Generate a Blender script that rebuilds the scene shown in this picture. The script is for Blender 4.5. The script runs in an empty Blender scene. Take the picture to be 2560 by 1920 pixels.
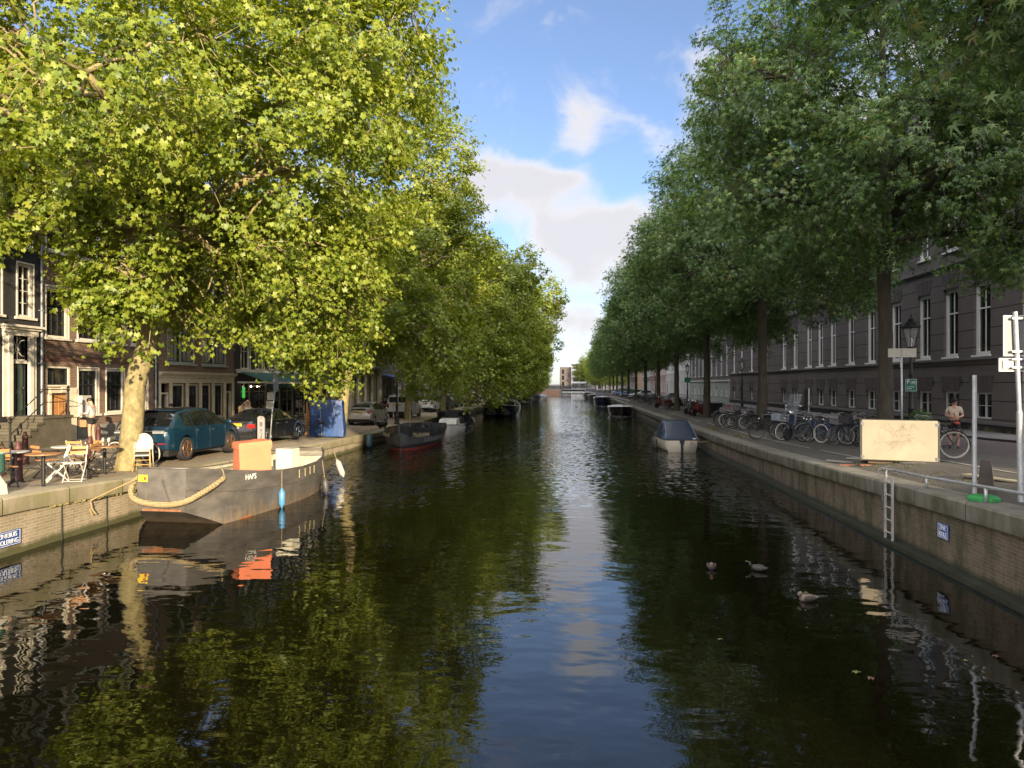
import bpy, bmesh, math, random
import numpy as np
from mathutils import Vector, Matrix, Euler
random.seed(7); RNG = np.random.default_rng(7)
R = math.radians; PI = math.pi
scn = bpy.context.scene
COL = scn.collection

# ---------------------------------------------------------------- camera
CAMZ = 3.45; FPX = 1800.0; YAW = math.atan(149/1800)
cam_d = bpy.data.cameras.new('camera'); cam = bpy.data.objects.new('camera', cam_d); COL.objects.link(cam)
cam.location = (0, 0, CAMZ); cam.rotation_euler = (R(90), 0, YAW)
cam_d.sensor_width = 36; cam_d.lens = 36*FPX/2560; cam_d.clip_end = 6000; cam_d.clip_start = 0.1
scn.camera = cam
CS, SN = math.cos(YAW), math.sin(YAW)
def cloud_dir(u, v):
    k = (u-1280)/FPX; z = (961-v)/FPX
    return Vector((k*CS-SN, k*SN+CS, z))

# ---------------------------------------------------------------- light
SUN_EL = R(12.5); SUN_AZ = math.atan2(0.42, -0.907)      # where the sun stands: x 0.42, y -0.91 (behind the camera, to the right)
SUND = Vector((0.42, -0.907, 0)).normalized()
sun_d = bpy.data.lights.new('sun', 'SUN'); sun_o = bpy.data.objects.new('sun', sun_d); COL.objects.link(sun_o)
sun_d.energy = 5.0; sun_d.angle = R(0.5); sun_d.color = (1.0, 0.80, 0.55)
sv = Vector((SUND.x*math.cos(SUN_EL), SUND.y*math.cos(SUN_EL), math.sin(SUN_EL)))
sun_o.rotation_euler = sv.to_track_quat('Z', 'Y').to_euler()
scn.view_settings.view_transform = 'Standard'; scn.view_settings.look = 'None'
scn.view_settings.exposure = 1.3; scn.view_settings.gamma = 1
cy = scn.cycles
cy.use_denoising = True
cy.max_bounces = 6; cy.diffuse_bounces = 3; cy.glossy_bounces = 3; cy.transmission_bounces = 4; cy.transparent_max_bounces = 4
cy.caustics_reflective = False; cy.caustics_refractive = False
cy.sample_clamp_indirect = 6

W = bpy.data.worlds.new('World'); scn.world = W; W.use_nodes = True
nt = W.node_tree; nt.nodes.clear()
def N(t, **k):
    n = nt.nodes.new(t)
    for a, b in k.items(): setattr(n, a, b)
    return n
def L(a, b): nt.links.new(a, b)
def M(op, a, b=None, c=None, clamp=False):
    n = nt.nodes.new('ShaderNodeMath'); n.operation = op; n.use_clamp = clamp
    for i, x in enumerate((a, b, c)):
        if x is None: continue
        if hasattr(x, 'default_value') or hasattr(x, 'links'): nt.links.new(x, n.inputs[i])
        else: n.inputs[i].default_value = x
    return n.outputs[0]
sky = N('ShaderNodeTexSky', sky_type='NISHITA'); sky.sun_disc = False
sky.sun_elevation = SUN_EL; sky.sun_rotation = math.atan2(SUND.x, SUND.y); sky.air_density = 1.0; sky.dust_density = 0.4; sky.ozone_density = 2.2
geo = N('ShaderNodeTexCoord'); sep = N('ShaderNodeSeparateXYZ'); L(geo.outputs['Generated'], sep.inputs[0])
ay = M('MAXIMUM', M('ABSOLUTE', sep.outputs[1]), 0.05)
ca = M('DIVIDE', sep.outputs[0], ay); cb = M('DIVIDE', sep.outputs[2], ay)
comb = N('ShaderNodeCombineXYZ'); L(ca, comb.inputs[0]); L(cb, comb.inputs[1])
# cloud masses: (u, v, half width, half height, weight, tilt)
blobs = [(1225,455,62,42,1.0),(1330,470,125,62,1.15),(1285,415,65,40,.8),(1420,455,60,22,.55),
         (1470,330,40,72,.75),(1430,290,42,48,.45),(1560,205,80,26,.36),(1400,345,34,30,.35),(1640,335,70,44,.75),
         (1480,600,150,60,1.0),(1380,590,90,40,.7),(1560,545,90,50,1.05),(1700,600,150,90,1.2),(1440,700,160,50,.8),
         (1400,800,400,36,.8),(1480,880,700,60,.9),(700,520,240,120,.9),(200,250,260,90,.7),(2150,300,300,130,1.0),(2300,90,260,50,.8),(900,780,300,80,.8),
         (1250,545,70,26,.5)]
acc = None
noi = N('ShaderNodeTexNoise', noise_dimensions='3D'); noi.inputs['Scale'].default_value = 7.5; noi.inputs['Detail'].default_value = 9; noi.inputs['Roughness'].default_value = .58; noi.inputs['Distortion'].default_value = .4
L(comb.outputs[0], noi.inputs['Vector'])
wn = N('ShaderNodeTexNoise'); wn.inputs['Scale'].default_value = 9; wn.inputs['Detail'].default_value = 4; L(comb.outputs[0], wn.inputs['Vector'])
wo = N('ShaderNodeVectorMath', operation='MULTIPLY_ADD'); L(wn.outputs['Color'], wo.inputs[0]); wo.inputs[1].default_value = (.07,.05,0); wo.inputs[2].default_value = (-.035,-.025,0)
wadd = N('ShaderNodeVectorMath', operation='ADD'); L(comb.outputs[0], wadd.inputs[0]); L(wo.outputs[0], wadd.inputs[1])
for (u, v, ru, rv, w) in blobs:
    d = cloud_dir(u, v); cx, cz = d.x/d.y, d.z/d.y
    sb = N('ShaderNodeVectorMath', operation='SUBTRACT'); L(wadd.outputs[0], sb.inputs[0]); sb.inputs[1].default_value = (cx, cz, 0)
    sc_ = N('ShaderNodeVectorMath', operation='MULTIPLY'); L(sb.outputs[0], sc_.inputs[0]); sc_.inputs[1].default_value = (FPX/ru, FPX/rv, 0)
    ln = N('ShaderNodeVectorMath', operation='DOT_PRODUCT'); L(sc_.outputs[0], ln.inputs[0]); L(sc_.outputs[0], ln.inputs[1])
    g = M('MULTIPLY', M('EXPONENT', M('MULTIPLY', ln.outputs['Value'], -0.8)), w)
    acc = g if acc is None else M('ADD', acc, g)
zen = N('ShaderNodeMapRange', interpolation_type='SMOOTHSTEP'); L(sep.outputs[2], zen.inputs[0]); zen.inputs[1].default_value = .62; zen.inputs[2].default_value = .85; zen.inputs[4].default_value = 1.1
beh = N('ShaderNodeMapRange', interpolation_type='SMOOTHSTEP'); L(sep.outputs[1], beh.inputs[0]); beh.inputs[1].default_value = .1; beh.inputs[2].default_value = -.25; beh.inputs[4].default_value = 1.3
hid = M('ADD', zen.outputs[0], beh.outputs[0]); acc = M('ADD', acc, hid)  # extra clouds overhead and behind the camera, added to lift the fill light
dens = M('ADD', acc, M('MULTIPLY', M('SUBTRACT', noi.outputs['Fac'], 0.5), 3.9))
mr = N('ShaderNodeMapRange', interpolation_type='SMOOTHSTEP'); L(dens, mr.inputs[0]); mr.inputs[1].default_value = .12; mr.inputs[2].default_value = 1.25
alpha = M('MULTIPLY', mr.outputs[0], .93)
# grey undersides where the cloud is thick, bright rims
mr2 = N('ShaderNodeMapRange', interpolation_type='SMOOTHSTEP'); L(M('ADD', dens, M('MULTIPLY', M('SUBTRACT', wn.outputs['Fac'], .5), .6)), mr2.inputs[0]); mr2.inputs[1].default_value = .6; mr2.inputs[2].default_value = 1.5
ccol = N('ShaderNodeMix', data_type='RGBA'); L(mr2.outputs[0], ccol.inputs['Factor']); ccol.inputs['A'].default_value = (3.2,3.02,2.92,1); ccol.inputs['B'].default_value = (2.6,2.52,2.62,1)
hs = N('ShaderNodeHueSaturation'); hs.inputs['Saturation'].default_value = .76; hs.inputs['Value'].default_value = 1.0; L(sky.outputs[0], hs.inputs['Color'])
skm = N('ShaderNodeMix', data_type='RGBA', blend_type='MULTIPLY'); skm.inputs['Factor'].default_value = 1; L(hs.outputs[0], skm.inputs['A']); skm.inputs['B'].default_value = (.52,.60,.76,1)
cbr = N('ShaderNodeVectorMath', operation='SCALE'); L(ccol.outputs['Result'], cbr.inputs[0]); L(M('MULTIPLY_ADD', hid, 1.8, 1.0), cbr.inputs['Scale'])  # the added out-of-view clouds are made brighter for more fill
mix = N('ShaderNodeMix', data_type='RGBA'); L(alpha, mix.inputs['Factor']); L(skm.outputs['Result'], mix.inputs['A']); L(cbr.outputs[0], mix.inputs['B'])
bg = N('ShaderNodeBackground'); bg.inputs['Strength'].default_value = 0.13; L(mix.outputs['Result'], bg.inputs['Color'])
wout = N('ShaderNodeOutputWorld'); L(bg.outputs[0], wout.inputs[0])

# ---------------------------------------------------------------- materials
MATS = {}
def newmat(name):
    m = bpy.data.materials.new(name); m.use_nodes = True; t = m.node_tree; t.nodes.clear()
    out = t.nodes.new('ShaderNodeOutputMaterial'); b = t.nodes.new('ShaderNodeBsdfPrincipled'); t.links.new(b.outputs[0], out.inputs[0])
    MATS[name] = m
    return m, t, b, out
def c4(c): return (c[0], c[1], c[2], 1)
def mat(name, col, rough=.6, metal=0, var=.15, scale=3.0, bump=0, bscale=40, spec=.5, coat=0, alpha=None, col2=None, stretch=None):
    """plain surface with uneven tone: base colour varied by noise, optional bump"""
    if name in MATS: return MATS[name]
    m, t, b, out = newmat(name)
    b.inputs['Roughness'].default_value = rough; b.inputs['Metallic'].default_value = metal
    b.inputs['Specular IOR Level'].default_value = spec; b.inputs['Coat Weight'].default_value = coat; b.inputs['Coat Roughness'].default_value = .05
    tc = t.nodes.new('ShaderNodeTexCoord'); vec = tc.outputs['Object']
    if stretch:
        mp = t.nodes.new('ShaderNodeMapping'); mp.inputs['Scale'].default_value = stretch; t.links.new(vec, mp.inputs[0]); vec = mp.outputs[0]
    n = t.nodes.new('ShaderNodeTexNoise'); n.inputs['Scale'].default_value = scale; n.inputs['Detail'].default_value = 6; n.inputs['Roughness'].default_value = .65
    t.links.new(vec, n.inputs['Vector'])
    mx = t.nodes.new('ShaderNodeMix'); mx.data_type = 'RGBA'
    mr = t.nodes.new('ShaderNodeMapRange'); mr.inputs[1].default_value = .3; mr.inputs[2].default_value = .7; t.links.new(n.outputs['Fac'], mr.inputs[0])
    t.links.new(mr.outputs[0], mx.inputs['Factor'])
    c2 = col2 if col2 else [min(1, x*(1+var)) for x in col]; c1 = col if col2 else [x*(1-var) for x in col]
    mx.inputs['A'].default_value = c4(c1); mx.inputs['B'].default_value = c4(c2)
    t.links.new(mx.outputs['Result'], b.inputs['Base Color'])
    if bump:
        n2 = t.nodes.new('ShaderNodeTexNoise'); n2.inputs['Scale'].default_value = bscale; n2.inputs['Detail'].default_value = 4; t.links.new(vec, n2.inputs['Vector'])
        bp = t.nodes.new('ShaderNodeBump'); bp.inputs['Strength'].default_value = bump; bp.inputs['Distance'].default_value = .02
        t.links.new(n2.outputs['Fac'], bp.inputs['Height']); t.links.new(bp.outputs[0], b.inputs['Normal'])
    if alpha is not None:
        b.inputs['Alpha'].default_value = alpha
    return m
def brick(name, c1, c2, mortar, bw=.22, bh=.066, axes='xz', stain=.35, staincol=(.05,.05,.03), msize=.012, rough=.85, top_dark=None, offset=.5):
    """brickwork laid out in metres on the object's own axes, with weathering blotches"""
    if name in MATS: return MATS[name]
    m, t, b, out = newmat(name)
    tc = t.nodes.new('ShaderNodeTexCoord'); sp = t.nodes.new('ShaderNodeSeparateXYZ'); t.links.new(tc.outputs['Object'], sp.inputs[0])
    cb_ = t.nodes.new('ShaderNodeCombineXYZ'); ix = {'x':0,'y':1,'z':2}
    t.links.new(sp.outputs[ix[axes[0]]], cb_.inputs[0]); t.links.new(sp.outputs[ix[axes[1]]], cb_.inputs[1])
    br = t.nodes.new('ShaderNodeTexBrick'); br.inputs['Scale'].default_value = 1; br.inputs['Brick Width'].default_value = bw; br.inputs['Row Height'].default_value = bh
    br.inputs['Mortar Size'].default_value = msize; br.inputs['Mortar Smooth'].default_value = .3; br.offset = offset; br.inputs['Bias'].default_value = 0
    br.inputs['Color1'].default_value = c4(c1); br.inputs['Color2'].default_value = c4(c2); br.inputs['Mortar'].default_value = c4(mortar)
    t.links.new(cb_.outputs[0], br.inputs['Vector'])
    n = t.nodes.new('ShaderNodeTexNoise'); n.inputs['Scale'].default_value = .7; n.inputs['Detail'].default_value = 8; n.inputs['Roughness'].default_value = .7
    mp = t.nodes.new('ShaderNodeMapping'); mp.inputs['Scale'].default_value = (1,1,.5); t.links.new(tc.outputs['Object'], mp.inputs[0]); t.links.new(mp.outputs[0], n.inputs['Vector'])
    mr = t.nodes.new('ShaderNodeMapRange'); mr.inputs[1].default_value = .45; mr.inputs[2].default_value = .72; mr.inputs[4].default_value = stain; t.links.new(n.outputs['Fac'], mr.inputs[0])
    mx = t.nodes.new('ShaderNodeMix'); mx.data_type = 'RGBA'; t.links.new(mr.outputs[0], mx.inputs['Factor']); t.links.new(br.outputs['Color'], mx.inputs['A']); mx.inputs['B'].default_value = c4(staincol)
    t.links.new(mx.outputs['Result'], b.inputs['Base Color']); b.inputs['Roughness'].default_value = rough
    bp = t.nodes.new('ShaderNodeBump'); bp.inputs['Strength'].default_value = .5; bp.inputs['Distance'].default_value = .008; bp.invert = True
    t.links.new(br.outputs['Fac'], bp.inputs['Height']); t.links.new(bp.outputs[0], b.inputs['Normal'])
    return m
WHITE = mat('white_paint', (.62,.58,.48), .5, var=.12)
WHITE2 = mat('cool_white_paint', (.62,.62,.60), .5, var=.1)
CREAM = mat('cream_paint', (.60,.53,.38), .55, var=.15)
BLACKP = mat('black_paint', (.018,.019,.02), .35, var=.2)
DGREEN = mat('dark_green_paint', (.012,.03,.025), .3)
GLASS = mat('window_glass', (.012,.013,.014), .04, var=.3, spec=.7)
CURT = mat('curtain_glass', (.10,.10,.095), .08, var=.3, scale=2, spec=.6, stretch=(9,9,.2))
STEEL = mat('galvanised_steel', (.42,.43,.43), .5, .55, var=.2, scale=8)
IRON = mat('black_iron', (.015,.015,.016), .45, .2)
RUBBER = mat('tyre_rubber', (.02,.02,.02), .8, bump=.2)
STONE = mat('grey_stone', (.20,.19,.165), .85, var=.25, scale=2.5, bump=.3)
DSTONE = mat('dark_stone', (.05,.048,.045), .8, var=.3)
CHROME = mat('chrome', (.6,.6,.6), .2, 1)
WOOD = mat('orange_wood', (.42,.20,.07), .5, var=.25, scale=2, stretch=(1,14,14))
def ledmat(name, col, st):
    if name in MATS: return MATS[name]
    m, t, b, out = newmat(name); b.inputs['Base Color'].default_value = c4(col); b.inputs['Emission Color'].default_value = c4(col); b.inputs['Emission Strength'].default_value = st
    return m

# ---------------------------------------------------------------- mesh helpers
class MB:
    def __init__(s): s.v = []; s.f = []
    def add(s, vs, fs):
        o = len(s.v); s.v += [tuple(p) for p in vs]; s.f += [tuple(i+o for i in f) for f in fs]; return s
    def box(s, x0, x1, y0, y1, z0, z1, M_=None):
        vs = [Vector(p) for p in ((x0,y0,z0),(x1,y0,z0),(x1,y1,z0),(x0,y1,z0),(x0,y0,z1),(x1,y0,z1),(x1,y1,z1),(x0,y1,z1))]
        if M_ is not None: vs = [M_@p for p in vs]
        return s.add(vs, [(0,3,2,1),(4,5,6,7),(0,1,5,4),(1,2,6,5),(2,3,7,6),(3,0,4,7)])
    def bar(s, a, b, w, h):
        """rectangular bar from a to b, w across (horizontal), h the other way"""
        a = Vector(a); b = Vector(b); d = (b-a).normalized(); up = Vector((0,0,1))
        if abs(d.z) > .95: up = Vector((0,1,0))
        sx = d.cross(up).normalized(); sy = sx.cross(d)
        vs = []
        for p in (a, b):
            for i, j in ((-1,-1),(1,-1),(1,1),(-1,1)): vs.append(p+sx*w/2*i+sy*h/2*j)
        return s.add(vs, [(0,1,2,3),(7,6,5,4),(0,4,5,1),(1,5,6,2),(2,6,7,3),(3,7,4,0)])
    def tube(s, pts, r, n=8, cap=True):
        pts = [Vector(p) for p in pts]; rs = r if isinstance(r, (list, tuple)) else [r]*len(pts)
        vs = []; fs = []; ref = None
        for i, p in enumerate(pts):
            d = (pts[min(i+1, len(pts)-1)]-pts[max(i-1, 0)])
            d = d.normalized() if d.length > 1e-9 else Vector((0,0,1))
            if ref is None: ref = Vector((1,0,0)) if abs(d.x) < .8 else Vector((0,1,0))
            a = (ref-d*ref.dot(d)).normalized(); b = d.cross(a); ref = a
            for k in range(n):
                th = 2*PI*k/n; vs.append(p+a*math.cos(th)*rs[i]+b*math.sin(th)*rs[i])
        for i in range(len(pts)-1):
            for k in range(n): fs.append((i*n+k, i*n+(k+1)%n, (i+1)*n+(k+1)%n, (i+1)*n+k))
        if cap: fs.append(tuple(range(n))[::-1]); fs.append(tuple((len(pts)-1)*n+k for k in range(n)))
        return s.add(vs, fs)
    def lathe(s, prof, n=16, c=(0,0,0), axis='z', M_=None):
        """profile [(r, h), ...] turned round an axis"""
        vs = []; fs = []
        for (r, h) in prof:
            for k in range(n):
                th = 2*PI*k/n; x, y = r*math.cos(th), r*math.sin(th)
                p = {'z': (x, y, h), 'y': (x, h, y), 'x': (h, x, y)}[axis]
                p = Vector(p)+Vector(c); vs.append(M_@p if M_ is not None else p)
        m = len(prof)
        for i in range(m-1):
            for k in range(n): fs.append((i*n+k, i*n+(k+1)%n, (i+1)*n+(k+1)%n, (i+1)*n+k))
        fs.append(tuple(range(n))[::-1]); fs.append(tuple((m-1)*n+k for k in range(n)))
        return s.add(vs, fs)
    def ring(s, R_, r, c=(0,0,0), axis='y', n=24, m=6, M_=None, a0=0, a1=2*PI):
        full = abs(a1-a0-2*PI) < 1e-6; vs = []; fs = []; cnt = n if full else n+1
        for i in range(cnt):
            th = a0+(a1-a0)*i/n
            for j in range(m):
                ph = 2*PI*j/m; rr = R_+r*math.cos(ph); h = r*math.sin(ph); x, y = rr*math.cos(th), rr*math.sin(th)
                p = {'z': (x, y, h), 'y': (x, h, y), 'x': (h, x, y)}[axis]; p = Vector(p)+Vector(c)
                vs.append(M_@p if M_ is not None else p)
        for i in range(n):
            i2 = (i+1) % cnt
            for j in range(m): fs.append((i*m+j, i*m+(j+1)%m, i2*m+(j+1)%m, i2*m+j))
        return s.add(vs, fs)
    def prism(s, poly, h0, h1, axis='z', M_=None):
        """polygon [(a, b)] pushed out along an axis from h0 to h1"""
        def P(a, b, h): 
            p = {'z': (a, b, h), 'y': (a, h, b), 'x': (h, a, b)}[axis]; p = Vector(p)
            return M_@p if M_ is not None else p
        n = len(poly); vs = [P(a, b, h0) for a, b in poly]+[P(a, b, h1) for a, b in poly]
        fs = [tuple(range(n))[::-1], tuple(range(n, 2*n))]+[(i, (i+1)%n, n+(i+1)%n, n+i) for i in range(n)]
        return s.add(vs, fs)
    def grid(s, P):
        """P[i][j] points -> quads"""
        m, n = len(P), len(P[0]); vs = [p for row in P for p in row]
        return s.add(vs, [(i*n+j, i*n+j+1, (i+1)*n+j+1, (i+1)*n+j) for i in range(m-1) for j in range(n-1)])
    def ellip(s, c, r, n=12, m=8, M_=None):
        prof = [(max(1e-3, math.sin(PI*i/m)), -math.cos(PI*i/m)) for i in range(m+1)]
        vs = []; fs = []
        for (a, h) in prof:
            for k in range(n):
                th = 2*PI*k/n; p = Vector((c[0]+r[0]*a*math.cos(th), c[1]+r[1]*a*math.sin(th), c[2]+r[2]*h)); vs.append(M_@p if M_ is not None else p)
        for i in range(m):
            for k in range(n): fs.append((i*n+k, i*n+(k+1)%n, (i+1)*n+(k+1)%n, (i+1)*n+k))
        return s.add(vs, fs)
    def build(s, name, material=None, parent=None, smooth=False, auto=None):
        me = bpy.data.meshes.new(name); me.from_pydata([tuple(p) for p in s.v], [], s.f)
        bm = bmesh.new(); bm.from_mesh(me); bmesh.ops.recalc_face_normals(bm, faces=bm.faces); bm.to_mesh(me); bm.free()
        if material is not None: me.materials.append(material)
        o = bpy.data.objects.new(name, me); COL.objects.link(o)
        if parent is not None: o.parent = parent
        if smooth:
            me.polygons.foreach_set('use_smooth', [True]*len(me.polygons))
            if auto: me.set_sharp_from_angle(angle=R(auto))
        me.update(); return o
def tag(o, label=None, cat=None, group=None, kind=None):
    if label: o['label'] = label
    if cat: o['category'] = cat
    if group: o['group'] = group
    if kind: o['kind'] = kind
    return o
def thing(name, label, cat, loc=(0,0,0), rz=0, group=None):
    o = bpy.data.objects.new(name, None); COL.objects.link(o); o.location = loc; o.rotation_euler = (0,0,rz); o.empty_display_size = .2
    return tag(o, label, cat, group)
def kids(o): return list(o.children)
def copy_tree(o, loc=None, rz=None, label=None, group=None, parent=None, scale=None, rot=None, matmap=None):
    c = o.copy(); COL.objects.link(c)
    if parent is not None: c.parent = parent
    if matmap and c.type == 'MESH' and c.data.materials and c.data.materials[0].name in matmap:
        c.data = c.data.copy(); c.data.materials[0] = matmap[c.data.materials[0].name]
    for ch in kids(o): copy_tree(ch, parent=c, matmap=matmap)
    if loc is not None: c.location = loc
    if rz is not None: c.rotation_euler = (0,0,rz)
    if rot is not None: c.rotation_euler = rot
    if scale is not None: c.scale = (scale,)*3 if not isinstance(scale, tuple) else scale
    if label: c['label'] = label
    if group: c['group'] = group
    return c
def text_mesh(body, size, material, parent, name='lettering', M_=None, depth=.004, shear=0, name_font=None, xs=1.0):
    cu = bpy.data.curves.new('t', 'FONT'); cu.body = body; cu.size = size; cu.extrude = depth; cu.align_x = 'CENTER'; cu.align_y = 'CENTER'; cu.shear = shear
    to = bpy.data.objects.new('t', cu); COL.objects.link(to); dg = bpy.context.evaluated_depsgraph_get(); dg.update()
    me = bpy.data.meshes.new_from_object(to.evaluated_get(dg)); bpy.data.objects.remove(to)
    me.name = name; me.materials.clear(); me.materials.append(material)
    me.transform((M_ if M_ is not None else Matrix())@Matrix.Diagonal((xs,1,1,1)))
    o = bpy.data.objects.new(name, me); COL.objects.link(o); o.parent = parent
    return o

# ---------------------------------------------------------------- levels of the two banks
def lerp(y, tab):
    if y <= tab[0][0]: return tab[0][1]
    for (a, b), (c, d) in zip(tab, tab[1:]):
        if y <= c: return b+(d-b)*(y-a)/(c-a)
    return tab[-1][1]
XL, XR = -11.25, 7.0
ZLQ = [(8,1.25),(14,1.18),(18.4,1.01),(24,.9),(32,.8),(40,.66),(60,.68),(200,.75)]
ZLF = [(14,1.2),(30,1.14),(45,.98),(60,.9),(200,.9)]
ZRQ = [(8,1.5),(12,1.40),(17,1.27),(22,1.14),(30,1.0),(35,.95),(70,.87),(200,.87)]
ZRF = [(8,1.6),(14,1.5),(20,1.4),(26,1.22),(32,1.08),(45,1.05),(200,1.0)]
def gz(x, y):
    """height of the street at x, y"""
    if x < 0:
        a, b = lerp(y, ZLQ), lerp(y, ZLF); t = min(1, max(0, (XL-x)/8.75)); return a+(b-a)*t
    a, b = lerp(y, ZRQ), lerp(y, ZRF); t = min(1, max(0, (x-XR-.5)/1.7)); return a+(b-a)*t
# ---------------------------------------------------------------- ground, quays, water
YS = [-80,-30,0,8,12,14,17,18.4,22,24,28,32,35,40,45,50,60,70,80,100,120,140,160,180,200,207]
def paving(name, c1, c2, mortar, bw, bh, dirt=(.06,.055,.03)):
    m = brick(name, c1, c2, mortar, bw, bh, 'yx', stain=.55, staincol=dirt, msize=.008, rough=.85)
    return m
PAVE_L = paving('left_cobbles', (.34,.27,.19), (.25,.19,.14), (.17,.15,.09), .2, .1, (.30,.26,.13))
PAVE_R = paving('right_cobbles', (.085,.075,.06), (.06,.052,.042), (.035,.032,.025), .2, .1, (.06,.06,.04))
SOIL = mat('soil', (.07,.06,.045), .95, var=.3, scale=1, bump=.3, bscale=6)
CONC = mat('pale_slab', (.28,.26,.22), .85, var=.2, scale=2, bump=.2)
g = MB(); rows = []
for y in YS:
    zl, zr = [lerp(y, t) for t in (ZLQ, ZRQ)]
    row = [(-1500,y,.9),(-60,y,.9),(-20.5,y,lerp(y,ZLF)-.03),(XL-.3,y,zl-.03),(XL-.3,y,-2.2),(XR+.3,y,-2.2),(XR+.3,y,zr-.03),(20.5,y,lerp(y,ZRF)-.03),(60,y,1),(1500,y,1)]
    rows.append(row)
last = [list(p) for p in rows[-1]]
for yy in (460,):
    rows.append([(p[0],yy,p[2]) for p in last])
rows.append([(p[0],470,.9) for p in last]); rows.append([(p[0],3500,.9) for p in last])
g.grid(rows); tag(g.build('ground', SOIL), kind='structure')
def sheet(name, m, xs, dz, y0=-30, y1=208):
    b = MB(); ys = [y for y in YS if y0 < y < y1]; ys = [y0]+ys+[y1]
    b.grid([[(x, y, gz(x, y)+dz) for x in xs] for y in ys]); return tag(b.build(name, m), kind='structure')
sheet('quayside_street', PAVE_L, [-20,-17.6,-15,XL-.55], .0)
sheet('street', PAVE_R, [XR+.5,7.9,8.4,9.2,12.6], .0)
ASPH = brick('clinker_road', (.085,.06,.055), (.06,.045,.042), (.035,.03,.028), .2, .07, 'xy', stain=.3, staincol=(.05,.045,.045), msize=.006)
sheet('road', ASPH, [12.6,17.4], .004)
PAVT = brick('paving_tiles', (.12,.115,.11), (.10,.098,.095), (.05,.05,.045), .3, .3, 'yx', stain=.3, msize=.008)
b = MB()
for ya, yb in zip(YS, YS[1:]):
    if ya < -30 or yb > 207: continue
    vs = [(17.4,ya,gz(17.4,ya)),(17.4,ya,gz(17.4,ya)+.1),(20,ya,gz(20,ya)+.1),(17.4,yb,gz(17.4,yb)),(17.4,yb,gz(17.4,yb)+.1),(20,yb,gz(20,yb)+.1)]
    b.add(vs, [(0,3,4,1),(1,4,5,2)])
tag(b.build('pavement', PAVT), kind='structure')
b = MB()
for ya, yb in zip(YS, YS[1:]):
    if ya < -30 or yb > 207: continue
    vs = [(-17.7,ya,gz(-17.7,ya)),(-17.7,ya,gz(-17.7,ya)+.07),(-20,ya,gz(-20,ya)+.07),(-17.7,yb,gz(-17.7,yb)),(-17.7,yb,gz(-17.7,yb)+.07),(-20,yb,gz(-20,yb)+.07)]
    b.add(vs, [(0,1,4,3),(1,2,5,4)])
tag(b.build('pavement', mat('yellow_grey_flags', (.19,.165,.12), .85, var=.25, scale=3, bump=.3, bscale=8)), kind='structure')
# parking line on the right quay and gutter lines on the left street
b = MB()
for y0, y1, x in ((21.0,25.5,8.5),(26.5,46,8.5),(48,62,8.4),(14,20.5,9.9)):
    n = 8
    b.grid([[(x-.05, y0+(y1-y0)*i/n, gz(x, y0+(y1-y0)*i/n)+.012),(x+.05, y0+(y1-y0)*i/n, gz(x, y0+(y1-y0)*i/n)+.012)] for i in range(n+1)])
b.grid([[(8.6+3.0*i/6, 19.6-.5*i/6-.05, gz(9, 19.6)+.014),(8.6+3.0*i/6, 19.6-.5*i/6+.05, gz(9,19.6)+.014)] for i in range(7)])
tag(b.build('road_markings', mat('worn_white_line', (.28,.27,.24), .8, var=.4, scale=6)), kind='structure')

def quaymat(name, c1, c2, mortar, moss, mossamt, low):
    """quay brick: courses along y, moss and dark runs below the coping, slimy band at the water"""
    m = brick(name, c1, c2, mortar, .21, .065, 'yz', stain=.4, staincol=moss, msize=.009)
    t = m.node_tree; b = [n for n in t.nodes if n.type == 'BSDF_PRINCIPLED'][0]; src = b.inputs['Base Color'].links[0].from_socket
    tc = t.nodes.new('ShaderNodeTexCoord'); mp = t.nodes.new('ShaderNodeMapping'); mp.inputs['Scale'].default_value = (1.5,1.5,.42); t.links.new(tc.outputs['Object'], mp.inputs[0])
    n = t.nodes.new('ShaderNodeTexNoise'); n.inputs['Scale'].default_value = 1.2; n.inputs['Detail'].default_value = 7; n.inputs['Roughness'].default_value = .7; t.links.new(mp.outputs[0], n.inputs['Vector'])
    mr = t.nodes.new('ShaderNodeMapRange'); mr.inputs[1].default_value = .46; mr.inputs[2].default_value = .62; mr.inputs[4].default_value = mossamt; t.links.new(n.outputs['Fac'], mr.inputs[0])
    mx = t.nodes.new('ShaderNodeMix'); mx.data_type = 'RGBA'; t.links.new(mr.outputs[0], mx.inputs['Factor']); t.links.new(src, mx.inputs['A']); mx.inputs['B'].default_value = c4(moss)
    sp = t.nodes.new('ShaderNodeSeparateXYZ'); t.links.new(tc.outputs['Object'], sp.inputs[0])
    ad = t.nodes.new('ShaderNodeMath'); ad.operation = 'MULTIPLY_ADD'; t.links.new(n.outputs['Fac'], ad.inputs[0]); ad.inputs[1].default_value = -.25; t.links.new(sp.outputs[2], ad.inputs[2])
    mr2 = t.nodes.new('ShaderNodeMapRange'); mr2.inputs[1].default_value = -.02; mr2.inputs[2].default_value = .1; mr2.inputs[3].default_value = 1; mr2.inputs[4].default_value = 0; t.links.new(ad.outputs[0], mr2.inputs[0])
    mx2 = t.nodes.new('ShaderNodeMix'); mx2.data_type = 'RGBA'; t.links.new(mr2.outputs[0], mx2.inputs['Factor']); t.links.new(mx.outputs['Result'], mx2.inputs['A']); mx2.inputs['B'].default_value = c4(low)
    t.links.new(mx2.outputs['Result'], b.inputs['Base Color'])
    return m
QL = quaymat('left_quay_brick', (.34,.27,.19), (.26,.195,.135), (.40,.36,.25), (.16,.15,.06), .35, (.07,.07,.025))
QR = quaymat('right_quay_brick', (.135,.10,.07), (.09,.065,.045), (.14,.12,.08), (.035,.036,.012), .92, (.02,.024,.012))
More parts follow.
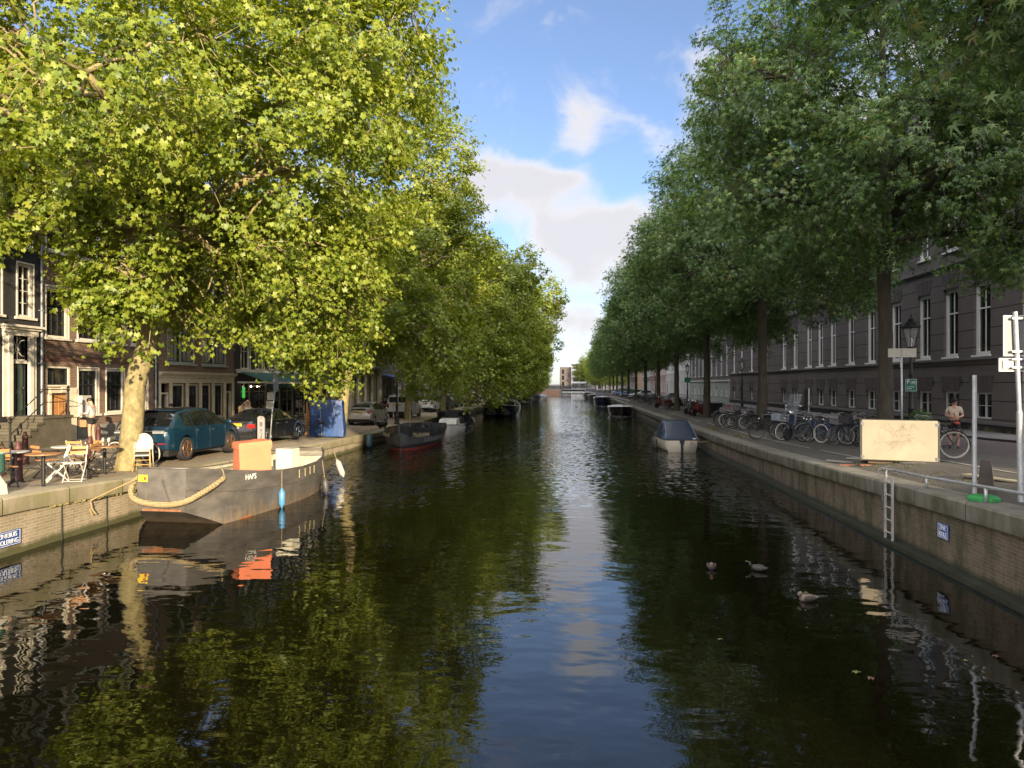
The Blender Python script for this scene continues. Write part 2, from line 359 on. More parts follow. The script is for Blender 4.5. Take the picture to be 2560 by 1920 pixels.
def copingmat(name, col, col2, moss):
    m = mat(name, col, .85, col2=col2, scale=1.6, bump=.35, bscale=14)
    t = m.node_tree; b = [n for n in t.nodes if n.type == 'BSDF_PRINCIPLED'][0]; src = b.inputs['Base Color'].links[0].from_socket
    tc = t.nodes.new('ShaderNodeTexCoord'); sp = t.nodes.new('ShaderNodeSeparateXYZ'); t.links.new(tc.outputs['Object'], sp.inputs[0])
    # joints between the stones every 1.9 m
    fr = t.nodes.new('ShaderNodeMath'); fr.operation = 'PINGPONG'; fr.inputs[1].default_value = .95; t.links.new(sp.outputs[1], fr.inputs[0])
    lt = t.nodes.new('ShaderNodeMath'); lt.operation = 'LESS_THAN'; lt.inputs[1].default_value = .012; t.links.new(fr.outputs[0], lt.inputs[0])
    mp = t.nodes.new('ShaderNodeMapping'); mp.inputs['Scale'].default_value = (2.2,2.2,.8); t.links.new(tc.outputs['Object'], mp.inputs[0])
    n = t.nodes.new('ShaderNodeTexNoise'); n.inputs['Scale'].default_value = 1.5; n.inputs['Detail'].default_value = 7; t.links.new(mp.outputs[0], n.inputs['Vector'])
    ge = t.nodes.new('ShaderNodeNewGeometry'); sg = t.nodes.new('ShaderNodeSeparateXYZ'); t.links.new(ge.outputs['Normal'], sg.inputs[0])
    fl = t.nodes.new('ShaderNodeMapRange'); fl.inputs[1].default_value = .3; fl.inputs[2].default_value = .9; fl.inputs[3].default_value = 1; fl.inputs[4].default_value = .35; t.links.new(sg.outputs[2], fl.inputs[0])
    mr = t.nodes.new('ShaderNodeMapRange'); mr.inputs[1].default_value = .38; mr.inputs[2].default_value = .62; mr.inputs[4].default_value = .85; t.links.new(n.outputs['Fac'], mr.inputs[0])
    mu = t.nodes.new('ShaderNodeMath'); mu.operation = 'MULTIPLY'; t.links.new(fl.outputs[0], mu.inputs[0]); t.links.new(mr.outputs[0], mu.inputs[1])
    mx = t.nodes.new('ShaderNodeMix'); mx.data_type = 'RGBA'; t.links.new(mu.outputs[0], mx.inputs['Factor']); t.links.new(src, mx.inputs['A']); mx.inputs['B'].default_value = c4(moss)
    mx2 = t.nodes.new('ShaderNodeMix'); mx2.data_type = 'RGBA'; t.links.new(lt.outputs[0], mx2.inputs['Factor']); t.links.new(mx.outputs['Result'], mx2.inputs['A']); mx2.inputs['B'].default_value = (.03,.03,.02,1)
    t.links.new(mx2.outputs['Result'], b.inputs['Base Color'])
    return m
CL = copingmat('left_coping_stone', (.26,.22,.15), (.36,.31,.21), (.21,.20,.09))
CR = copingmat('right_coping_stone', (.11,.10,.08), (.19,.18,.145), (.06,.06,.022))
def quay(side, qm, cm, label, joints):
    X = XL if side < 0 else XR; tab = ZLQ if side < 0 else ZRQ; t = thing('quay_wall', label, 'quay wall', (X, 0, 0))
    ys = [y for y in YS if -30 <= y <= 207]; fine = []
    for a, b_ in zip(ys, ys[1:]):
        n = max(1, int((b_-a)/1.2)) if a < 70 else 2
        fine += [a+(b_-a)*i/n for i in range(n)]
    fine.append(ys[-1])
    w = MB(); P = []
    for y in fine:
        j = .02*math.sin(y*1.7)+.015*math.sin(y*4.1)
        z = lerp(y, tab); P.append([(j*side*1.0+0*side, y, -2.1),(j*side, y, 0),(j*side, y, .35),(0, y, z-.3),(.35*side, y, z-.3)])
    w.grid(P); w.build('wall', qm, t)
    c = MB(); P = []
    for y in fine:
        z = lerp(y, tab); j = .012*math.sin(y*.9)
        P.append([(.02*side+0, y, z-.33),(-.07*side, y, z-.33),(-.085*side, y, z-.29+j),(-.085*side, y, z-.03+j),(-.05*side, y, z+.012+j),(.56*side, y, z+.014),(.56*side, y, z-.2)])
    c.grid(P); c.build('coping', cm, t, smooth=True, auto=30)
    return t
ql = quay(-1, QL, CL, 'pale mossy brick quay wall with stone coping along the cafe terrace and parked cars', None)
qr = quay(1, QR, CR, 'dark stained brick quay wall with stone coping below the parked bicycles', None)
# timber ledge at the foot of the right wall
b = MB(); b.grid([[(XR-.02,y,.10),(XR-.26,y,.09),(XR-.28,y,.02),(XR-.28,y,-.3)] for y in range(-5,120,5)])
b.build('ledge', mat('slimy_timber', (.018,.02,.012), .5, var=.4, bump=.4, bscale=8), None); o = bpy.context.scene.objects['ledge']; o.parent = qr; o.location = (-XR,0,0)
b = MB()
b.tube([(.012,16.6,1.02),(.012,16.6,.0)], .018, 6); b.tube([(.012,15.05,1.1),(.012,15.05,-.1)], .014, 6)
b.build('joint', mat('dark_joint', (.03,.03,.02), .9), ql)

# water
m, t, b_, out = newmat('canal_water')
b_.inputs['Base Color'].default_value = (.003,.0027,.0008,1); b_.inputs['Roughness'].default_value = .02; b_.inputs['IOR'].default_value = 1.65
tc = t.nodes.new('ShaderNodeTexCoord')
def wnoise(sc, det, stretch=(1,1,1), off=0, rough=.5):
    mp = t.nodes.new('ShaderNodeMapping'); mp.inputs['Scale'].default_value = stretch; mp.inputs['Location'].default_value = (off,off,0); t.links.new(tc.outputs['Object'], mp.inputs[0])
    n = t.nodes.new('ShaderNodeTexNoise'); n.inputs['Scale'].default_value = sc; n.inputs['Detail'].default_value = det; n.inputs['Roughness'].default_value = rough; n.noise_dimensions = '2D'; t.links.new(mp.outputs[0], n.inputs['Vector']); return n.outputs['Fac']
def wm(op, a, b=None, c=None, clamp=False):
    n = t.nodes.new('ShaderNodeMath'); n.operation = op; n.use_clamp = clamp
    for i, x in enumerate((a, b, c)):
        if x is None: continue
        if isinstance(x, (int, float)): n.inputs[i].default_value = x
        else: t.links.new(x, n.inputs[i])
    return n.outputs[0]
sp = t.nodes.new('ShaderNodeSeparateXYZ'); t.links.new(tc.outputs['Object'], sp.inputs[0])
def rng_(val, a, b, c=0, d=1, smooth=True):
    n = t.nodes.new('ShaderNodeMapRange'); n.interpolation_type = 'SMOOTHSTEP' if smooth else 'LINEAR'
    t.links.new(val, n.inputs[0])
    for i, x in enumerate((a, b, c, d)): n.inputs[i+1].default_value = x
    return n.outputs[0]
patch = rng_(wnoise(.09, 3, (1,.6,1), 3), .40, .62)
gust = rng_(sp.outputs[1], 15, 34)
calm = wm('MULTIPLY', gust, wm('ADD', wm('MULTIPLY', patch, .6), .5))
ampf = wm('MULTIPLY', calm, .013)
big = wm('MULTIPLY', wnoise(.9, 2, (1,1.6,1), 9), .012)
mid = wm('MULTIPLY', wnoise(3.2, 2, (1,1.7,1), 5), wm('ADD', .0011, wm('MULTIPLY', calm, .004)))
band = wm('MULTIPLY', rng_(sp.outputs[1], 17, 30), rng_(sp.outputs[1], 40, 80, 1, .3))
fine_ = wm('MULTIPLY', wnoise(9.0, 3, (1,1.4,1), 1), wm('MULTIPLY', ampf, .5))
hgt = wm('ADD', big, wm('ADD', mid, fine_))
# wind chop as real facet slopes, strongest between the barge and the far trees
mpc = t.nodes.new('ShaderNodeMapping'); mpc.inputs['Scale'].default_value = (1,.75,1); t.links.new(tc.outputs['Object'], mpc.inputs[0])
cn = t.nodes.new('ShaderNodeTexNoise'); cn.inputs['Scale'].default_value = 5.2; cn.inputs['Detail'].default_value = 3; cn.inputs['Roughness'].default_value = .6; t.links.new(mpc.outputs[0], cn.inputs['Vector'])
cs = t.nodes.new('ShaderNodeVectorMath'); cs.operation = 'SUBTRACT'; t.links.new(cn.outputs['Color'], cs.inputs[0]); cs.inputs[1].default_value = (.5,.5,.5)
cm2 = t.nodes.new('ShaderNodeVectorMath'); cm2.operation = 'MULTIPLY'; t.links.new(cs.outputs[0], cm2.inputs[0]); cm2.inputs[1].default_value = (.8,1.0,0)
cw = t.nodes.new('ShaderNodeVectorMath'); cw.operation = 'SCALE'; t.links.new(cm2.outputs[0], cw.inputs[0]); t.links.new(wm('MULTIPLY', wm('MULTIPLY', band, wm('ADD', wm('MULTIPLY', patch, .6), .4)), 1.7), cw.inputs['Scale'])
ca_ = t.nodes.new('ShaderNodeVectorMath'); ca_.operation = 'ADD'; t.links.new(cw.outputs[0], ca_.inputs[0]); ca_.inputs[1].default_value = (0,0,1)
cno = t.nodes.new('ShaderNodeVectorMath'); cno.operation = 'NORMALIZE'; t.links.new(ca_.outputs[0], cno.inputs[0])
bp = t.nodes.new('ShaderNodeBump'); bp.inputs['Strength'].default_value = 1; bp.inputs['Distance'].default_value = 1; t.links.new(cno.outputs[0], bp.inputs['Normal']); t.links.new(hgt, bp.inputs['Height']); t.links.new(bp.outputs[0], b_.inputs['Normal'])
w = MB(); w.grid([[(XL-.25, y, 0), (XR+.25, y, 0)] for y in (-40, 0, 40, 80, 120, 160, 210, 300, 460)]); tag(w.build('water', m), kind='structure')
# ---------------------------------------------------------------- trees
def leafmat(name, cols, trans=.4, gloss=.03):
    m = bpy.data.materials.new(name); m.use_nodes = True; t = m.node_tree; t.nodes.clear()
    out = t.nodes.new('ShaderNodeOutputMaterial'); ge = t.nodes.new('ShaderNodeNewGeometry')
    cr = t.nodes.new('ShaderNodeValToRGB'); els = cr.color_ramp.elements
    while len(els) < len(cols): els.new(.5)
    for e, (p, c) in zip(els, cols): e.position = p; e.color = c4(c)
    tc = t.nodes.new('ShaderNodeTexCoord'); n = t.nodes.new('ShaderNodeTexNoise'); n.inputs['Scale'].default_value = .55; n.inputs['Detail'].default_value = 3; t.links.new(tc.outputs['Object'], n.inputs['Vector'])
    a = t.nodes.new('ShaderNodeMath'); a.operation = 'MULTIPLY_ADD'; t.links.new(n.outputs['Fac'], a.inputs[0]); a.inputs[1].default_value = .9; a.inputs[2].default_value = -.45
    b = t.nodes.new('ShaderNodeMath'); b.operation = 'ADD'; b.use_clamp = True; t.links.new(ge.outputs['Random Per Island'], b.inputs[0]); t.links.new(a.outputs[0], b.inputs[1])
    t.links.new(b.outputs[0], cr.inputs[0])
    d = t.nodes.new('ShaderNodeBsdfDiffuse'); tr = t.nodes.new('ShaderNodeBsdfTranslucent'); g = t.nodes.new('ShaderNodeBsdfGlossy'); g.inputs['Roughness'].default_value = .5; g.inputs['Color'].default_value = (.9,.95,.9,1)
    t.links.new(cr.outputs[0], d.inputs[0])
    hs = t.nodes.new('ShaderNodeHueSaturation'); hs.inputs['Hue'].default_value = .485; hs.inputs['Saturation'].default_value = 1.1; hs.inputs['Value'].default_value = 1.5; t.links.new(cr.outputs[0], hs.inputs['Color']); t.links.new(hs.outputs[0], tr.inputs[0])
    m1 = t.nodes.new('ShaderNodeMixShader'); m1.inputs[0].default_value = trans; t.links.new(d.outputs[0], m1.inputs[1]); t.links.new(tr.outputs[0], m1.inputs[2])
    m2 = t.nodes.new('ShaderNodeMixShader'); m2.inputs[0].default_value = gloss; t.links.new(m1.outputs[0], m2.inputs[1]); t.links.new(g.outputs[0], m2.inputs[2])
    t.links.new(m2.outputs[0], out.inputs[0]); return m
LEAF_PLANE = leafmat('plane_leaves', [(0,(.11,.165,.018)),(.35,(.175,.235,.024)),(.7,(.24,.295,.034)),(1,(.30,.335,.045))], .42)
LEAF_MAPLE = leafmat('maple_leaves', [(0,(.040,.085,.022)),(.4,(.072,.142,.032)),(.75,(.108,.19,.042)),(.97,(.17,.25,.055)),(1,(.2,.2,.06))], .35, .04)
LEAF_FAR = leafmat('far_leaves', [(0,(.05,.085,.03)),(.5,(.075,.12,.035)),(1,(.12,.17,.05))], .4)
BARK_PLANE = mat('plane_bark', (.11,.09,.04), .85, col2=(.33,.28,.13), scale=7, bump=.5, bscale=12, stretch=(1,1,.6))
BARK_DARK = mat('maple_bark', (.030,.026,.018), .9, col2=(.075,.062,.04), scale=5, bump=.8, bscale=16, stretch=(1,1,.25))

def leaf_template(kind):
    """leaf in its own plane: x across, y towards the tip; (verts n x 3, quads)"""
    if kind == 'palmate':
        angs = [-105, -52, 0, 52, 105]; lens = [.62, .88, 1.05, .88, .62]; notch = .52; nin = [.5,.6,.68,.68,.6,.5]; na = [-140,-78,-26,26,78,140]
    elif kind == 'spiky':
        angs = [-95, -45, 0, 45, 95]; lens = [.6, 1.0, 1.25, 1.0, .6]; nin = [.3,.3,.33,.33,.3,.3]; na = [-130,-68,-22,22,68,130]
    else:
        v = np.array([(0,-.5,0),(.42,0,.06),(0,.55,-.05),(-.42,0,.06)]); return v, np.array([(0,1,2,3)])
    v = [(0,0,0)]
    for a, r in zip(na, nin): v.append((math.sin(R(a))*r, math.cos(R(a))*r, .10))
    for a, r in zip(angs, lens): v.append((math.sin(R(a))*r, math.cos(R(a))*r, -.26*r*r))
    v = np.array(v)*.5
    q = [(0, 1+i, 7+i, 2+i) for i in range(5)]
    return v, np.array(q)
def raw_mesh(name, V, Q, material):
    me = bpy.data.meshes.new(name); n, k = len(Q), Q.shape[1]
    me.vertices.add(len(V)); me.vertices.foreach_set('co', V.astype(np.float32).ravel())
    me.loops.add(n*k); me.loops.foreach_set('vertex_index', Q.astype(np.int32).ravel())
    me.polygons.add(n); me.polygons.foreach_set('loop_start', (np.arange(n)*k).astype(np.int32)); me.polygons.foreach_set('loop_total', np.full(n, k, np.int32))
    me.materials.append(material); me.update(calc_edges=True); return me
def norm(a): return a/np.maximum(np.linalg.norm(a, axis=-1, keepdims=True), 1e-9)
def leaves(centers, outs, sizes, kind, rng, droop=.5):
    tv, tq = leaf_template(kind); n = len(centers)
    nrm = norm(np.array([0,0,.75])+outs*.75+rng.normal(0,.55,(n,3)))
    tip = norm(outs*.6+rng.normal(0,.7,(n,3))+np.array([0,0,-droop])); tip = norm(tip-nrm*(tip*nrm).sum(1, keepdims=True)); side = np.cross(tip, nrm)
    P = centers[:,None,:]+sizes[:,None,None]*(side[:,None,:]*tv[None,:,0:1]+tip[:,None,:]*tv[None,:,1:2]+nrm[:,None,:]*tv[None,:,2:3])
    Q = tq[None]+(np.arange(n)*len(tv))[:,None,None]
    return P.reshape(-1,3), Q.reshape(-1, tq.shape[1])
def vnoise(p, seed, f):
    """cheap smooth noise from a few sines"""
    r = np.random.default_rng(seed); s = 0
    for i in range(5):
        k = r.normal(0, 1, 3)*f*(1+.6*i); s = s+np.sin(p@k+r.uniform(0, 6.28))/(1+.4*i)
    return s/2.2
def make_tree(seed, trunk, lobes, ncl, nlf, lsize, kind, leafm, barkm, limb_r=.16, gap=-.35, cl_r=.75, droop=.5, hang=0.0):
    """trunk = [(x,y,z,r)...]; lobes = [(x,y,z,rx,ry,rz)...] -> (trunk mesh, crown mesh)"""
    rng = np.random.default_rng(seed); mb = MB()
    tp = [Vector(p[:3]) for p in trunk]; tr = [p[3] for p in trunk]
    # knobbly trunk
    pts = []; rs = []
    for i in range(len(tp)-1):
        for k in range(4):
            f = k/4; pts.append(tp[i].lerp(tp[i+1], f)+Vector((rng.normal(0,.015), rng.normal(0,.015), 0))); rs.append((tr[i]*(1-f)+tr[i+1]*f)*(1+rng.normal(0,.035)))
    pts.append(tp[-1]); rs.append(tr[-1]); mb.tube(pts, rs, 14)
    pool = [np.array(p) for p in pts[len(pts)//2:]]; poolr = [.09]*len(pool)
    def curve(a, b, n, sag, jit):
        a = Vector(a); b = Vector(b); out = []
        L_ = (b-a).length
        for i in range(n+1):
            f = i/n; p = a.lerp(b, f)+Vector((0,0,sag*L_*math.sin(PI*f)))
            if 0 < i < n: p += Vector(rng.normal(0, jit*L_, 3))
            out.append(p)
        return out
    ht = [p.z for p in pts]
    for (x, y, z, rx, ry, rz) in lobes:
        zz = min(max(z-1.2-.45*math.hypot(x, y), tp[0].z+(tp[-1].z-tp[0].z)*.42), tp[-1].z)
        i0 = min(range(len(pts)), key=lambda i: abs(ht[i]-zz)); c = curve(pts[i0], (x, y, z), 7, .07, .025)
        r0 = min(limb_r, rs[i0]*.75); mb.tube(c, [r0*(1-.65*i/7) for i in range(8)], 8)
        pool += [np.array(p) for p in c[1:]]; poolr += [.04]*7
        for _ in range(9):
            d = norm(rng.normal(0,1,3)+np.array([0,0,.15])); f = rng.integers(2, 8); e = np.array([x,y,z])+d*np.array([rx,ry,rz])*rng.uniform(.5,.85)
            c2 = curve(c[f], e, 5, .05, .04); mb.tube(c2, [r0*.38*(1-.7*i/5) for i in range(6)], 5); pool += [np.array(p) for p in c2[1:]]; poolr += [.02]*5
    pool = np.array(pool)
    # spray centres near the shell of the lobes
    w = np.array([(l[3]*l[4]*l[5])**.62 for l in lobes]); w /= w.sum(); C = []; O = []
    while sum(map(len, C)) < ncl:
        k = rng.choice(len(lobes), 400, p=w); d = norm(rng.normal(0,1,(400,3))); d[:,2] = np.where(rng.random(400) < .2, d[:,2], d[:,2])
        r = rng.random(400)**.42; r = .25+.78*r
        Lb = np.array(lobes)[k]; p = Lb[:,:3]+d*Lb[:,3:]*r[:,None]
        dep = np.full(400, 9.)
        for l in lobes: dep = np.minimum(dep, np.linalg.norm((p-np.array(l[:3]))/np.array(l[3:]), axis=1))
        keep = (dep > rng.uniform(.15,.75,400)) & (vnoise(p, seed, .75)+.4*vnoise(p, seed+5, 1.7) > gap)
        C.append(p[keep]); O.append(d[keep])
    C = np.concatenate(C)[:ncl]; O = np.concatenate(O)[:ncl]
    # twig to each spray
    lp = []; lo = []; ls = []
    for i in range(ncl):
        d2 = ((pool-C[i])**2).sum(1); j = int(d2.argmin()); a = pool[j]; ax = norm(C[i]-a+O[i]*.4+np.array([0,0,-.25]))
        L_ = cl_r*rng.uniform(.7,1.4); e = C[i]+ax*L_*.6+np.array([0,0,-hang*rng.uniform(0,1)])
        mid = (a+e)/2+np.array([0,0,.12*math.sqrt(d2[j])])
        if d2[j] < 2.2: mb.tube([a, mid, e], [.018,.012,.004], 3, cap=False)
        else: q0 = C[i]-ax*L_*1.1+rng.normal(0,.15,3); mb.tube([q0, C[i]-ax*L_*.2+rng.normal(0,.06,3), e], [.013,.009,.003], 3, cap=False)
        f = rng.random(nlf)**.8; base = C[i]-ax*L_*.6
        q = base+(e-base)*f[:,None]+rng.normal(0,1,(nlf,3))*np.array([.33,.33,.24])*L_*(.55+.5*(1-f))[:,None]
        lp.append(q); lo.append(np.repeat(norm(O[i]+ax*.5)[None], nlf, 0)); ls.append(lsize*rng.uniform(.5,1.3,nlf))
    lp = np.concatenate(lp); lo = np.concatenate(lo); ls = np.concatenate(ls)
    V, Q = leaves(lp, lo, ls, kind, rng, droop)
    crown = raw_mesh('crown', V, Q, leafm)
    tm = bpy.data.meshes.new('trunk'); tm.from_pydata([tuple(p) for p in mb.v], [], mb.f); tm.materials.append(barkm); tm.polygons.foreach_set('use_smooth', [True]*len(tm.polygons)); tm.update()
    return tm, crown
def place_tree(data, name, label, x, y, rz=0, group=None, scale=1, z=None, sx=1, cat='tree'):
    t = thing(name, label, cat, (x, y, (gz(x, y) if z is None else z)-.05), rz, group); t.scale = (scale*sx, scale, scale)
    for me, nm in zip(data, ('trunk', 'crown')):
        o = bpy.data.objects.new(nm, me); COL.objects.link(o); o.parent = t
    return t
T1 = make_tree(11, [(0,0,-.1,.39),(.02,0,.5,.31),(.25,0,2.5,.28),(.7,.05,4.3,.27),(1.15,.1,6,.27),(1.5,.1,8.5,.2),(1.7,.2,12,.12),(1.8,.2,16,.06)],
    [(1,0,12.5,6.8,6.5,6),(1.5,.5,17.5,5,5,4),(5,0,8.5,3,4.5,3.8),(4.6,2.2,5.6,2.3,3,2.7),(1.6,2.5,6.2,2.3,2.6,2.2),(2,-4.6,9.3,3.2,3,2.8),(-3.2,-3.5,11,3.6,3.2,2.6),(-4,2,10.6,3.6,3.6,2.8),
     (1.3,-2.0,5.3,1.4,1.1,1.0),(-2.0,-3.2,6.2,1.7,1.0,.3),(-2.6,-4.6,10,1.9,1.5,.8),(4.2,4.6,4.3,1.6,2.0,2.1),(.9,.6,4.9,1.3,1.4,1.1),(6.3,1,12,2.4,3.6,3),(1.1,-1.7,4.6,1.2,.9,.9),(1.2,-1.8,5.2,1.3,1.0,1.0),(1.4,-1.9,5.2,1.3,.9,1.1),(1.3,-1.6,6.6,2.2,1.5,1.5),(-.2,-2.0,7.8,1.7,1.4,1.2)],
    2300, 66, .195, 'palmate', LEAF_PLANE, BARK_PLANE, .2, -.24, .8, .55, .25)
T2 = make_tree(12, [(0,0,-.1,.4),(.05,0,.5,.31),(.3,0,2.6,.28),(.55,.05,4.2,.3),(.5,.1,6,.25),(.6,.1,9,.18),(.7,.2,13,.1),(.8,.2,18,.05)],
    [(1,0,13,6.5,6.5,6),(1,.5,18.5,4.6,4.6,3.8),(5,0,9,3.4,4.8,4.4),(5,-2,4.9,2.6,3.2,2.5),(2.5,-4.5,7.5,3.2,2.8,2.8),(-3.5,-2,10,3.4,3.6,3.2),(-1,4,9,3.5,3.5,3.5),(4.8,3.4,4.4,2.6,3,2.4),(5.4,1,14,2.2,3.4,3)],
    1700, 52, .215, 'palmate', LEAF_PLANE, BARK_PLANE, .22, -.3, .85, .5, .2)
T3 = make_tree(13, [(0,0,-.1,.38),(.05,0,.5,.3),(.2,0,3,.26),(.5,.1,6,.22),(.6,.1,9,.16),(.7,.2,14,.08)],
    [(1.5,0,11,7.2,7.5,6.3),(7,0,9,4,5,4.8),(6.6,-1,4.4,3.3,4.4,3),(0,0,16,4.6,4.6,3.6),(9.6,1,12.4,1.9,2.3,1.9),(-3,0,9,4,5,4),(3,5,5.6,3,3,3)],
    1400, 34, .30, 'palmate', LEAF_PLANE, BARK_PLANE, .2, -.28, .95, .5, .2)
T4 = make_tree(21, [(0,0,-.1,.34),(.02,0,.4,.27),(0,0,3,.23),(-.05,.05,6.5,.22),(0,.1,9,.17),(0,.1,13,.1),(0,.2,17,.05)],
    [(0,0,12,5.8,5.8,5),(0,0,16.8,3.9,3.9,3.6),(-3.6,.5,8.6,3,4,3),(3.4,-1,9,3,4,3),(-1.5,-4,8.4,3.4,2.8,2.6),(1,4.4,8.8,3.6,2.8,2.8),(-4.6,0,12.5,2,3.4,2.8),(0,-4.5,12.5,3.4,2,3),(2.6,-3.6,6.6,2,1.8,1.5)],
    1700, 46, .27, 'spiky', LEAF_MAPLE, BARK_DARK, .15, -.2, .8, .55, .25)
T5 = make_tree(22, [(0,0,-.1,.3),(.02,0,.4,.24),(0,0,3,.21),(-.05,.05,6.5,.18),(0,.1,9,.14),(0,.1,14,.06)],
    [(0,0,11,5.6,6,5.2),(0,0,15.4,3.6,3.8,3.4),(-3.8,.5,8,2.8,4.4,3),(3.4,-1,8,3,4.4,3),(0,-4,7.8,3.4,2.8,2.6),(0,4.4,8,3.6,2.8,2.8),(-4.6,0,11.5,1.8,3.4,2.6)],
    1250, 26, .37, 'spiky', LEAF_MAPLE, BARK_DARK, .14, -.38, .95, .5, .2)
GL = 'plane trees along the left quay'; GR = 'maple trees along the right quay'
place_tree(T1, 'plane_tree', 'large sunlit plane tree with mottled yellowish trunk beside the cafe tables, nearest on the left', -12.56, 19.5, 0, GL)
place_tree(T2, 'plane_tree', 'sunlit plane tree with forked trunk rising behind the blue tarpaulin stack', -12.4, 37.7, 0, GL)
place_tree(T3, 'plane_tree', 'plane tree overhanging the boat with the red waterline, third on the left quay', -12.5, 54, 0, GL, .92)
LT = [('plane tree with low boughs over the navy steel boat, fourth on the left quay',70,R(12),.9),
      ('shaded plane tree with one long bough out over the canal, fifth on the left',87,R(-14),1.06),
      ('shaded plane tree behind the long-boughed one, sixth on the left quay',104,R(25),.9),
      ('plane tree above the small moored motorboats, seventh on the left quay',122,R(-30),.95),
      ('bright yellow-green plane tree before the far left abutment, eighth on the left quay',141,R(8),.82),
      ('smaller plane tree just this side of the far bridge on the left',163,R(40),.75),
      ('last plane tree beside the far bridge on the left quay',186,R(-20),.72)]
for lb, y, rz, s in LT: place_tree(T3, 'plane_tree', lb, -12.6, y, rz, GL, s)
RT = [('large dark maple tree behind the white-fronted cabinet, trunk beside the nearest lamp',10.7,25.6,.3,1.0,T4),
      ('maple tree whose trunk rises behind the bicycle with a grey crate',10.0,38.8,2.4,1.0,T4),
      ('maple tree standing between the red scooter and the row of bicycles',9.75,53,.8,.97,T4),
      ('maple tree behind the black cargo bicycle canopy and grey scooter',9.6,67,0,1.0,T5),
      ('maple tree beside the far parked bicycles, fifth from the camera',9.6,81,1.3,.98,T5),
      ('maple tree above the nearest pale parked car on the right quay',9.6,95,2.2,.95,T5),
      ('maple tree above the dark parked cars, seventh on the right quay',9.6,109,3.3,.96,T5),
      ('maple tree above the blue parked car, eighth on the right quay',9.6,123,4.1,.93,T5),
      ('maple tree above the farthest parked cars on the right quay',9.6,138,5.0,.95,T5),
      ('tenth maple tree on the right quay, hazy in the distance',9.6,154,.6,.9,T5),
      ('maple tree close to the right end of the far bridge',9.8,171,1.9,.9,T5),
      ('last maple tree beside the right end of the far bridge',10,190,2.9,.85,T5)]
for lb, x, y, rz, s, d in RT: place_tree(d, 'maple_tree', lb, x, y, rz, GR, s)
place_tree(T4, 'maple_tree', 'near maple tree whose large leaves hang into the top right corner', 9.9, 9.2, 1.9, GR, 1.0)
FT = [('distant tree right of the pale apartment block beyond the bridge',5.5,262,1,.75),('tall distant tree beyond the right end of the bridge',11,236,2,.9),('yellow sunlit tree beyond the bridge on the right',8.5,222,3,.72),
      ('distant grey-green tree in front of the pale apartment block',12,285,4,.9),('distant tree beyond the left end of the bridge',-14,235,5,.8),('bright sunlit tree at the left end of the bridge',-9.5,219,.4,.5),
      ('hazy distant tree standing left of the apartment block',-16,300,1.4,.8),('distant tree just right of the apartment block',10.5,318,.3,1.0),('low bushy tree right beside the far bridge railing',11,219,.9,.42),('second low bushy tree past the right end of the bridge',14.5,223,2.9,.45),('low bushy tree half hidden behind the bicycles on the bridge',7.2,232,3.3,.42),('distant tree on the right bank, second past the bridge',10,250,2.2,.85),('distant tree on the right bank, third past the bridge',10,268,4.2,.85)]
FARD = (T5[0], T5[1].copy()); FARD[1].materials[0] = LEAF_PLANE
for lb, x, y, rz, s in FT: place_tree(FARD, 'distant_tree', lb, x, y, rz, 'trees beyond the far bridge', s, z=.8)
# ---------------------------------------------------------------- buildings (local frame: x along the front, -y outwards, z up)
B_BROWN = brick('brown_brick', (.17,.085,.05), (.11,.055,.035), (.22,.18,.13), stain=.3, staincol=(.06,.035,.025))
B_RED = brick('red_brick', (.24,.10,.065), (.17,.075,.05), (.22,.19,.15), stain=.25, staincol=(.07,.04,.03))
B_GREY = brick('grey_brick', (.14,.13,.125), (.11,.105,.10), (.17,.165,.155), stain=.2)
B_BLACK = mat('black_facade', (.022,.022,.022), .7, var=.3)
B_WHITEW = mat('white_facade', (.52,.52,.50), .8, var=.1)
B_CREAMW = mat('cream_facade', (.42,.38,.28), .8, var=.15)
B_GREENG = mat('pale_green_render', (.36,.40,.36), .8, var=.08)
B_PINK = mat('pink_render', (.42,.27,.24), .8, var=.12)
ROOF_RED = brick('red_roof_tiles', (.22,.08,.05), (.15,.06,.04), (.08,.03,.02), .25, .3, 'xz', stain=.3)
ROOF_DARK = mat('slate', (.045,.045,.05), .6, var=.25)
def schoolbrick():
    m = brick('dark_purple_brick', (.128,.106,.100), (.100,.083,.078), (.17,.152,.142), .2, .055, stain=.3, staincol=(.045,.035,.035), msize=.011)
    t = m.node_tree; b = [n for n in t.nodes if n.type == 'BSDF_PRINCIPLED'][0]; src = b.inputs['Base Color'].links[0].from_socket
    tc = t.nodes.new('ShaderNodeTexCoord'); sp = t.nodes.new('ShaderNodeSeparateXYZ'); t.links.new(tc.outputs['Object'], sp.inputs[0])
    fr = t.nodes.new('ShaderNodeMath'); fr.operation = 'PINGPONG'; fr.inputs[1].default_value = .44; t.links.new(sp.outputs[2], fr.inputs[0])
    lt = t.nodes.new('ShaderNodeMath'); lt.operation = 'LESS_THAN'; lt.inputs[1].default_value = .02; t.links.new(fr.outputs[0], lt.inputs[0])
    mx = t.nodes.new('ShaderNodeMix'); mx.data_type = 'RGBA'; t.links.new(lt.outputs[0], mx.inputs['Factor']); t.links.new(src, mx.inputs['A']); mx.inputs['B'].default_value = (.012,.01,.01,1)
    t.links.new(mx.outputs['Result'], b.inputs['Base Color']); return m
B_SCHOOL = schoolbrick()
VOUS = mat('voussoir_stone', (.085,.07,.07), .8, var=.35, scale=5)
BAND = mat('stone_band', (.15,.145,.14), .8, var=.2)

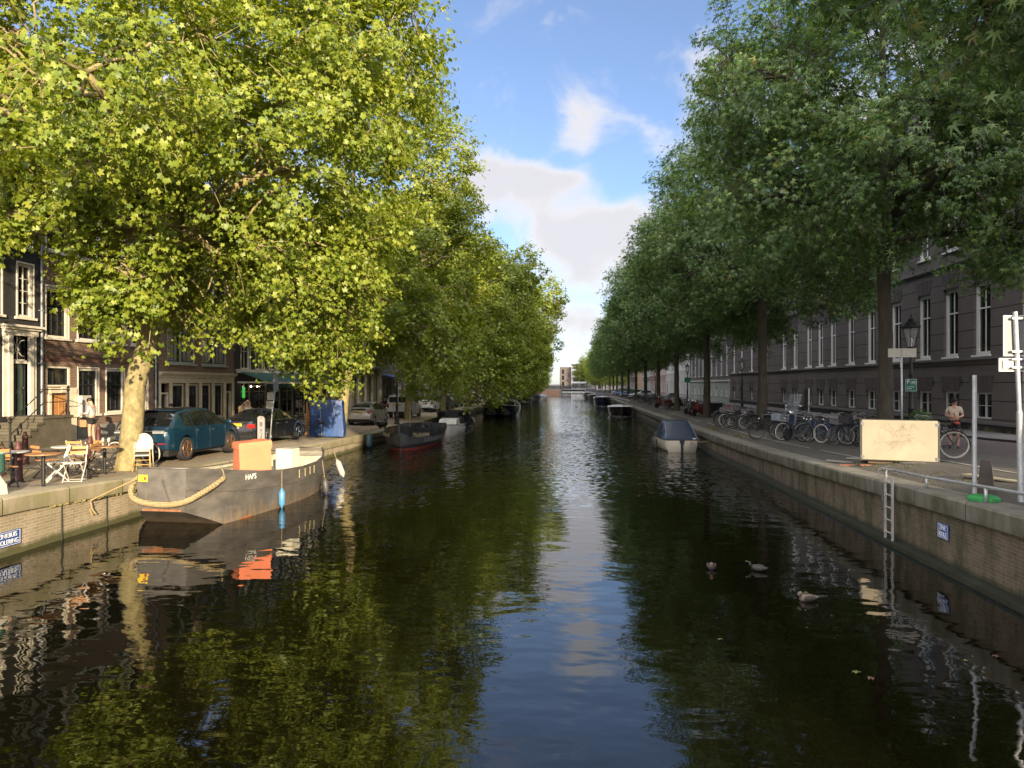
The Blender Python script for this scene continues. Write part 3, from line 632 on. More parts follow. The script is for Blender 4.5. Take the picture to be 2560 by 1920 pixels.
def wall_mesh(parent, w, z0, z1, ops, material, depth=.18, name='wall', body=10):
    mb = MB(); xs = sorted({0, w, *[o[0] for o in ops], *[o[1] for o in ops]}); zs = sorted({z0, z1, *[o[2] for o in ops], *[o[3] for o in ops]})
    for xa, xb in zip(xs, xs[1:]):
        run = None
        for za, zb in zip(zs, zs[1:]):
            cx, cz = (xa+xb)/2, (za+zb)/2; hole = any(o[0] < cx < o[1] and o[2] < cz < o[3] for o in ops)
            if hole:
                if run is not None: mb.add([(xa,0,run),(xb,0,run),(xb,0,za),(xa,0,za)], [(0,1,2,3)]); run = None
            elif run is None: run = za
        if run is not None: mb.add([(xa,0,run),(xb,0,run),(xb,0,z1),(xa,0,z1)], [(0,1,2,3)])
    for a, b, c, d in ops:
        mb.add([(a,0,c),(b,0,c),(b,0,d),(a,0,d),(a,depth,c),(b,depth,c),(b,depth,d),(a,depth,d)], [(0,1,5,4),(1,2,6,5),(2,3,7,6),(3,0,4,7)])
    mb.add([(0,0,z0),(0,0,z1),(0,body,z1),(0,body,z0),(w,0,z0),(w,0,z1),(w,body,z1),(w,body,z0)], [(0,1,2,3),(4,7,6,5),(3,2,6,7)])
    me = bpy.data.meshes.new(name); me.from_pydata(mb.v, [], mb.f); me.materials.append(material)
    o = bpy.data.objects.new(name, me); COL.objects.link(o); o.parent = parent; return o
def window(parent, x0, x1, z0, z1, cols=2, rows=2, fw=.09, frame=WHITE, sash=None, pane=GLASS, y=.06, sill=True, transom=None, bar=.028, casing=0, sillm=None, mull=None, curtain=False):
    f = MB(); d = .09
    f.box(x0, x0+fw, y-d*.3, y+d, z0, z1); f.box(x1-fw, x1, y-d*.3, y+d, z0, z1); f.box(x0+fw, x1-fw, y-d*.3, y+d, z1-fw, z1); f.box(x0+fw, x1-fw, y-d*.3, y+d, z0, z0+fw*.8)
    if casing:
        c = casing; f.box(x0-c, x0-.002, -.03, .02, z0, z1+c); f.box(x1+.002, x1+c, -.03, .02, z0, z1+c); f.box(x0-.001, x1+.001, -.03, .02, z1+.002, z1+c)
    s = f if sash is None else MB(); a, b, c_, e = x0+fw, x1-fw, z0+fw*.8, z1-fw
    if mull:
        for mx_ in mull: f.box(a+(b-a)*mx_-fw*.35, a+(b-a)*mx_+fw*.35, y-d*.2, y+d*.9, c_, e)
    if transom is not None:
        tz = c_+(e-c_)*transom; s.box(a, b, y+.0, y+.07, tz-.035, tz+.035)
    for i in range(1, cols): s.box(a+(b-a)*i/cols-bar/2, a+(b-a)*i/cols+bar/2, y+.02, y+.06, c_, e)
    zr = [c_+(e-c_)*i/rows for i in range(1, rows)]
    for zz in zr: s.box(a, b, y+.022, y+.058, zz-bar/2, zz+bar/2)
    if sash is not None:
        w = .05
        s.box(a, a+w, y+.01, y+.07, c_, e); s.box(b-w, b, y+.01, y+.07, c_, e); s.box(a+w, b-w, y+.01, y+.07, e-w, e); s.box(a+w, b-w, y+.01, y+.07, c_, c_+w)
    o = f.build('window', frame, parent)
    if sash is not None: s.build('sash', sash, o)
    p = MB(); p.add([(a,y+.05,c_),(b,y+.05,c_),(b,y+.05,e),(a,y+.05,e)], [(0,1,2,3)]); p.build('pane', pane, o)
    if curtain:
        q = MB(); n = 14
        for sx in (0, 1):
            xa = a+(b-a)*(0 if sx == 0 else .62); xb = a+(b-a)*(.38 if sx == 0 else 1)
            q.grid([[(xa+(xb-xa)*i/n, y+.046-.003*(i%2), c_), (xa+(xb-xa)*i/n, y+.046-.003*(i%2), e)] for i in range(n+1)])
        q.build('curtain', mat('net_curtain', (.22,.21,.18), .8), o)
    if sill:
        MB().box(x0-.08-casing, x1+.08+casing, -.09, y+.02, z0-.09, z0-.002).build('sill', sillm or frame, o)
    return o
def door(parent, x0, x1, z0, z1, m=DGREEN, frame=WHITE, y=.1, panels=True, handle=True, name='door'):
    d = MB(); d.box(x0, x1, y, y+.05, z0, z1)
    if panels:
        w = x1-x0; h = z1-z0
        for a, b in ((.08,.42),(.5,.92)):
            for q in ((.14,.46),(.54,.86)): d.box(x0+w*q[0], x0+w*q[1], y-.02, y, z0+h*a, z0+h*b)
    o = d.build(name, m, parent)
    if handle: MB().ellip((x1-.12, y-.05, z0+1.0), (.03,.03,.03), 8, 6).build('handle', CHROME, o)
    return o
def doorframe(parent, x0, x1, z0, z1, fw=.12, m=WHITE, y0=-.03, y1=.12):
    f = MB(); f.box(x0-fw, x0, y0, y1, z0, z1+fw); f.box(x1, x1+fw, y0, y1, z0, z1+fw); f.box(x0, x1, y0, y1, z1, z1+fw); return f.build('door_frame', m, parent)
def cornice(parent, w, z, h=.35, d=.3, m=WHITE, name='cornice', x0=0):
    prof = [(0,0),(-d*.35,0),(-d*.4,h*.35),(-d*.7,h*.5),(-d*.95,h*.75),(-d,h),(0,h)]
    c = MB(); c.prism([(a, z+b) for a, b in prof], x0-.0, x0+w, 'x'); return c.build(name, m, parent)
def roof(parent, w, z, dep=10, h=3.2, m=ROOF_RED, gable=None, d0=0.0):
    r = MB()
    r.add([(0,d0,z),(w,d0,z),(w,dep,z),(0,dep,z),(0,d0+dep*.5,z+h),(w,d0+dep*.5,z+h)], [(0,1,5,4),(2,3,4,5),(0,4,3),(1,2,5)])
    return r.build('roof', m, parent)
def chimney(rf, x, y, z): MB().box(x-.35, x+.35, y-.3, y+.3, z, z+1.9).box(x-.4, x+.4, y-.35, y+.35, z+1.9, z+2.02).build('chimney', B_BROWN, rf)
def pipe(parent, x, z0, z1, m=STEEL, y=-.09, r=.05):
    p = MB(); p.tube([(x,y,z0),(x,y,z1)], r, 8)
    z = z0+.6
    while z < z1: p.box(x-r-.02, x+r+.02, y-r-.005, 0, z, z+.04); z += 2
    return p.build('downpipe', m, parent)
def house(name, label, side, y0, y1, X=20, group=None, z=None):
    if side < 0: return thing(name, label, 'building', (-X, y0, 0), R(90), group), y1-y0
    return thing(name, label, 'building', (X, y1, 0), R(-90), group), y1-y0
G_H = 'canal houses along the street'

# --- left A: black house with the raised white doorway
t, w = house('canal_house', 'black canal house with a tall white doorway and arched fanlight above a stone stoop', -1, 17.5, 25.72, 20, G_H)
ops = [(6.7,7.5,2.3,5.2)]
wa = [(5.35,6.25,5.9,7.85),(7.0,7.75,5.9,7.85),(1.2,2.2,5.9,7.85),(3.2,4.2,5.9,7.85),(5.35,6.25,8.5,10.1),(6.95,7.7,8.5,10.1),(3.2,4.2,8.5,10.1),(1.2,2.2,8.5,10.1),(4.7,5.8,2.5,4.6),(1.4,2.9,2.5,4.6),(5.35,6.25,11,12.3),(6.95,7.7,11,12.3)]
wall_mesh(t, w, .8, 13.2, ops+wa, B_BLACK)
for a in wa: window(t, *a, cols=2, rows=4, fw=.1, casing=.06)
door(t, 6.7, 7.5, 2.3, 4.2, DGREEN, y=.12)
p = MB()
for x in (6.5, 7.5): p.box(x, x+.2, -.1, .1, 2.3, 5.35)
for x in (6.32, 7.72): p.box(x, x+.16, -.05, .06, 2.3, 5.2)
p.box(6.3, 7.9, -.12, .1, 5.2, 5.42); p.box(6.24, 7.96, -.2, .1, 5.42, 5.5); p.box(6.16, 8.04, -.28, .1, 5.5, 5.58); p.box(6.7, 7.5, .02, .14, 4.2, 4.32)
po = p.build('doorway_surround', WHITE, t)
f = MB(); f.ring(.30, .018, (6.74,.1,4.76), 'y', 20, 5, a0=R(-88), a1=R(88)); f.ring(.30, .018, (7.46,.1,4.76), 'y', 20, 5, a0=R(92), a1=R(268)); f.ring(.08, .02, (7.1,.1,4.7), 'y', 12, 5); f.box(7.085,7.115,.08,.11,4.32,5.2); f.box(6.7,7.5,.08,.11,4.32,4.35)
fo = f.build('fanlight', WHITE, t); MB().add([(6.7,.13,4.32),(7.5,.13,4.32),(7.5,.13,5.2),(6.7,.13,5.2)], [(0,1,2,3)]).build('pane', GLASS, fo)
cornice(t, w, 13.2, .5, .45); chimney(roof(t, w, 13.7, 10, 3.6), 5, 4, 16)
st = MB(); st.box(6.4, 7.85, -1.45, -.13, .9, 2.22); st.box(6.35, 7.9, -1.5, -.13, 2.22, 2.3)
for i in range(5): st.box(6.4-.3*(i+1), 6.4-.3*i-.002, -1.45, -.13, .9, 2.22-.2*(i+1)); st.box(6.36-.3*(i+1), 6.4-.3*i-.03, -1.5, -.13, 2.22-.2*(i+1)+.001, 2.3-.2*(i+1))
sto = st.build('stoop', mat('stoop_stone', (.085,.075,.052), .85, var=.35, scale=2, bump=.2), t)
r_ = MB()
P0, P1, P2 = (5.0,-1.38), (6.55,-1.38), (7.78,-1.38)
for (x, y), za, zb in ((P0,1.2,2.3),(P1,2.3,3.4),(P2,2.3,3.35)):
    r_.lathe([(.06,za),(.06,za+.1),(.035,za+.16),(.035,zb-.18),(.055,zb-.12),(.035,zb-.06),(.05,zb),(.01,zb+.06)], 10, (x,y,0))
for dz in (0, -.45): r_.tube([(P0[0],P0[1],2.2+dz),(P1[0],P1[1],3.25+dz)], .018, 6); r_.tube([(P1[0],P1[1],3.25+dz),(P2[0],P2[1],3.25+dz)], .018, 6)
r_.tube([(P2[0],P2[1],3.25),(P2[0],-.15,3.25)], .018, 6)
r_.build('railing', IRON, sto)

# --- left B: brown brick, three bays
t, w = house('canal_house', 'narrow brown brick canal house with a low orange wooden door behind the stoop', -1, 25.72, 33.3, 20, G_H)
bx = [(2.0,3.25),(3.78,5.0),(5.6,6.8)]
ops = [(.25,1.55,3.35,4.15)]+[(a,b,2.2,4.1) for a, b in bx]
u1 = [(.2,1.4,5.25,7.2)]+[(a,b,5.25,7.2) for a, b in bx]; u2 = [(.2,1.4,8.6,10.6)]+[(a,b,8.6,10.6) for a, b in bx]; u3 = [(a,b,11.6,12.9) for a, b in [(.3,1.3)]+bx]
wall_mesh(t, w, .8, 13.6, ops+u1+u2+u3+[(.5,1.35,1.15,3.05)], B_BROWN)
window(t, *ops[0], cols=3, rows=1, fw=.08, frame=WHITE, sash=BLACKP, sill=False)
for a, b in bx: window(t, a, b, 2.2, 4.1, cols=3, rows=3, fw=.1, frame=WHITE, sash=BLACKP, transom=.66, casing=.05)
for q in u1+u2: window(t, *q, cols=3, rows=3, fw=.1, frame=WHITE, sash=BLACKP, transom=.6, casing=.07)
for q in u3: window(t, *q, cols=2, rows=2, fw=.09, frame=WHITE, sash=BLACKP)
door(t, .5, 1.35, 1.15, 3.05, WOOD, y=.08)
MB().box(1.38,1.85,-.06,.0,1.15,3.15).box(.35,1.85,-.07,0,3.1,3.3).box(.95,1.2,-.1,-.07,3.14,3.34).box(.3,.45,-.06,0,1.15,3.1).build('door_surround', CREAM, t)
MB().box(1.9,2.45,-.25,0,2.1,2.98).build('utility_box', mat('pale_grey_box', (.42,.41,.36), .6, var=.1), t)
MB().box(1.9,7.58,-.07,0,.9,1.75).build('plinth', STONE, t)
MB().box(0,7.58,-.015,0,4.35,4.6).build('soldier_course', mat('dark_brick_course', (.10,.05,.035), .85, var=.3, scale=20), t)
cornice(t, w, 13.6, .55, .5); chimney(roof(t, w, 14.1, 10, 3, ROOF_RED), 2, 3, 16)
pipe(t, -.12, 1.6, 13.5, mat('blue_grey_pipe', (.22,.23,.24), .4, .3)); pipe(t, 7.35, 1.5, 13.5, mat('blue_grey_pipe', (.22,.23,.24), .4, .3)); pipe(t, 7.5, 1.5, 13.5, IRON, r=.035)

# --- left C: brick over a cream shopfront
t, w = house('canal_house', 'dark brown brick house with wide curtained windows over a cream shopfront cornice', -1, 33.3, 41.3, 20, G_H)
up = [(.9,3.55,4.5,6.8),(4.27,7.05,4.5,6.8)]; up2 = [(.9,3.55,7.8,9.8),(4.27,7.05,7.8,9.8)]; up3 = [(.9,3.55,10.8,12.3),(4.27,7.05,10.8,12.3)]
sh = [(.25,.95,1.1,3.45),(1.35,2.45,1.6,3.45),(2.85,3.85,1.6,3.45),(4.15,5.2,1.6,3.45),(5.6,6.6,1.6,3.45),(6.9,7.6,1.1,3.45)]
wall_mesh(t, w, .8, 13.4, up+up2+up3+sh, B_BROWN)
for q in up+up2+up3: window(t, *q, cols=4, rows=1, fw=.11, frame=mat('grey_green_frame', (.33,.34,.29), .5), sash=BLACKP, transom=.68, mull=(.5,), bar=.02, curtain=(q in up))
for q in sh[1:5]: window(t, *q, cols=2, rows=1, fw=.08, frame=CREAM, sash=BLACKP, transom=.7, sill=True)
for q in (sh[0], sh[5]): door(t, q[0]+.08, q[1]-.08, 1.1, 2.95, BLACKP, y=.12); doorframe(t, q[0]+.08, q[1]-.08, 1.1, 2.95, .08, CREAM); 
c = MB(); c.box(.05, w-.1, -.06, 0, 3.5, 3.75)
for x in (.05,1.05,2.6,3.95,5.35,6.68,7.7): c.box(x, x+.2, -.08, 0, 1.1, 3.5)
c.build('shopfront', CREAM, t); cornice(t, w-.1, 3.76, .3, .28, CREAM, 'shop_cornice', .02)
cornice(t, w, 13.4, .5, .45, WHITE); roof(t, w, 13.9, 10, 2.6, ROOF_DARK); pipe(t, 7.9, 1.4, 13, IRON, r=.04)

# --- left D: black cafe front with the green awning
t, w = house('canal_house', 'black cafe building with white sash windows above the long green awning', -1, 41.3, 57.4, 20, G_H)
wx = [(.9+2.05*i, 2.1+2.05*i) for i in range(7)]
up = [(a,b,4.35,6.6) for a, b in wx]+[(a,b,7.8,9.8) for a, b in wx]+[(a,b,10.8,12.4) for a, b in wx]
sh = [(.8,2.2,1.05,3.6),(2.7,4.6,1.05,3.6),(5,6.9,1.05,3.6),(7.3,9.2,1.05,3.6),(9.6,11.5,1.05,3.6),(11.9,13.8,1.05,3.6),(14.1,15.6,1.05,3.6)]
wall_mesh(t, w, .8, 13.6, up+sh, B_BLACK)
for q in up: window(t, *q, cols=2, rows=2, fw=.12, casing=.05)
for q in sh: window(t, *q, cols=2, rows=1, fw=.1, frame=mat('worn_cream_post', (.33,.28,.20), .6), transom=.78, sill=False)
cornice(t, w, 13.6, .5, .45); roof(t, w, 14.1, 10, 3, ROOF_DARK)
MB().box(1.0,1.32,-.06,-.02,2.6,3.25).build('menu_sign', ledmat('green_sign', (.05,.35,.06), .5), t)
for x in (1.5, 2.4, 4.75):
    MB().ellip((x,-.35,3.3), (.05,.05,.05), 8, 6).build('wall_lamp', ledmat('warm_bulb', (1,.8,.5), 6), t)
aw = thing('awning', 'long dark green awning with pale edge along the black cafe front', 'awning', (-20,41.6,0), R(90))
a = MB(); n = 12
a.grid([[(15*i/n,-.12,4.2),(15*i/n,-1.0,3.88+(.015 if i % 2 else 0)),(15*i/n,-1.9,3.56)] for i in range(n+1)])
a.grid([[(15*i/n,-1.905,3.47),(15*i/n,-1.91,3.22)] for i in range(n+1)])
a.build('canvas', mat('green_canvas', (.006,.062,.048), .75, var=.15), aw)
a = MB(); a.box(0,15,-1.98,-1.86,3.46,3.58); a.box(-.08,0,-1.95,-.1,3.5,3.6); a.box(-.15,15.1,-.2,-.02,4.12,4.34)
for x in (1.5,5.5,9.5,13.5): a.bar((x,-.1,3.3),(x+.4,-1.86,3.46),.04,.04)
a.build('frame', WHITE, aw)

# --- left E: pale colonnaded ground floor
t, w = house('canal_house', 'pale cream building with ground-floor columns beyond the green awning', -1, 57.4, 72.5, 20, G_H)
up = [(a,b,5.9,8.2) for a, b in [(1+2.3*i, 2.2+2.3*i) for i in range(6)]]+[(a,b,9.4,11.4) for a, b in [(1+2.3*i, 2.2+2.3*i) for i in range(6)]]
sh = [(.7+2.4*i, 2.1+2.4*i, 1.3, 4.1) for i in range(6)]
wall_mesh(t, w, .8, 13.4, up+sh, B_CREAMW)
for q in up: window(t, *q, cols=2, rows=3)
for q in sh: window(t, *q, cols=2, rows=4, transom=.7)
c = MB()
for i in range(7): c.lathe([(.2,.9),(.2,1.15),(.15,1.2),(.14,4.1),(.2,4.2),(.2,4.35)], 12, (.35+2.4*i,-.35,0))
c.build('columns', CREAM, t); c = MB().box(0,w,-.65,0,4.35,4.9); c.box(0,w,-.8,0,4.9,5.02); c.build('entablature', mat('weathered_lead', (.11,.105,.10), .7, var=.3), t)
cornice(t, w, 13.4, .5, .45, CREAM); roof(t, w, 13.9, 10, 2.6, ROOF_DARK)

def generic(label, side, y0, y1, m, H_=12.5, frame=WHITE, z0=1.0, storeys=3, bay=2.4, ww=1.15, lower=None, rf=ROOF_DARK, rows=2, cor=WHITE, gable=False, pane=GLASS, name='canal_house', group=G_H):
    t, w = house(name, label, side, y0, y1, 20, group); n = max(2, int(w/bay)); ops = []
    st = (H_-1.2)/storeys
    for s_ in range(storeys):
        for i in range(n):
            cx = w*(i+.5)/n; zz = 1.0+st*s_+(.9 if s_ else .75)
            if s_ == 0 and i == 1: ops.append((cx-.5, cx+.5, 1.15, 3.4, 'd'))
            else: ops.append((cx-ww/2, cx+ww/2, zz, zz+min(2.3, st-1.3), 'w'))
    wall_mesh(t, w, .8, H_+.6, [o[:4] for o in ops], m)
    for o in ops:
        if o[4] == 'd': door(t, *o[:4], m=DGREEN); doorframe(t, *o[:4], m=frame, fw=.08, y0=-.02)
        else: window(t, *o[:4], cols=2, rows=rows, frame=frame, pane=pane, fw=.1, casing=.05)
    if lower: MB().box(0,w,-.05,-.002,.9,1.65).build('plinth', lower, t)
    cornice(t, w, H_+.6, .45, .4, cor)
    if gable:
        c = w/2; z = H_+1.05
        MB().prism([(0,z),(w,z),(w*.82,z+1.2),(w*.72,z+1.2),(w*.66,z+2.6),(c+.7,z+2.8),(c,z+3.4),(c-.7,z+2.8),(w*.34,z+2.6),(w*.28,z+1.2),(w*.18,z+1.2)], 0, .35, 'y').build('gable', m, t)
    roof(t, w, H_+1.05, 10, 3, rf, d0=.36 if gable else 0)
    return t
generic('white-grey house with the blue awning behind the white van', -1, 72.5, 84, B_GREY, 12.5)
aw = thing('awning', 'bright blue awning over the pavement behind the white van', 'awning', (-20,74.5,0), R(90))
MB().grid([[(6*i/6,-.05,4.5),(6*i/6,-1.9,4.0),(6*i/6,-1.92,3.7)] for i in range(7)]).build('canvas', mat('blue_canvas', (.02,.05,.30), .7), aw); MB().box(0,6,-1.96,-1.9,3.96,4.04).build('frame', WHITE, aw)
yy = 84
for i, (ln, m, lb, gb) in enumerate([(7.5,B_BROWN,'brown brick gabled house half hidden by plane foliage on the left',True),(9,B_WHITEW,'white-fronted house seen through gaps in the left trees',False),(8,B_RED,'red brick house past the white one on the left street',True),
        (10,B_GREY,'grey house in the middle of the left terrace',False),(7,B_BROWN,'slim brown house in the far half of the left terrace',True),(9,B_CREAMW,'cream house far along the left street',False),(12,B_RED,'wide red brick house far along the left street',False),
        (10,B_BROWN,'brown brick house near the far left abutment',True),(16,B_PINK,'sunlit pink house beside the far bridge on the left',False),(17,B_RED,'last red brick house before the bridge on the left',False)]):
    generic(lb, -1, yy, yy+ln, m, 11.5+(i*37 % 5)*.5, gable=gb, rf=ROOF_RED if i % 2 else ROOF_DARK); yy += ln
yy = 17.5
generic('dark house just left of the black doorway house', -1, 9.5, 17.5, B_BROWN, 13)

# --- right: long dark brick building
def school(label, y0, y1, wins, z_top=20.0, dbl=False):
    t, w = house('school_building', label, 1, y0, y1, 20, 'dark brick institutional buildings'); ops = []
    for yc, ww in wins:
        x = y1-yc; ops += [(x-ww/2,x+ww/2,4.88,8.5,'t'), (x-ww/2,x+ww/2,10.5,13.2,'t'), (x-ww/2,x+ww/2,14.6,17.0,'t'), (x-ww/2-.1,x+ww/2+.1,1.75,3.05,'b')]
    wall_mesh(t, w, .8, z_top, [o[:4] for o in ops], B_SCHOOL, .32)
    for x0, x1, a, b, k in ops:
        if k == 't':
            window(t, x0, x1, a, b, cols=2, rows=1, fw=.21, frame=mat('bright_white_paint', (.78,.78,.76), .5, var=.06), transom=.66, y=.16, sill=True, bar=.06, pane=GLASS if random.random() < .45 else CURT)
        else: window(t, x0, x1, a, b, cols=2, rows=2, fw=.1, frame=WHITE2, y=.2, sill=False, mull=(.5,), bar=.03)
    v = MB()
    for x0, x1, a, b, k in ops:
        c = (x0+x1)/2
        for i in range(7):
            f0, f1 = (i-3.5)/3.5, (i-2.5)/3.5; hw = (x1-x0)/2; tz = b+.75 if k == 't' else b+.8; e = .012 if i % 2 else .03
            v.prism([(c+f0*hw, b+.002),(c+f1*hw-.02, b+.002),(c+f1*hw*1.3-.02, tz),(c+f0*hw*1.3, tz)], -e, -.001, 'y')
    v.build('voussoirs', VOUS, t)
    b = MB(); b.box(0,w,-.12,-.002,4.66,4.79); b.box(0,w,-.08,-.002,9.62,9.72); b.box(0,w,-.16,-.002,9.72,9.86); b.box(0,w,-.1,-.002,14.1,14.25); b.build('string_course', BAND, t)
    MB().box(0,w,-.12,-.001,1.5,1.64).build('plinth_course', BAND, t); MB().box(0,w,-.09,-.002,.8,1.5).build('plinth', mat('black_plinth', (.02,.018,.018), .7), t)
    v = MB()
    for x0, x1, a, b_, k in ops:
        if k == 'b' : v.box(x0-1.05, x0-.92, -.01, .0, 3.35, 3.65)
    v.build('air_brick', BLACKP, t)
    cornice(t, w, z_top, .7, .6, BAND); roof(t, w, z_top+.7, 12, 2.5, ROOF_DARK)
    return t
s1 = school('long dark purple-brown brick building with tall white sash windows behind the bicycles', 33.8, 75.9, [(y,1.45) for y in (37.0,39.9,42.8,46.4,50.1,53.6,57.2,60,62.8,66.6,70)])
pipe(s1, -.02+.3, 1.1, 19.5, mat('white_pipe', (.5,.5,.48), .5), r=.07); 
door(s1, 12.3, 13.3, 1.05, 3.0, BLACKP, y=-.14); pipe(s1, 13.5, 1.1, 3.1, mat('white_pipe', (.5,.5,.48), .5), r=.09)
s2 = school('dark brick wing with paired white windows beyond the white downpipe', 76.1, 93.2, [(78.6,1.3),(82.3,1.3),(87,1.3),(91,1.3)])
# --- right: following houses
def slabhouse():
    t, w = house('canal_house', 'grey-brown house with a pale green ground floor and rows of white windows', 1, 93.3, 124, 20, G_H)
    n = 9; ops = []
    for i in range(n):
        x = w*(i+.5)/n; ops += [(x-.55,x+.55,4.6,8.6),(x-.55,x+.55,10,13)]; ops += [(x-.5,x+.5,1.9,3.1)]
    wall_mesh(t, w, 3.9, 17.2, [o for o in ops if o[3] > 4], B_GREY); wall_mesh(t, w, .8, 3.9, [o for o in ops if o[3] < 4], B_GREENG, name='ground_floor_wall')
    for o in ops: window(t, *o, cols=2, rows=2, frame=WHITE2)
    MB().box(0,w,-.1,-.002,3.8,3.98).build('string_course', WHITE2, t); cornice(t, w, 17.2, .5, .5, WHITE2); roof(t, w, 17.7, 10, 2.5, ROOF_DARK)
slabhouse()
generic('white stone-fronted house with many small panes on the right', 1, 124.2, 140, B_WHITEW, 17, WHITE2, storeys=4, bay=1.9, ww=1.0, rows=4)
generic('white house with a balcony beyond the many-paned one on the right', 1, 140.2, 156, B_WHITEW, 16, WHITE2, storeys=4, bay=2.2, rows=3)
generic('pink and white house on the right quay behind the parked cars', 1, 156.2, 170, B_PINK, 15.5, WHITE2, storeys=4)
generic('brick house with white window frames far along the right quay', 1, 170.2, 186, B_RED, 16, WHITE2, storeys=4)
generic('last grey house before the bridge on the right quay', 1, 186.2, 205, B_GREY, 15.5, WHITE2, storeys=4)
# unseen blocks added behind the camera, sized and spaced to shade the right bank
def corner(label, x0, x1, y0, y1, Hh, m=B_BROWN):
    t = thing('added_shade_house', label, 'building', (x0, y1, 0), 0); w = x1-x0
    # front faces the quay side street (+y): turn the local frame by 180 degrees
    t.rotation_euler = (0,0,PI); t.location = (x1, y1, 0)
    n = max(2, int(w/2.6)); ops = [(w*(i+.5)/n-.55, w*(i+.5)/n+.55, 1.8+3.3*s_, 3.8+3.3*s_) for i in range(n) for s_ in range(int((Hh-2)/3.3))]
    wall_mesh(t, w, .5, Hh, ops, m, body=y1-y0)
    for o in ops: window(t, *o, cols=2, rows=2)
    cornice(t, w, Hh, .5, .4); roof(t, w, Hh+.5, y1-y0, 1.5, ROOF_DARK)
corner('brown brick corner house across the side street behind the camera', 14.5, 19.9, -18, -14, 21)
corner('low brick house in the gap behind the camera', 20.1, 27.0, -18, -14, 7.0, B_RED)
corner('tall dark corner house right of the low one behind the camera', 27.2, 60, -18, -14, 28)

# --- far bridge, abutments and what stands beyond
BRK = brick('abutment_brick', (.40,.21,.12), (.30,.16,.10), (.33,.26,.18), .3, .1, 'xz', stain=.3)
t = thing('bridge', 'flat far bridge with dark steel deck, brick abutment and row of bicycles on it', 'bridge', (0, 209, 0))
MB().box(-11.2,-3.2,-1.5,10,-1,1.75).box(5.4,6.95,-1.5,10,-1,1.75).build('abutment', BRK, t)
MB().box(-3.5,-2.9,-1.7,10,-1,1.95).box(5.2,5.6,-1.7,10,-1,1.95).build('pier', STONE, t)
MB().box(-2.9,5.2,-.6,9,1.25,1.75).build('deck', mat('bridge_steel', (.05,.05,.05), .6), t)
MB().box(-60,-2.9,-.5,9.2,1.75,1.95).box(5.2,60,-.5,9.2,1.75,1.95).box(-2.9,5.2,-.9,9.2,1.75,1.95).build('roadway', CONC, t)
rl = MB()
for i in range(35): rl.box(-11+i*.5-.02, -11+i*.5+.02, -.85,-.81,1.95,2.85)
for z in (2.3,2.85): rl.box(-11.2,7,-.86,-.8,z,z+.05)
rl.build('railing', mat('grey_rail', (.3,.3,.3), .5), t)
t = thing('apartment_block', 'pale far apartment block with white balconies beyond the bridge', 'building', (-5.4, 330, 0))
MB().box(0,5.2,0,12,.5,11.2).build('stair_tower', mat('taupe_render', (.075,.064,.06), .8), t)
MB().box(5.3,13,.6,12,.5,12.2).build('wall', mat('white_render', (.40,.38,.36), .8), t)
bl = MB()
for k in range(4):
    bl.box(5.4,12.9,-1.0,.6,.9+2.8*k,1.05+2.8*k)
    for i in range(3): bl.box(5.4+3.4*i,5.5+3.4*i,-1.0,.6,1.05+2.8*k,3.5+2.8*k)
    bl.box(5.4,12.9,-1.02,-.96,1.05+2.8*k,1.7+2.8*k)
bl.build('balcony', WHITE2, t)
for k in range(4):
    for i in range(2):
        f = MB().box(6+3.4*i,8.2+3.4*i,.52,.62,1.1+2.8*k,3.2+2.8*k).build('window', WHITE2, t); MB().box(6.1+3.4*i,8.1+3.4*i,.48,.53,1.2+2.8*k,3.1+2.8*k).build('pane', GLASS, f)
for k in range(3): MB().box(1.0,2.0,-.05,.02,2.5+2.8*k,4.5+2.8*k).build('window', GLASS, t)
MB().box(5.2,13.1,-1.2,12.2,12.2,12.5).build('roof', ROOF_DARK, t)

for lb, y0, y1, m, hh in (('brick house just past the right end of the far bridge',221,242,B_BROWN,13),('grey house beyond the bridge on the right bank',242.2,268,B_GREY,14),('last brown house beyond the bridge on the right bank',268.2,300,B_BROWN,13)): generic(lb, 1, y0, y1, m, hh, WHITE2, bay=3)
for lb, y0, y1, m, hh in (('brick house just past the left end of the far bridge',221,246,B_RED,12),('brown house beyond the bridge on the left bank',246.2,280,B_BROWN,13)): generic(lb, -1, y0, y1, m, hh, WHITE2, bay=3)
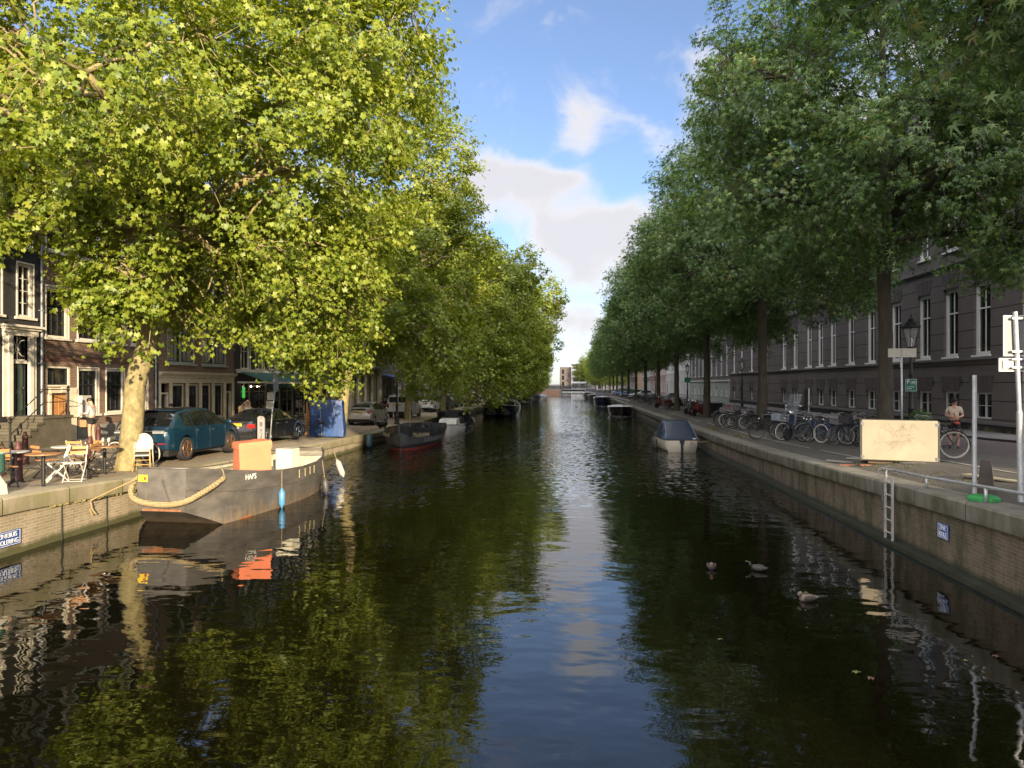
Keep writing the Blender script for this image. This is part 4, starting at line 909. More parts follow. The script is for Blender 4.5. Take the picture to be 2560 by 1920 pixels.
# ---------------------------------------------------------------- cars (local frame: rear bumper at y = 0, nose at +y)
def paint(name, col, metal=.35, rough=.32): return mat(name, col, rough, metal, var=.06, scale=1.2, coat=.8)
CGLASS = mat('car_glass', (.01,.011,.012), .03, var=.2, spec=.9, coat=.5)
REDL = mat('red_lens', (.35,.015,.015), .15, coat=.6); LENS = mat('clear_lens', (.45,.45,.43), .1, .3, coat=.8)
PLATE = mat('yellow_plate', (.70,.48,.03), .5, var=.05); BLKT = mat('black_lettering', (.01,.01,.01), .5); TRIM = mat('black_trim', (.02,.02,.02), .5)
def interp(y, tab): return float(np.interp(y, [a for a, _ in tab], [b for _, b in tab]))
def car(name, label, sp, bodym, loc=(0,0,0), rz=0, group='cars parked along the canal', rimm=None, lo=False, roofm=None):
    t = thing(name, label, 'car' if name != 'parked_van' else 'van', loc, rz, group)
    L_ = sp['L']; n = 44 if lo else 84; ys = sorted(set([L_*i/n for i in range(n+1)]+[a for a, _ in sp['top']]+[sp['rg'][0], sp['rg'][1], sp['ws'][0], sp['ws'][1]]))
    wr_, Ra = sp.get('wr', .34), sp.get('wr', .34)+.055; wy = sp['wy']; rows = []
    for y in ys:
        w = interp(y, sp['w']); b = interp(y, sp['belt']); tp = interp(y, sp['top']); rw = interp(y, sp['rw']); s = interp(y, sp['sill'])
        for q in wy:
            if abs(y-q) < Ra: s = max(s, math.sqrt(Ra*Ra-(y-q)**2)+wr_)
        tp = max(tp, b+.012); g0 = w-.075; h = tp-b
        rows.append([(w-.09, s), (w-.015, s+.02), (w, s+.4*(b-s)), (w-.008, s+.75*(b-s)), (w-.045, b-.01), (g0, b+.01), (g0+(rw-g0)*.42, b+h*.45), (g0+(rw-g0)*.86, b+h*.86), (rw-.03, b+h*.955), (rw*.72, tp-.004), (rw*.38, tp+.008), (0, tp+.012)])
    nr = len(rows[0]); body, glass, roofb = MB(), MB(), MB()
    (ra, rb), (wa, wb) = sp['rg'], sp['ws']; sa, sb_ = sp['sg']
    for i in range(len(ys)-1):
        ym = (ys[i]+ys[i+1])/2
        for j in range(nr-1):
            isg = (ra < ym < rb and j >= 8) or (wa < ym < wb and j >= 8) or (5 <= j <= 6 and sa < ym < sb_ and not any(a < ym < b for a, b in sp.get('pillar', ())))
            if not lo and 5 <= j <= 6 and (ym < sa+.0): isg = isg
            dst = glass if isg else (roofb if roofm is not None and j >= 8 and rb <= ym <= wa else body)
            for sx in (1, -1):
                q = [(sx*rows[a][b_][0], ys[a], rows[a][b_][1]) for a, b_ in ((i,j),(i+1,j),(i+1,j+1),(i,j+1))]
                dst.add(q, [(0,1,2,3)])
    for k, yy in ((0, ys[0]), (-1, ys[-1])):
        r = rows[k]; body.add([(x, yy, z) for x, z in r]+[(-x, yy, z) for x, z in r[::-1][1:]], [tuple(range(2*nr-1))])
    def fin(mb, nm, mm, par):
        o = mb.build(nm, mm, par); bm = bmesh.new(); bm.from_mesh(o.data); bmesh.ops.remove_doubles(bm, verts=bm.verts, dist=.0015); bmesh.ops.recalc_face_normals(bm, faces=bm.faces); bm.to_mesh(o.data); bm.free()
        o.data.polygons.foreach_set('use_smooth', [True]*len(o.data.polygons)); o.data.set_sharp_from_angle(angle=R(38)); return o
    bo = fin(body, 'body', bodym, t); fin(glass, 'window_glass', CGLASS, t)
    if roofb.f: fin(roofb, 'roof_panel', roofm, t)
    W_ = max(a for _, a in sp['w'])
    MB().box(-W_+.14, W_-.14, .12, L_-.12, .2, .5).build('underbody', TRIM, t)
    for q in wy:
        for sx in (1, -1):
            x0 = sx*(W_-.245); x1 = sx*(W_-.012)
            prof = [(wr_-.11, x0), (wr_-.02, x0), (wr_, x0+sx*.03), (wr_, x1-sx*.03), (wr_-.02, x1), (wr_-.105, x1-sx*.006), (wr_-.11, x1-sx*.02)]
            ty = MB().lathe(prof, 26, (0, q, wr_), 'x').build('wheel', RUBBER, t, True, 40)
            r = MB(); ri = wr_-.105; r.ring(ri-.012, .014, (x1-sx*.012, q, wr_), 'x', 22, 5)
            ns = sp.get('spokes', 5)
            for k in range(ns):
                for d in ((-.16, .16) if ns == 5 else (0,)):
                    a = 2*PI*k/ns; r.bar((x1-sx*.012, q+.03*math.cos(a), wr_+.03*math.sin(a)), (x1-sx*.02, q+(ri-.02)*math.cos(a+d), wr_+(ri-.02)*math.sin(a+d)), .022, .03)
            r.lathe([(.05, x1-sx*.02), (.05, x1-sx*.003), (.02, x1)], 12, (0, q, wr_), 'x')
            r.build('rim', rimm or CHROME, ty, False)
            MB().lathe([(ri-.005, x1-sx*.07), (ri-.005, x1-sx*.06)], 18, (0, q, wr_), 'x').build('brake_disc', TRIM, ty)
    if not lo:
        # shut lines and handles
        for y in sp.get('doors', ()):
            w = interp(y, sp['w']); b = interp(y, sp['belt']); s = interp(y, sp['sill'])
            for sx in (1, -1): MB().box(min(sx*(w-.012), sx*(w+.0015)), max(sx*(w-.012), sx*(w+.0015)), y-.004, y+.004, s+.05, b-.03).build('shut_line', TRIM, bo)
        for y in sp.get('handles', ()):
            for sx in (1, -1):
                w = interp(y, sp['w']); z = interp(y, sp['belt'])-.13; MB().box(min(sx*(w-.01),sx*(w+.03)), max(sx*(w-.01),sx*(w+.03)), y-.11, y+.11, z-.014, z+.014).build('door_handle', sp.get('hm', bodym), bo)
    for sx in (1, -1):
        w = interp(wb-.15, sp['w']); z = interp(wb-.15, sp['belt'])
        MB().ellip((sx*(w+.09), wb-.28, z+.1), (.11,.06,.075), 10, 6).build('wing_mirror', bodym, t, True)
    for f in sp.get('extra', ()): f(t, bo, sp)
    for (x0, x1, z0, z1, y, m, nm) in sp.get('lights', ()):
        for sx in (1, -1): MB().box(min(sx*x0, sx*x1), max(sx*x0, sx*x1), y-.03, y+.03, z0, z1).build(nm, m, t)
    return t
def plate(t, y, z, txt, back=True, w=.52):
    p = MB().box(-w/2, w/2, y-.012 if back else y, y if back else y+.012, z, z+.11).build('number_plate', PLATE, t)
    Mx = Matrix.Translation((0, y-.016 if back else y+.016, z+.055))@Matrix.Rotation(R(90), 4, 'X')@(Matrix() if back else Matrix.Rotation(PI, 4, 'Y'))
    text_mesh(txt, .095, BLKT, p, 'plate_lettering', Mx, .001)
def lerpz(a): return a
def suv_extra(t, bo, sp):
    MB().box(-.78,.78,-.012,.02,.985,1.005).box(-.86,-.40,-.02,.03,.925,.965).box(.40,.86,-.02,.03,.925,.965).build('light_bar', LENS, t)
    b = MB().box(-.40,.40,-.008,.03,.925,.965).build('badge_bar', TRIM, t); text_mesh('PORSCHE', .045, CHROME, b, 'lettering', Matrix.Translation((0,-.012,.945))@Matrix.Rotation(R(90),4,'X'), .002, xs=1.9)
    MB().box(-.72,.72,-.03,.1,.34,.44).build('bumper_valance', TRIM, t)
    for sx in (1,-1):
        MB().box(min(sx*.5,sx*.82),max(sx*.5,sx*.82),-.022,.02,.585,.61).build('reflector', REDL, t)
        e = MB(); 
        for d in (.42,.55): e.lathe([(.045,-.07),(.045,.05),(.035,.05),(.035,-.06)], 12, (sx*d,0,.36), 'y')
        e.build('exhaust', CHROME, t)
    MB().box(-.6,.6,.93,1.12,1.6,1.625).build('spoiler', bo.data.materials[0], t); MB().bar((-.05,.25,1.12),(.35,.3,1.19),.02,.02).build('wiper', TRIM, t)
    plate(t, -.012, .70, 'K-859-LZ')
SUV = dict(L=4.93, wr=.375, wy=(.98,3.88), top=[(0,.94),(.08,1.03),(.26,1.12),(.62,1.38),(1.0,1.585),(1.5,1.655),(2.3,1.675),(2.8,1.63),(3.2,1.49),(3.85,1.14),(4.3,1.06),(4.7,.93),(4.93,.68)],
    belt=[(0,.92),(.08,1.0),(.3,1.09),(1.1,1.08),(3.6,1.03),(4.2,.98),(4.7,.84),(4.93,.62)], w=[(0,.80),(.08,.885),(.3,.945),(.9,.985),(3.9,.985),(4.4,.94),(4.75,.82),(4.93,.62)],
    rw=[(0,.72),(.26,.80),(.62,.70),(1.0,.60),(1.5,.62),(2.5,.64),(3.0,.63),(3.85,.76),(4.5,.7),(4.93,.5)], sill=[(0,.42),(.5,.32),(1.4,.27),(3.4,.27),(4.5,.26),(4.93,.34)],
    rg=(.27,.98), ws=(2.95,3.8), sg=(.98,3.6), pillar=((1.42,1.47),(2.28,2.36)), doors=(1.52,2.38,3.42), handles=(1.75,2.7), extra=(suv_extra,),
    lights=[(.66,.84,.78,.86,4.72,LENS,'headlight')])
def sedan_extra(t, bo, sp):
    plate(t, -.008, .80, 'H-712-RX')
    MB().box(-.75,.75,-.02,.08,.33,.42).build('bumper_valance', TRIM, t); MB().box(-.28,.28,-.01,.03,.93,.95).build('trim_strip', CHROME, t)
    c = MB()
    for sx in (1,-1): c.tube([(sx*(.915),1.0,1.0),(sx*(.905),1.6,1.0),(sx*.9,3.3,.98)], .008, 5)
    c.build('window_trim', CHROME, t)
SEDAN = dict(L=4.9, wr=.34, wy=(1.05,3.95), top=[(0,.88),(.1,.99),(.75,1.06),(1.3,1.3),(1.75,1.43),(2.3,1.465),(2.8,1.43),(3.2,1.28),(3.75,1.02),(4.4,.90),(4.75,.76),(4.9,.58)],
    belt=[(0,.84),(.1,.95),(.75,1.0),(1.5,.99),(3.6,.95),(4.4,.84),(4.75,.70),(4.9,.52)], w=[(0,.76),(.1,.85),(.5,.915),(1.2,.93),(3.9,.93),(4.5,.88),(4.8,.72),(4.9,.58)],
    rw=[(0,.7),(.75,.74),(1.3,.62),(1.8,.56),(2.6,.58),(3.0,.6),(3.75,.74),(4.5,.66),(4.9,.45)], sill=[(0,.36),(.5,.27),(1.5,.22),(3.4,.22),(4.9,.26)],
    rg=(.85,1.65), ws=(2.75,3.7), sg=(1.35,3.5), pillar=((1.72,1.76),(2.42,2.5)), doors=(1.7,2.5,3.5), handles=(1.95,2.85), extra=(sedan_extra,), hm=CHROME,
    lights=[(.50,.82,.72,.88,.02,REDL,'tail_light'),(.5,.72,.62,.74,4.78,LENS,'headlight')])
def hatch_extra(t, bo, sp):
    plate(t, -.006, .78, '38-XK-LB'); MB().box(-.5,.5,-.004,.06,1.0,1.09).build('lower_rear_glass', CGLASS, t); MB().box(-.7,.7,-.02,.08,.34,.42).build('bumper_valance', TRIM, t)
HATCH = dict(L=4.45, wr=.31, wy=(.85,3.55), top=[(0,.95),(.06,1.08),(.35,1.16),(.9,1.32),(1.5,1.45),(2.1,1.49),(2.6,1.44),(3.1,1.24),(3.6,1.0),(4.1,.86),(4.45,.6)],
    belt=[(0,.9),(.06,1.0),(.35,1.04),(1.2,1.0),(3.2,.94),(4.1,.8),(4.45,.55)], w=[(0,.76),(.06,.82),(.4,.86),(1,.875),(3.6,.875),(4.1,.8),(4.45,.58)],
    rw=[(0,.66),(.35,.66),(.9,.58),(1.5,.54),(2.5,.56),(3.6,.7),(4.45,.45)], sill=[(0,.4),(.4,.28),(1.3,.22),(3.2,.22),(4.45,.26)],
    rg=(.37,1.4), ws=(2.5,3.5), sg=(.95,3.2), pillar=((1.3,1.34),(2.1,2.18)), doors=(1.4,2.2,3.1), handles=(1.6,2.45), extra=(hatch_extra,),
    lights=[(.58,.80,.78,1.0,.02,mat('pale_red_lens',(.45,.12,.10),.15,coat=.6),'tail_light'),(.5,.74,.66,.8,4.28,LENS,'headlight')])
def van_extra(t, bo, sp):
    plate(t, -.012, .98, 'VX-203-F')
    for sx in (1,-1):
        MB().box(min(sx*.06,sx*.68),max(sx*.06,sx*.68),-.012,.03,1.24,1.68).build('rear_window', CGLASS, t)
        MB().box(min(sx*.74,sx*.86),max(sx*.74,sx*.86),-.03,.04,.80,1.12).build('tail_light', REDL, t)
        MB().box(min(sx*.86,sx*.905),max(sx*.86,sx*.905),.0,.9,1.08,1.11).build('side_rail', TRIM, t)
    MB().box(-.004,.004,-.016,.0,.5,1.8).build('shut_line', TRIM, t); MB().box(-.84,.84,-.06,.1,.32,.52).build('bumper', TRIM, t)
    MB().lathe([(.05,-.02),(.05,0)], 16, (0,0,1.12), 'y').build('badge', CHROME, t)
VAN = dict(L=4.45, wr=.32, wy=(.8,3.5), top=[(0,1.72),(.05,1.80),(.3,1.84),(2.2,1.86),(2.7,1.80),(3.1,1.55),(3.6,1.2),(4.1,1.04),(4.35,.85),(4.45,.65)],
    belt=[(0,1.2),(2.2,1.15),(3.4,1.05),(4.1,.95),(4.35,.78),(4.45,.58)], w=[(0,.86),(.06,.89),(3.5,.895),(4.1,.84),(4.45,.6)],
    rw=[(0,.74),(.3,.76),(2.4,.76),(2.8,.72),(3.6,.74),(4.45,.5)], sill=[(0,.4),(.3,.3),(3.6,.26),(4.45,.3)],
    rg=(9,9.1), ws=(2.75,3.5), sg=(2.15,3.25), doors=(2.1,3.2), handles=(2.3,), extra=(van_extra,), lights=[(.55,.8,.78,.95,4.2,LENS,'headlight')])
for sp_ in (VAN,): sp_['rg'] = (4.0, 4.0)
P_TEAL = paint('teal_car_paint', (.006,.036,.068), .35); P_BLK = paint('black_car_paint', (.012,.012,.013), .3); P_SIL = paint('silver_car_paint', (.42,.39,.33), .6, .35)
P_WHT = paint('white_car_paint', (.72,.72,.70), 0); P_BLUE = paint('blue_car_paint', (.05,.13,.35)); P_GREY = paint('grey_car_paint', (.12,.14,.16), .5); P_PALE = paint('pale_silver_paint', (.5,.51,.5), .4)
GOLD = mat('bronze_rim', (.42,.24,.14), .3, .8)
GC = 'cars parked on the left street'
def lz(x, y): return gz(x, y)+.004
suv = car('parked_suv', 'teal SUV with bronze wheels parked by the nearest plane tree', SUV, P_TEAL, (-13.35,21.35,lz(-13.3,22.5)), R(-1), GC, GOLD, roofm=CGLASS); suv['category'] = 'car'
car('parked_car', 'black saloon with chrome window trim in front of the teal SUV', SEDAN, P_BLK, (-13.75,28.55,lz(-13.7,30)), R(-3), GC)
car('parked_car', 'beige-silver hatchback parked beyond the blue tarpaulin stack', HATCH, P_SIL, (-13.75,45.6,lz(-13.7,47)), R(-1), GC)
car('parked_van', 'white panel van behind the black lamp post', VAN, P_WHT, (-13.75,56.2,lz(-13.7,58)), R(-3), GC)
car('parked_car', 'white car half hidden by leaves beyond the white van', HATCH, P_WHT, (-14.0,68,lz(-13.7,69)), R(-2), GC, lo=True)
for i, y in enumerate((74.5,81,98)):
    car('parked_car', ['dark car in the shade beyond the white car on the left street','grey car in the shade by the fourth plane tree on the left','silver car far along the left street under the trees'][i], SEDAN, [P_BLK,P_GREY,P_SIL][i], (-14.0,y,lz(-13.7,y)), R(-2), GC, lo=True)
# right quay: nose-in row facing the canal
FC = car('parked_car', 'pale silver car with bold front grille, nearest in the right row', SEDAN, P_PALE, (0,0,0), 0, 'cars parked nose-in along the right quay', lo=True)
MB().box(-.45,.45,4.83,4.9,.42,.62).build('grille', TRIM, FC)
cols = [('pale silver car with bold front grille, nearest in the right row',None),('dark green car second in the right row',P_BLK),('grey car third in the right row of parked cars',P_GREY),('black car fourth in the right row of parked cars',P_BLK),
        ('white car fifth in the right row of parked cars',P_WHT),('bright blue car in the middle of the right row',P_BLUE),('light blue car beyond the bright blue one',P_BLUE),('pale car eighth in the right row',P_PALE),('dark car ninth in the right row',P_BLK),('last silver car of the right row near the bridge',P_SIL)]
for i, (lb, pm) in enumerate(cols):
    y = 119+5.2*i; x = 14.0; loc = (x, y+1.6, gz(11, y)); rz = R(112)
    if i == 0: FC.location = loc; FC.rotation_euler = (0,0,rz); FC['label'] = lb
    else: copy_tree(FC, loc, rz, lb, matmap={'pale_silver_paint': pm})

# ---------------------------------------------------------------- boats (local frame: stern at y = 0, bow at +y, water at z = 0)
def hull(parent, L_, hb, sh, m, rake=.35, n=26, bottom=-.35, flare=.86, name='hull', inner=None, floor_=.22, stern_round=0):
    P = []; I = []
    for i in range(n+1):
        t_ = 1-(1-i/n)**1.35 if True else i/n; b = interp(t_, hb); s = interp(t_, sh); y = L_*t_; row = []; rk = rake*(max(0, t_-.55)/.45)**2
        for f, z in ((0, bottom), (.62, bottom*.75), (flare, 0.0), ((1+flare)/2+.015, s*.45), (.995, s*.8), (1, s)):
            zz = z; row.append((b*f, y+rk*(zz/s-.3 if s else 0), zz))
        P.append(row); w = max(b-.07, 0.0)
        I.append([(w, row[-1][1]-.05*(t_ > .9), s), (max(w-.06,0), row[-1][1]-.1*(t_ > .9), floor_+.1), (max(w-.12,0)*.9, row[-1][1]-.12*(t_ > .9), floor_), (0, row[-1][1]-.12*(t_ > .9), floor_)])
    mb = MB()
    for sx in (1, -1): mb.grid([[(sx*x, y, z) for x, y, z in r] for r in P])
    r0 = P[0]; mb.add([(x, y, z) for x, y, z in r0]+[(-x, y, z) for x, y, z in r0[::-1]], [tuple(range(2*len(r0)))])
    h = mb.build(name, m, parent, True, 50)
    bm = bmesh.new(); bm.from_mesh(h.data); bmesh.ops.remove_doubles(bm, verts=bm.verts, dist=.001); bmesh.ops.recalc_face_normals(bm, faces=bm.faces); bm.to_mesh(h.data); bm.free()
    if inner is not None:
        mb = MB()
        for sx in (1, -1): mb.grid([[(sx*x, y+.05*(k == 0), z) for x, y, z in r] for k, r in enumerate(I)])
        a = I[0]; mb.add([(x, y+.05, z) for x, y, z in a]+[(-x, y+.05, z) for x, y, z in a[::-1]], [tuple(range(2*len(a)))])
        mb.build('inner_hull', inner, parent, True, 50)
    g_ = MB(); pr = [r[-1] for r in P]
    for sx in (1, -1): g_.tube([(sx*(x-.02), y, z+.01) for x, y, z in pr], .035, 6)
    g_.tube([(pr[0][0]-.02, pr[0][1]+.02, pr[0][2]), (-pr[0][0]+.02, pr[0][1]+.02, pr[0][2])], .035, 6)
    return P, g_
def stripe(parent, P, m, k0, z0, z1, off=.006, name='waterline_stripe'):
    mb = MB()
    for sx in (1, -1):
        G_ = []
        for r in P:
            def at_(z):
                for (x0_, y0_, a), (x1_, y1_, b) in zip(r, r[1:]):
                    if a <= z <= b: f = (z-a)/(b-a); return (sx*(x0_+(x1_-x0_)*f+off), y0_+(y1_-y0_)*f+off*.6, z)
                return (sx*(r[-1][0]+off), r[-1][1], z)
            G_.append([at_(z0), at_((z0+z1)/2), at_(z1)])
        mb.grid(G_)
    return mb.build(name, m, parent, True)
def fender(label, p, m, h=.5, r=.1, rope=.4, tilt=(0,0), group='boat fenders hanging over the water'):
    t = thing('fender', label, 'fender', p, 0, group); t.rotation_euler = (tilt[0], tilt[1], 0)
    MB().lathe([(.015,h+.02),(.03,h),(r*.6,h-.05),(r,h-.11),(r,.1),(r*.6,.04),(.03,0),(.015,-.03)], 14).build('body', m, t, True, 60)
    MB().tube([(0,0,h),(0,0,h+rope)], .008, 5).build('rope', mat('old_rope', (.30,.25,.15), .9), t)
    return t
BARGEM = mat('weathered_black_steel', (.06,.056,.05), .42, col2=(.14,.128,.108), scale=2.2, bump=.25, bscale=3, stretch=(1,.5,1.6))
t_ = BARGEM.node_tree; b0 = [n for n in t_.nodes if n.type == 'BSDF_PRINCIPLED'][0]; src0 = b0.inputs['Base Color'].links[0].from_socket
tcb = t_.nodes.new('ShaderNodeTexCoord'); mpb = t_.nodes.new('ShaderNodeMapping'); mpb.inputs['Scale'].default_value = (5,5,.8); t_.links.new(tcb.outputs['Object'], mpb.inputs[0])
nb = t_.nodes.new('ShaderNodeTexNoise'); nb.inputs['Scale'].default_value = 1.3; nb.inputs['Detail'].default_value = 8; nb.inputs['Roughness'].default_value = .7; t_.links.new(mpb.outputs[0], nb.inputs['Vector'])
spb = t_.nodes.new('ShaderNodeSeparateXYZ'); t_.links.new(tcb.outputs['Object'], spb.inputs[0])
zb = t_.nodes.new('ShaderNodeMapRange'); zb.inputs[1].default_value = .0; zb.inputs[2].default_value = .45; zb.inputs[3].default_value = .22; zb.inputs[4].default_value = 0; t_.links.new(spb.outputs[2], zb.inputs[0])
ab = t_.nodes.new('ShaderNodeMath'); ab.operation = 'ADD'; t_.links.new(nb.outputs['Fac'], ab.inputs[0]); t_.links.new(zb.outputs[0], ab.inputs[1])
mb_ = t_.nodes.new('ShaderNodeMapRange'); mb_.inputs[1].default_value = .58; mb_.inputs[2].default_value = .74; mb_.inputs[4].default_value = .65; t_.links.new(ab.outputs[0], mb_.inputs[0])
xb = t_.nodes.new('ShaderNodeMix'); xb.data_type = 'RGBA'; t_.links.new(mb_.outputs[0], xb.inputs['Factor']); t_.links.new(src0, xb.inputs['A']); xb.inputs['B'].default_value = (.21,.15,.09,1); t_.links.new(xb.outputs['Result'], b0.inputs['Base Color'])
RUST = mat('rust', (.26,.11,.045), .9, var=.4, scale=9)
bg_ = thing('barge', 'dark grey steel work barge with white name letters moored below the teal SUV', 'barge', (-9.67,16.3,0), -.0882)
ST = [ # y, gunwale hb, z, knuckle hb, z, bottom hb, z
 (0,.64,1.46,.63,.98,.6,.43),(.45,.78,1.40,.80,.88,.84,.22),(.9,.90,1.33,.93,.80,1.05,.0),(1.5,1.04,1.25,1.07,.74,1.12,-.25),(2.4,1.24,1.13,1.24,.68,1.16,-.3),(3.4,1.34,1.05,1.33,.64,1.2,-.3),(4.6,1.33,1.0,1.32,.62,1.18,-.3),(5.8,1.22,1.02,1.2,.62,1.05,-.3),(6.8,.98,1.1,.95,.66,.8,-.28),(7.5,.70,1.18,.66,.7,.5,-.15),(7.95,.42,1.26,.38,.8,.25,.25)]
mb = MB(); P = []
for a, b in zip(ST, ST[1:]):
    for k in range(4):
        f = k/4; P.append([a[i]+(b[i]-a[i])*f for i in range(7)])
P.append(list(ST[-1]))
for sx in (1, -1): mb.grid([[(sx*r[1], r[0]-.02, r[2]), (sx*(r[1]*.5+r[3]*.5), r[0], r[2]*.5+r[4]*.5), (sx*(r[3]+.012), r[0], r[4]), (sx*(r[3]*.5+r[5]*.5+.02), r[0], r[4]*.5+r[6]*.5), (sx*r[5], r[0], r[6])] for r in P])
mb.grid([[(-r[5], r[0], r[6]), (r[5], r[0], r[6])] for r in P])
for r in (P[0], P[-1]): mb.add([(r[1],r[0],r[2]),(r[3]+.012,r[0],r[4]),(r[5],r[0],r[6]),(-r[5],r[0],r[6]),(-r[3]-.012,r[0],r[4]),(-r[1],r[0],r[2])], [(0,1,2,3,4,5)])
bh = mb.build('hull', BARGEM, bg_, True, 22)
mb = MB()
for sx in (1, -1): mb.grid([[(sx*(r[1]-.03), r[0]+.03, r[2]), (sx*(min(r[1],r[3])-.10), r[0]+.05, .32)] for r in P[8:-5]])
mb.grid([[(-min(r[1],r[3])+.10, r[0]+.05, .32), (min(r[1],r[3])-.10, r[0]+.05, .32)] for r in P[8:-5]])
for a, b in ((0, 9), (len(P)-6, len(P))): mb.grid([[(-r[1]+.03, r[0], r[2]-.12), (r[1]-.03, r[0], r[2]-.12)] for r in P[a:b]])
for r in (P[8], P[-6]): mb.add([(-r[1]+.03, r[0]+.05, r[2]-.12), (r[1]-.03, r[0]+.05, r[2]-.12), (min(r[1],r[3])-.1, r[0]+.05, .32), (-min(r[1],r[3])+.1, r[0]+.05, .32)], [(0,1,2,3)])
mb.build('inner_hull', mat('pale_grey_deck', (.40,.37,.28), .7, var=.3, scale=4), bg_)
mb = MB()
for sx in (1, -1): mb.tube([(sx*(r[1]-.015), r[0], r[2]) for r in P], .022, 6); mb.tube([(sx*(r[3]+.02), r[0], r[4]) for r in P], .013, 5)
mb.tube([(-.64,0,1.46),(.64,0,1.46)], .022, 6); mb.tube([(-.42,7.95,1.26),(.42,7.95,1.26)], .022, 6)
mb.build('gunwale', BARGEM, bg_, True)
mb = MB(); mb.grid([[(r[5]+.015 if r[6] < 0 else r[5]+.006, r[0], .0), ((r[5]*(1-.055/(r[4]-min(0,r[6])))+r[3]*.055/(r[4]-min(0,r[6])))+.022, r[0], .05)] for r in P[12:-3]]); mb.build('rust_line', RUST, bg_)
MB().box(-.5,.5,-.012,.004,.44,.485).build('rust_patch', RUST, bg_)
MB().bar((.02,-.03,1.2),(.24,-.03,.55),.11,.05).build('rudder_bracket', BARGEM, bg_)
st_ = MB().box(-.60,-.36,-.02,-.008,1.13,1.29).build('sticker', PLATE, bg_); MB().box(-.46,-.40,-.024,-.021,1.17,1.24).build('sticker_emblem', mat('dark_red_mark', (.25,.03,.03), .6), st_)
# letters on the canal side
def side_frame(yc, z, P_, off=.02):
    a = [r for r in P_ if r[0] <= yc][-1]; b = [r for r in P_ if r[0] > yc][0]; f = (yc-a[0])/(b[0]-a[0]); hb_ = a[1]+(b[1]-a[1])*f; ang = math.atan2(b[1]-a[1], b[0]-a[0])
    return Matrix.Translation((hb_+off, yc, z))@Matrix.Rotation(PI/2-ang, 4, 'Z')@Matrix.Rotation(R(90), 4, 'X')
WL = mat('white_lettering', (.7,.68,.62), .6)
text_mesh('HAPS', .20, WL, bg_, 'lettering', side_frame(1.95, 1.03, P, .035), .003, xs=.85)
MB().box(0,.004,-.06,.06,-.06,.06,Matrix.Translation((1.175,2.42,.99))@Matrix.Rotation(R(-10),4,'Z')@Matrix.Rotation(R(20),4,'X')).build('small_sticker', mat('orange_sticker', (.6,.38,.15), .6), bg_)
mb = MB()
for yy in (4.3,4.7,5.1,5.45): mb.box(0,.01,-.02,.02,-.12,.12,side_frame(yy, .83, P, .03)@Matrix.Rotation(R(-90),4,'X')@Matrix.Rotation(R(-90),4,'Z'))
mb.build('draught_marks', mat('faded_yellow', (.4,.36,.18), .7), bg_)
# rope sausage over the stern
rf_ = thing('rope_fender', 'thick braided rope fender sagging across the stern of the barge', 'fender', (-9.67,16.3,0), -.0882)
pts = [Vector(p) for p in ((-.84,.35,1.22),(-.83,.06,1.0),(-.70,-.10,.78),(-.45,-.13,.67),(-.1,-.13,.62),(.3,-.13,.62),(.62,-.1,.68),(.80,.0,.76),(.95,.4,.92),(1.02,.75,1.06),(1.04,.95,1.14))]
sm = []
for i in range(len(pts)-1):
    for k in range(6):
        f = k/6; p0 = pts[max(i-1,0)]; p1, p2 = pts[i], pts[i+1]; p3 = pts[min(i+2,len(pts)-1)]
        sm.append(.5*((2*p1)+(-p0+p2)*f+(2*p0-5*p1+4*p2-p3)*f*f+(-p0+3*p1-3*p2+p3)*f**3))
m = brick('braided_rope', (.42,.33,.17), (.33,.25,.12), (.12,.09,.04), .05, .03, 'xz', stain=.2, msize=.006)
MB().tube(sm, [.062+.012*math.sin(i*1.3)*0+.012*math.sin(PI*i/len(sm)) for i in range(len(sm))], 12).build('braid', m, rf_, True)
MB().tube([(1.04,.95,1.14),(1.03,.9,1.3),(1.0,.88,1.36)], .012, 5).tube([(-.84,.35,1.22),(-.7,.2,1.44)], .012, 5).build('lashing', mat('old_rope', (.30,.25,.15), .9), rf_)
fender('pale blue fender hanging on the canal side of the barge', (-8.0,19.35,.03), mat('blue_fender', (.07,.22,.40), .4), .52, .09, .5)
fender('black fender hanging near the bow of the barge', (-7.62,21.9,.02), mat('black_fender', (.05,.05,.05), .5), .5, .1, .55, (0,R(-7)))
fender('white fender swinging off the bow of the barge', (-7.95,24.6,.22), mat('white_fender', (.42,.39,.32), .5), .62, .1, .3, (0,R(-22)))
# covered console, cabinet, planks in the barge
oc = thing('covered_console', 'orange canvas cover over the steering stand in the barge', 'canvas cover', (-8.83,19.3,.32), R(38))
def cover(w, d, h, m, par, wob=.02):
    c = MB(); pts = []
    per = [(-w,-d),(0,-d-.01),(w,-d),(w+.01,0),(w,d),(0,d+.01),(-w,d),(-w-.01,0)]
    P_ = []
    for k, (f, z) in enumerate(((1.0,0),(1.01,h*.3),(.99,h*.6),(1.0,h*.86),(1.04,h*.88),(1.05,h*.97),(1.0,h),(.5,h+.015),(.02,h+.02))):
        P_.append([(x*f+(random.uniform(-wob,wob) if 0 < k < 4 else 0), y*f+(random.uniform(-wob,wob) if 0 < k < 4 else 0), z+.025*(x/w)*(k > 3)) for x, y in per+per[:1]])
    c.grid(P_); return c.build('canvas', m, par, True, 35)
cover(.42,.38,1.55,mat('orange_canvas', (.66,.19,.09), .85, var=.12, scale=2, bump=.2, bscale=5),oc)
cb_ = thing('white_cabinet', 'tall off-white cabinet standing beside the orange cover in the barge', 'cabinet', (-8.5,21.0,.32), R(-8))
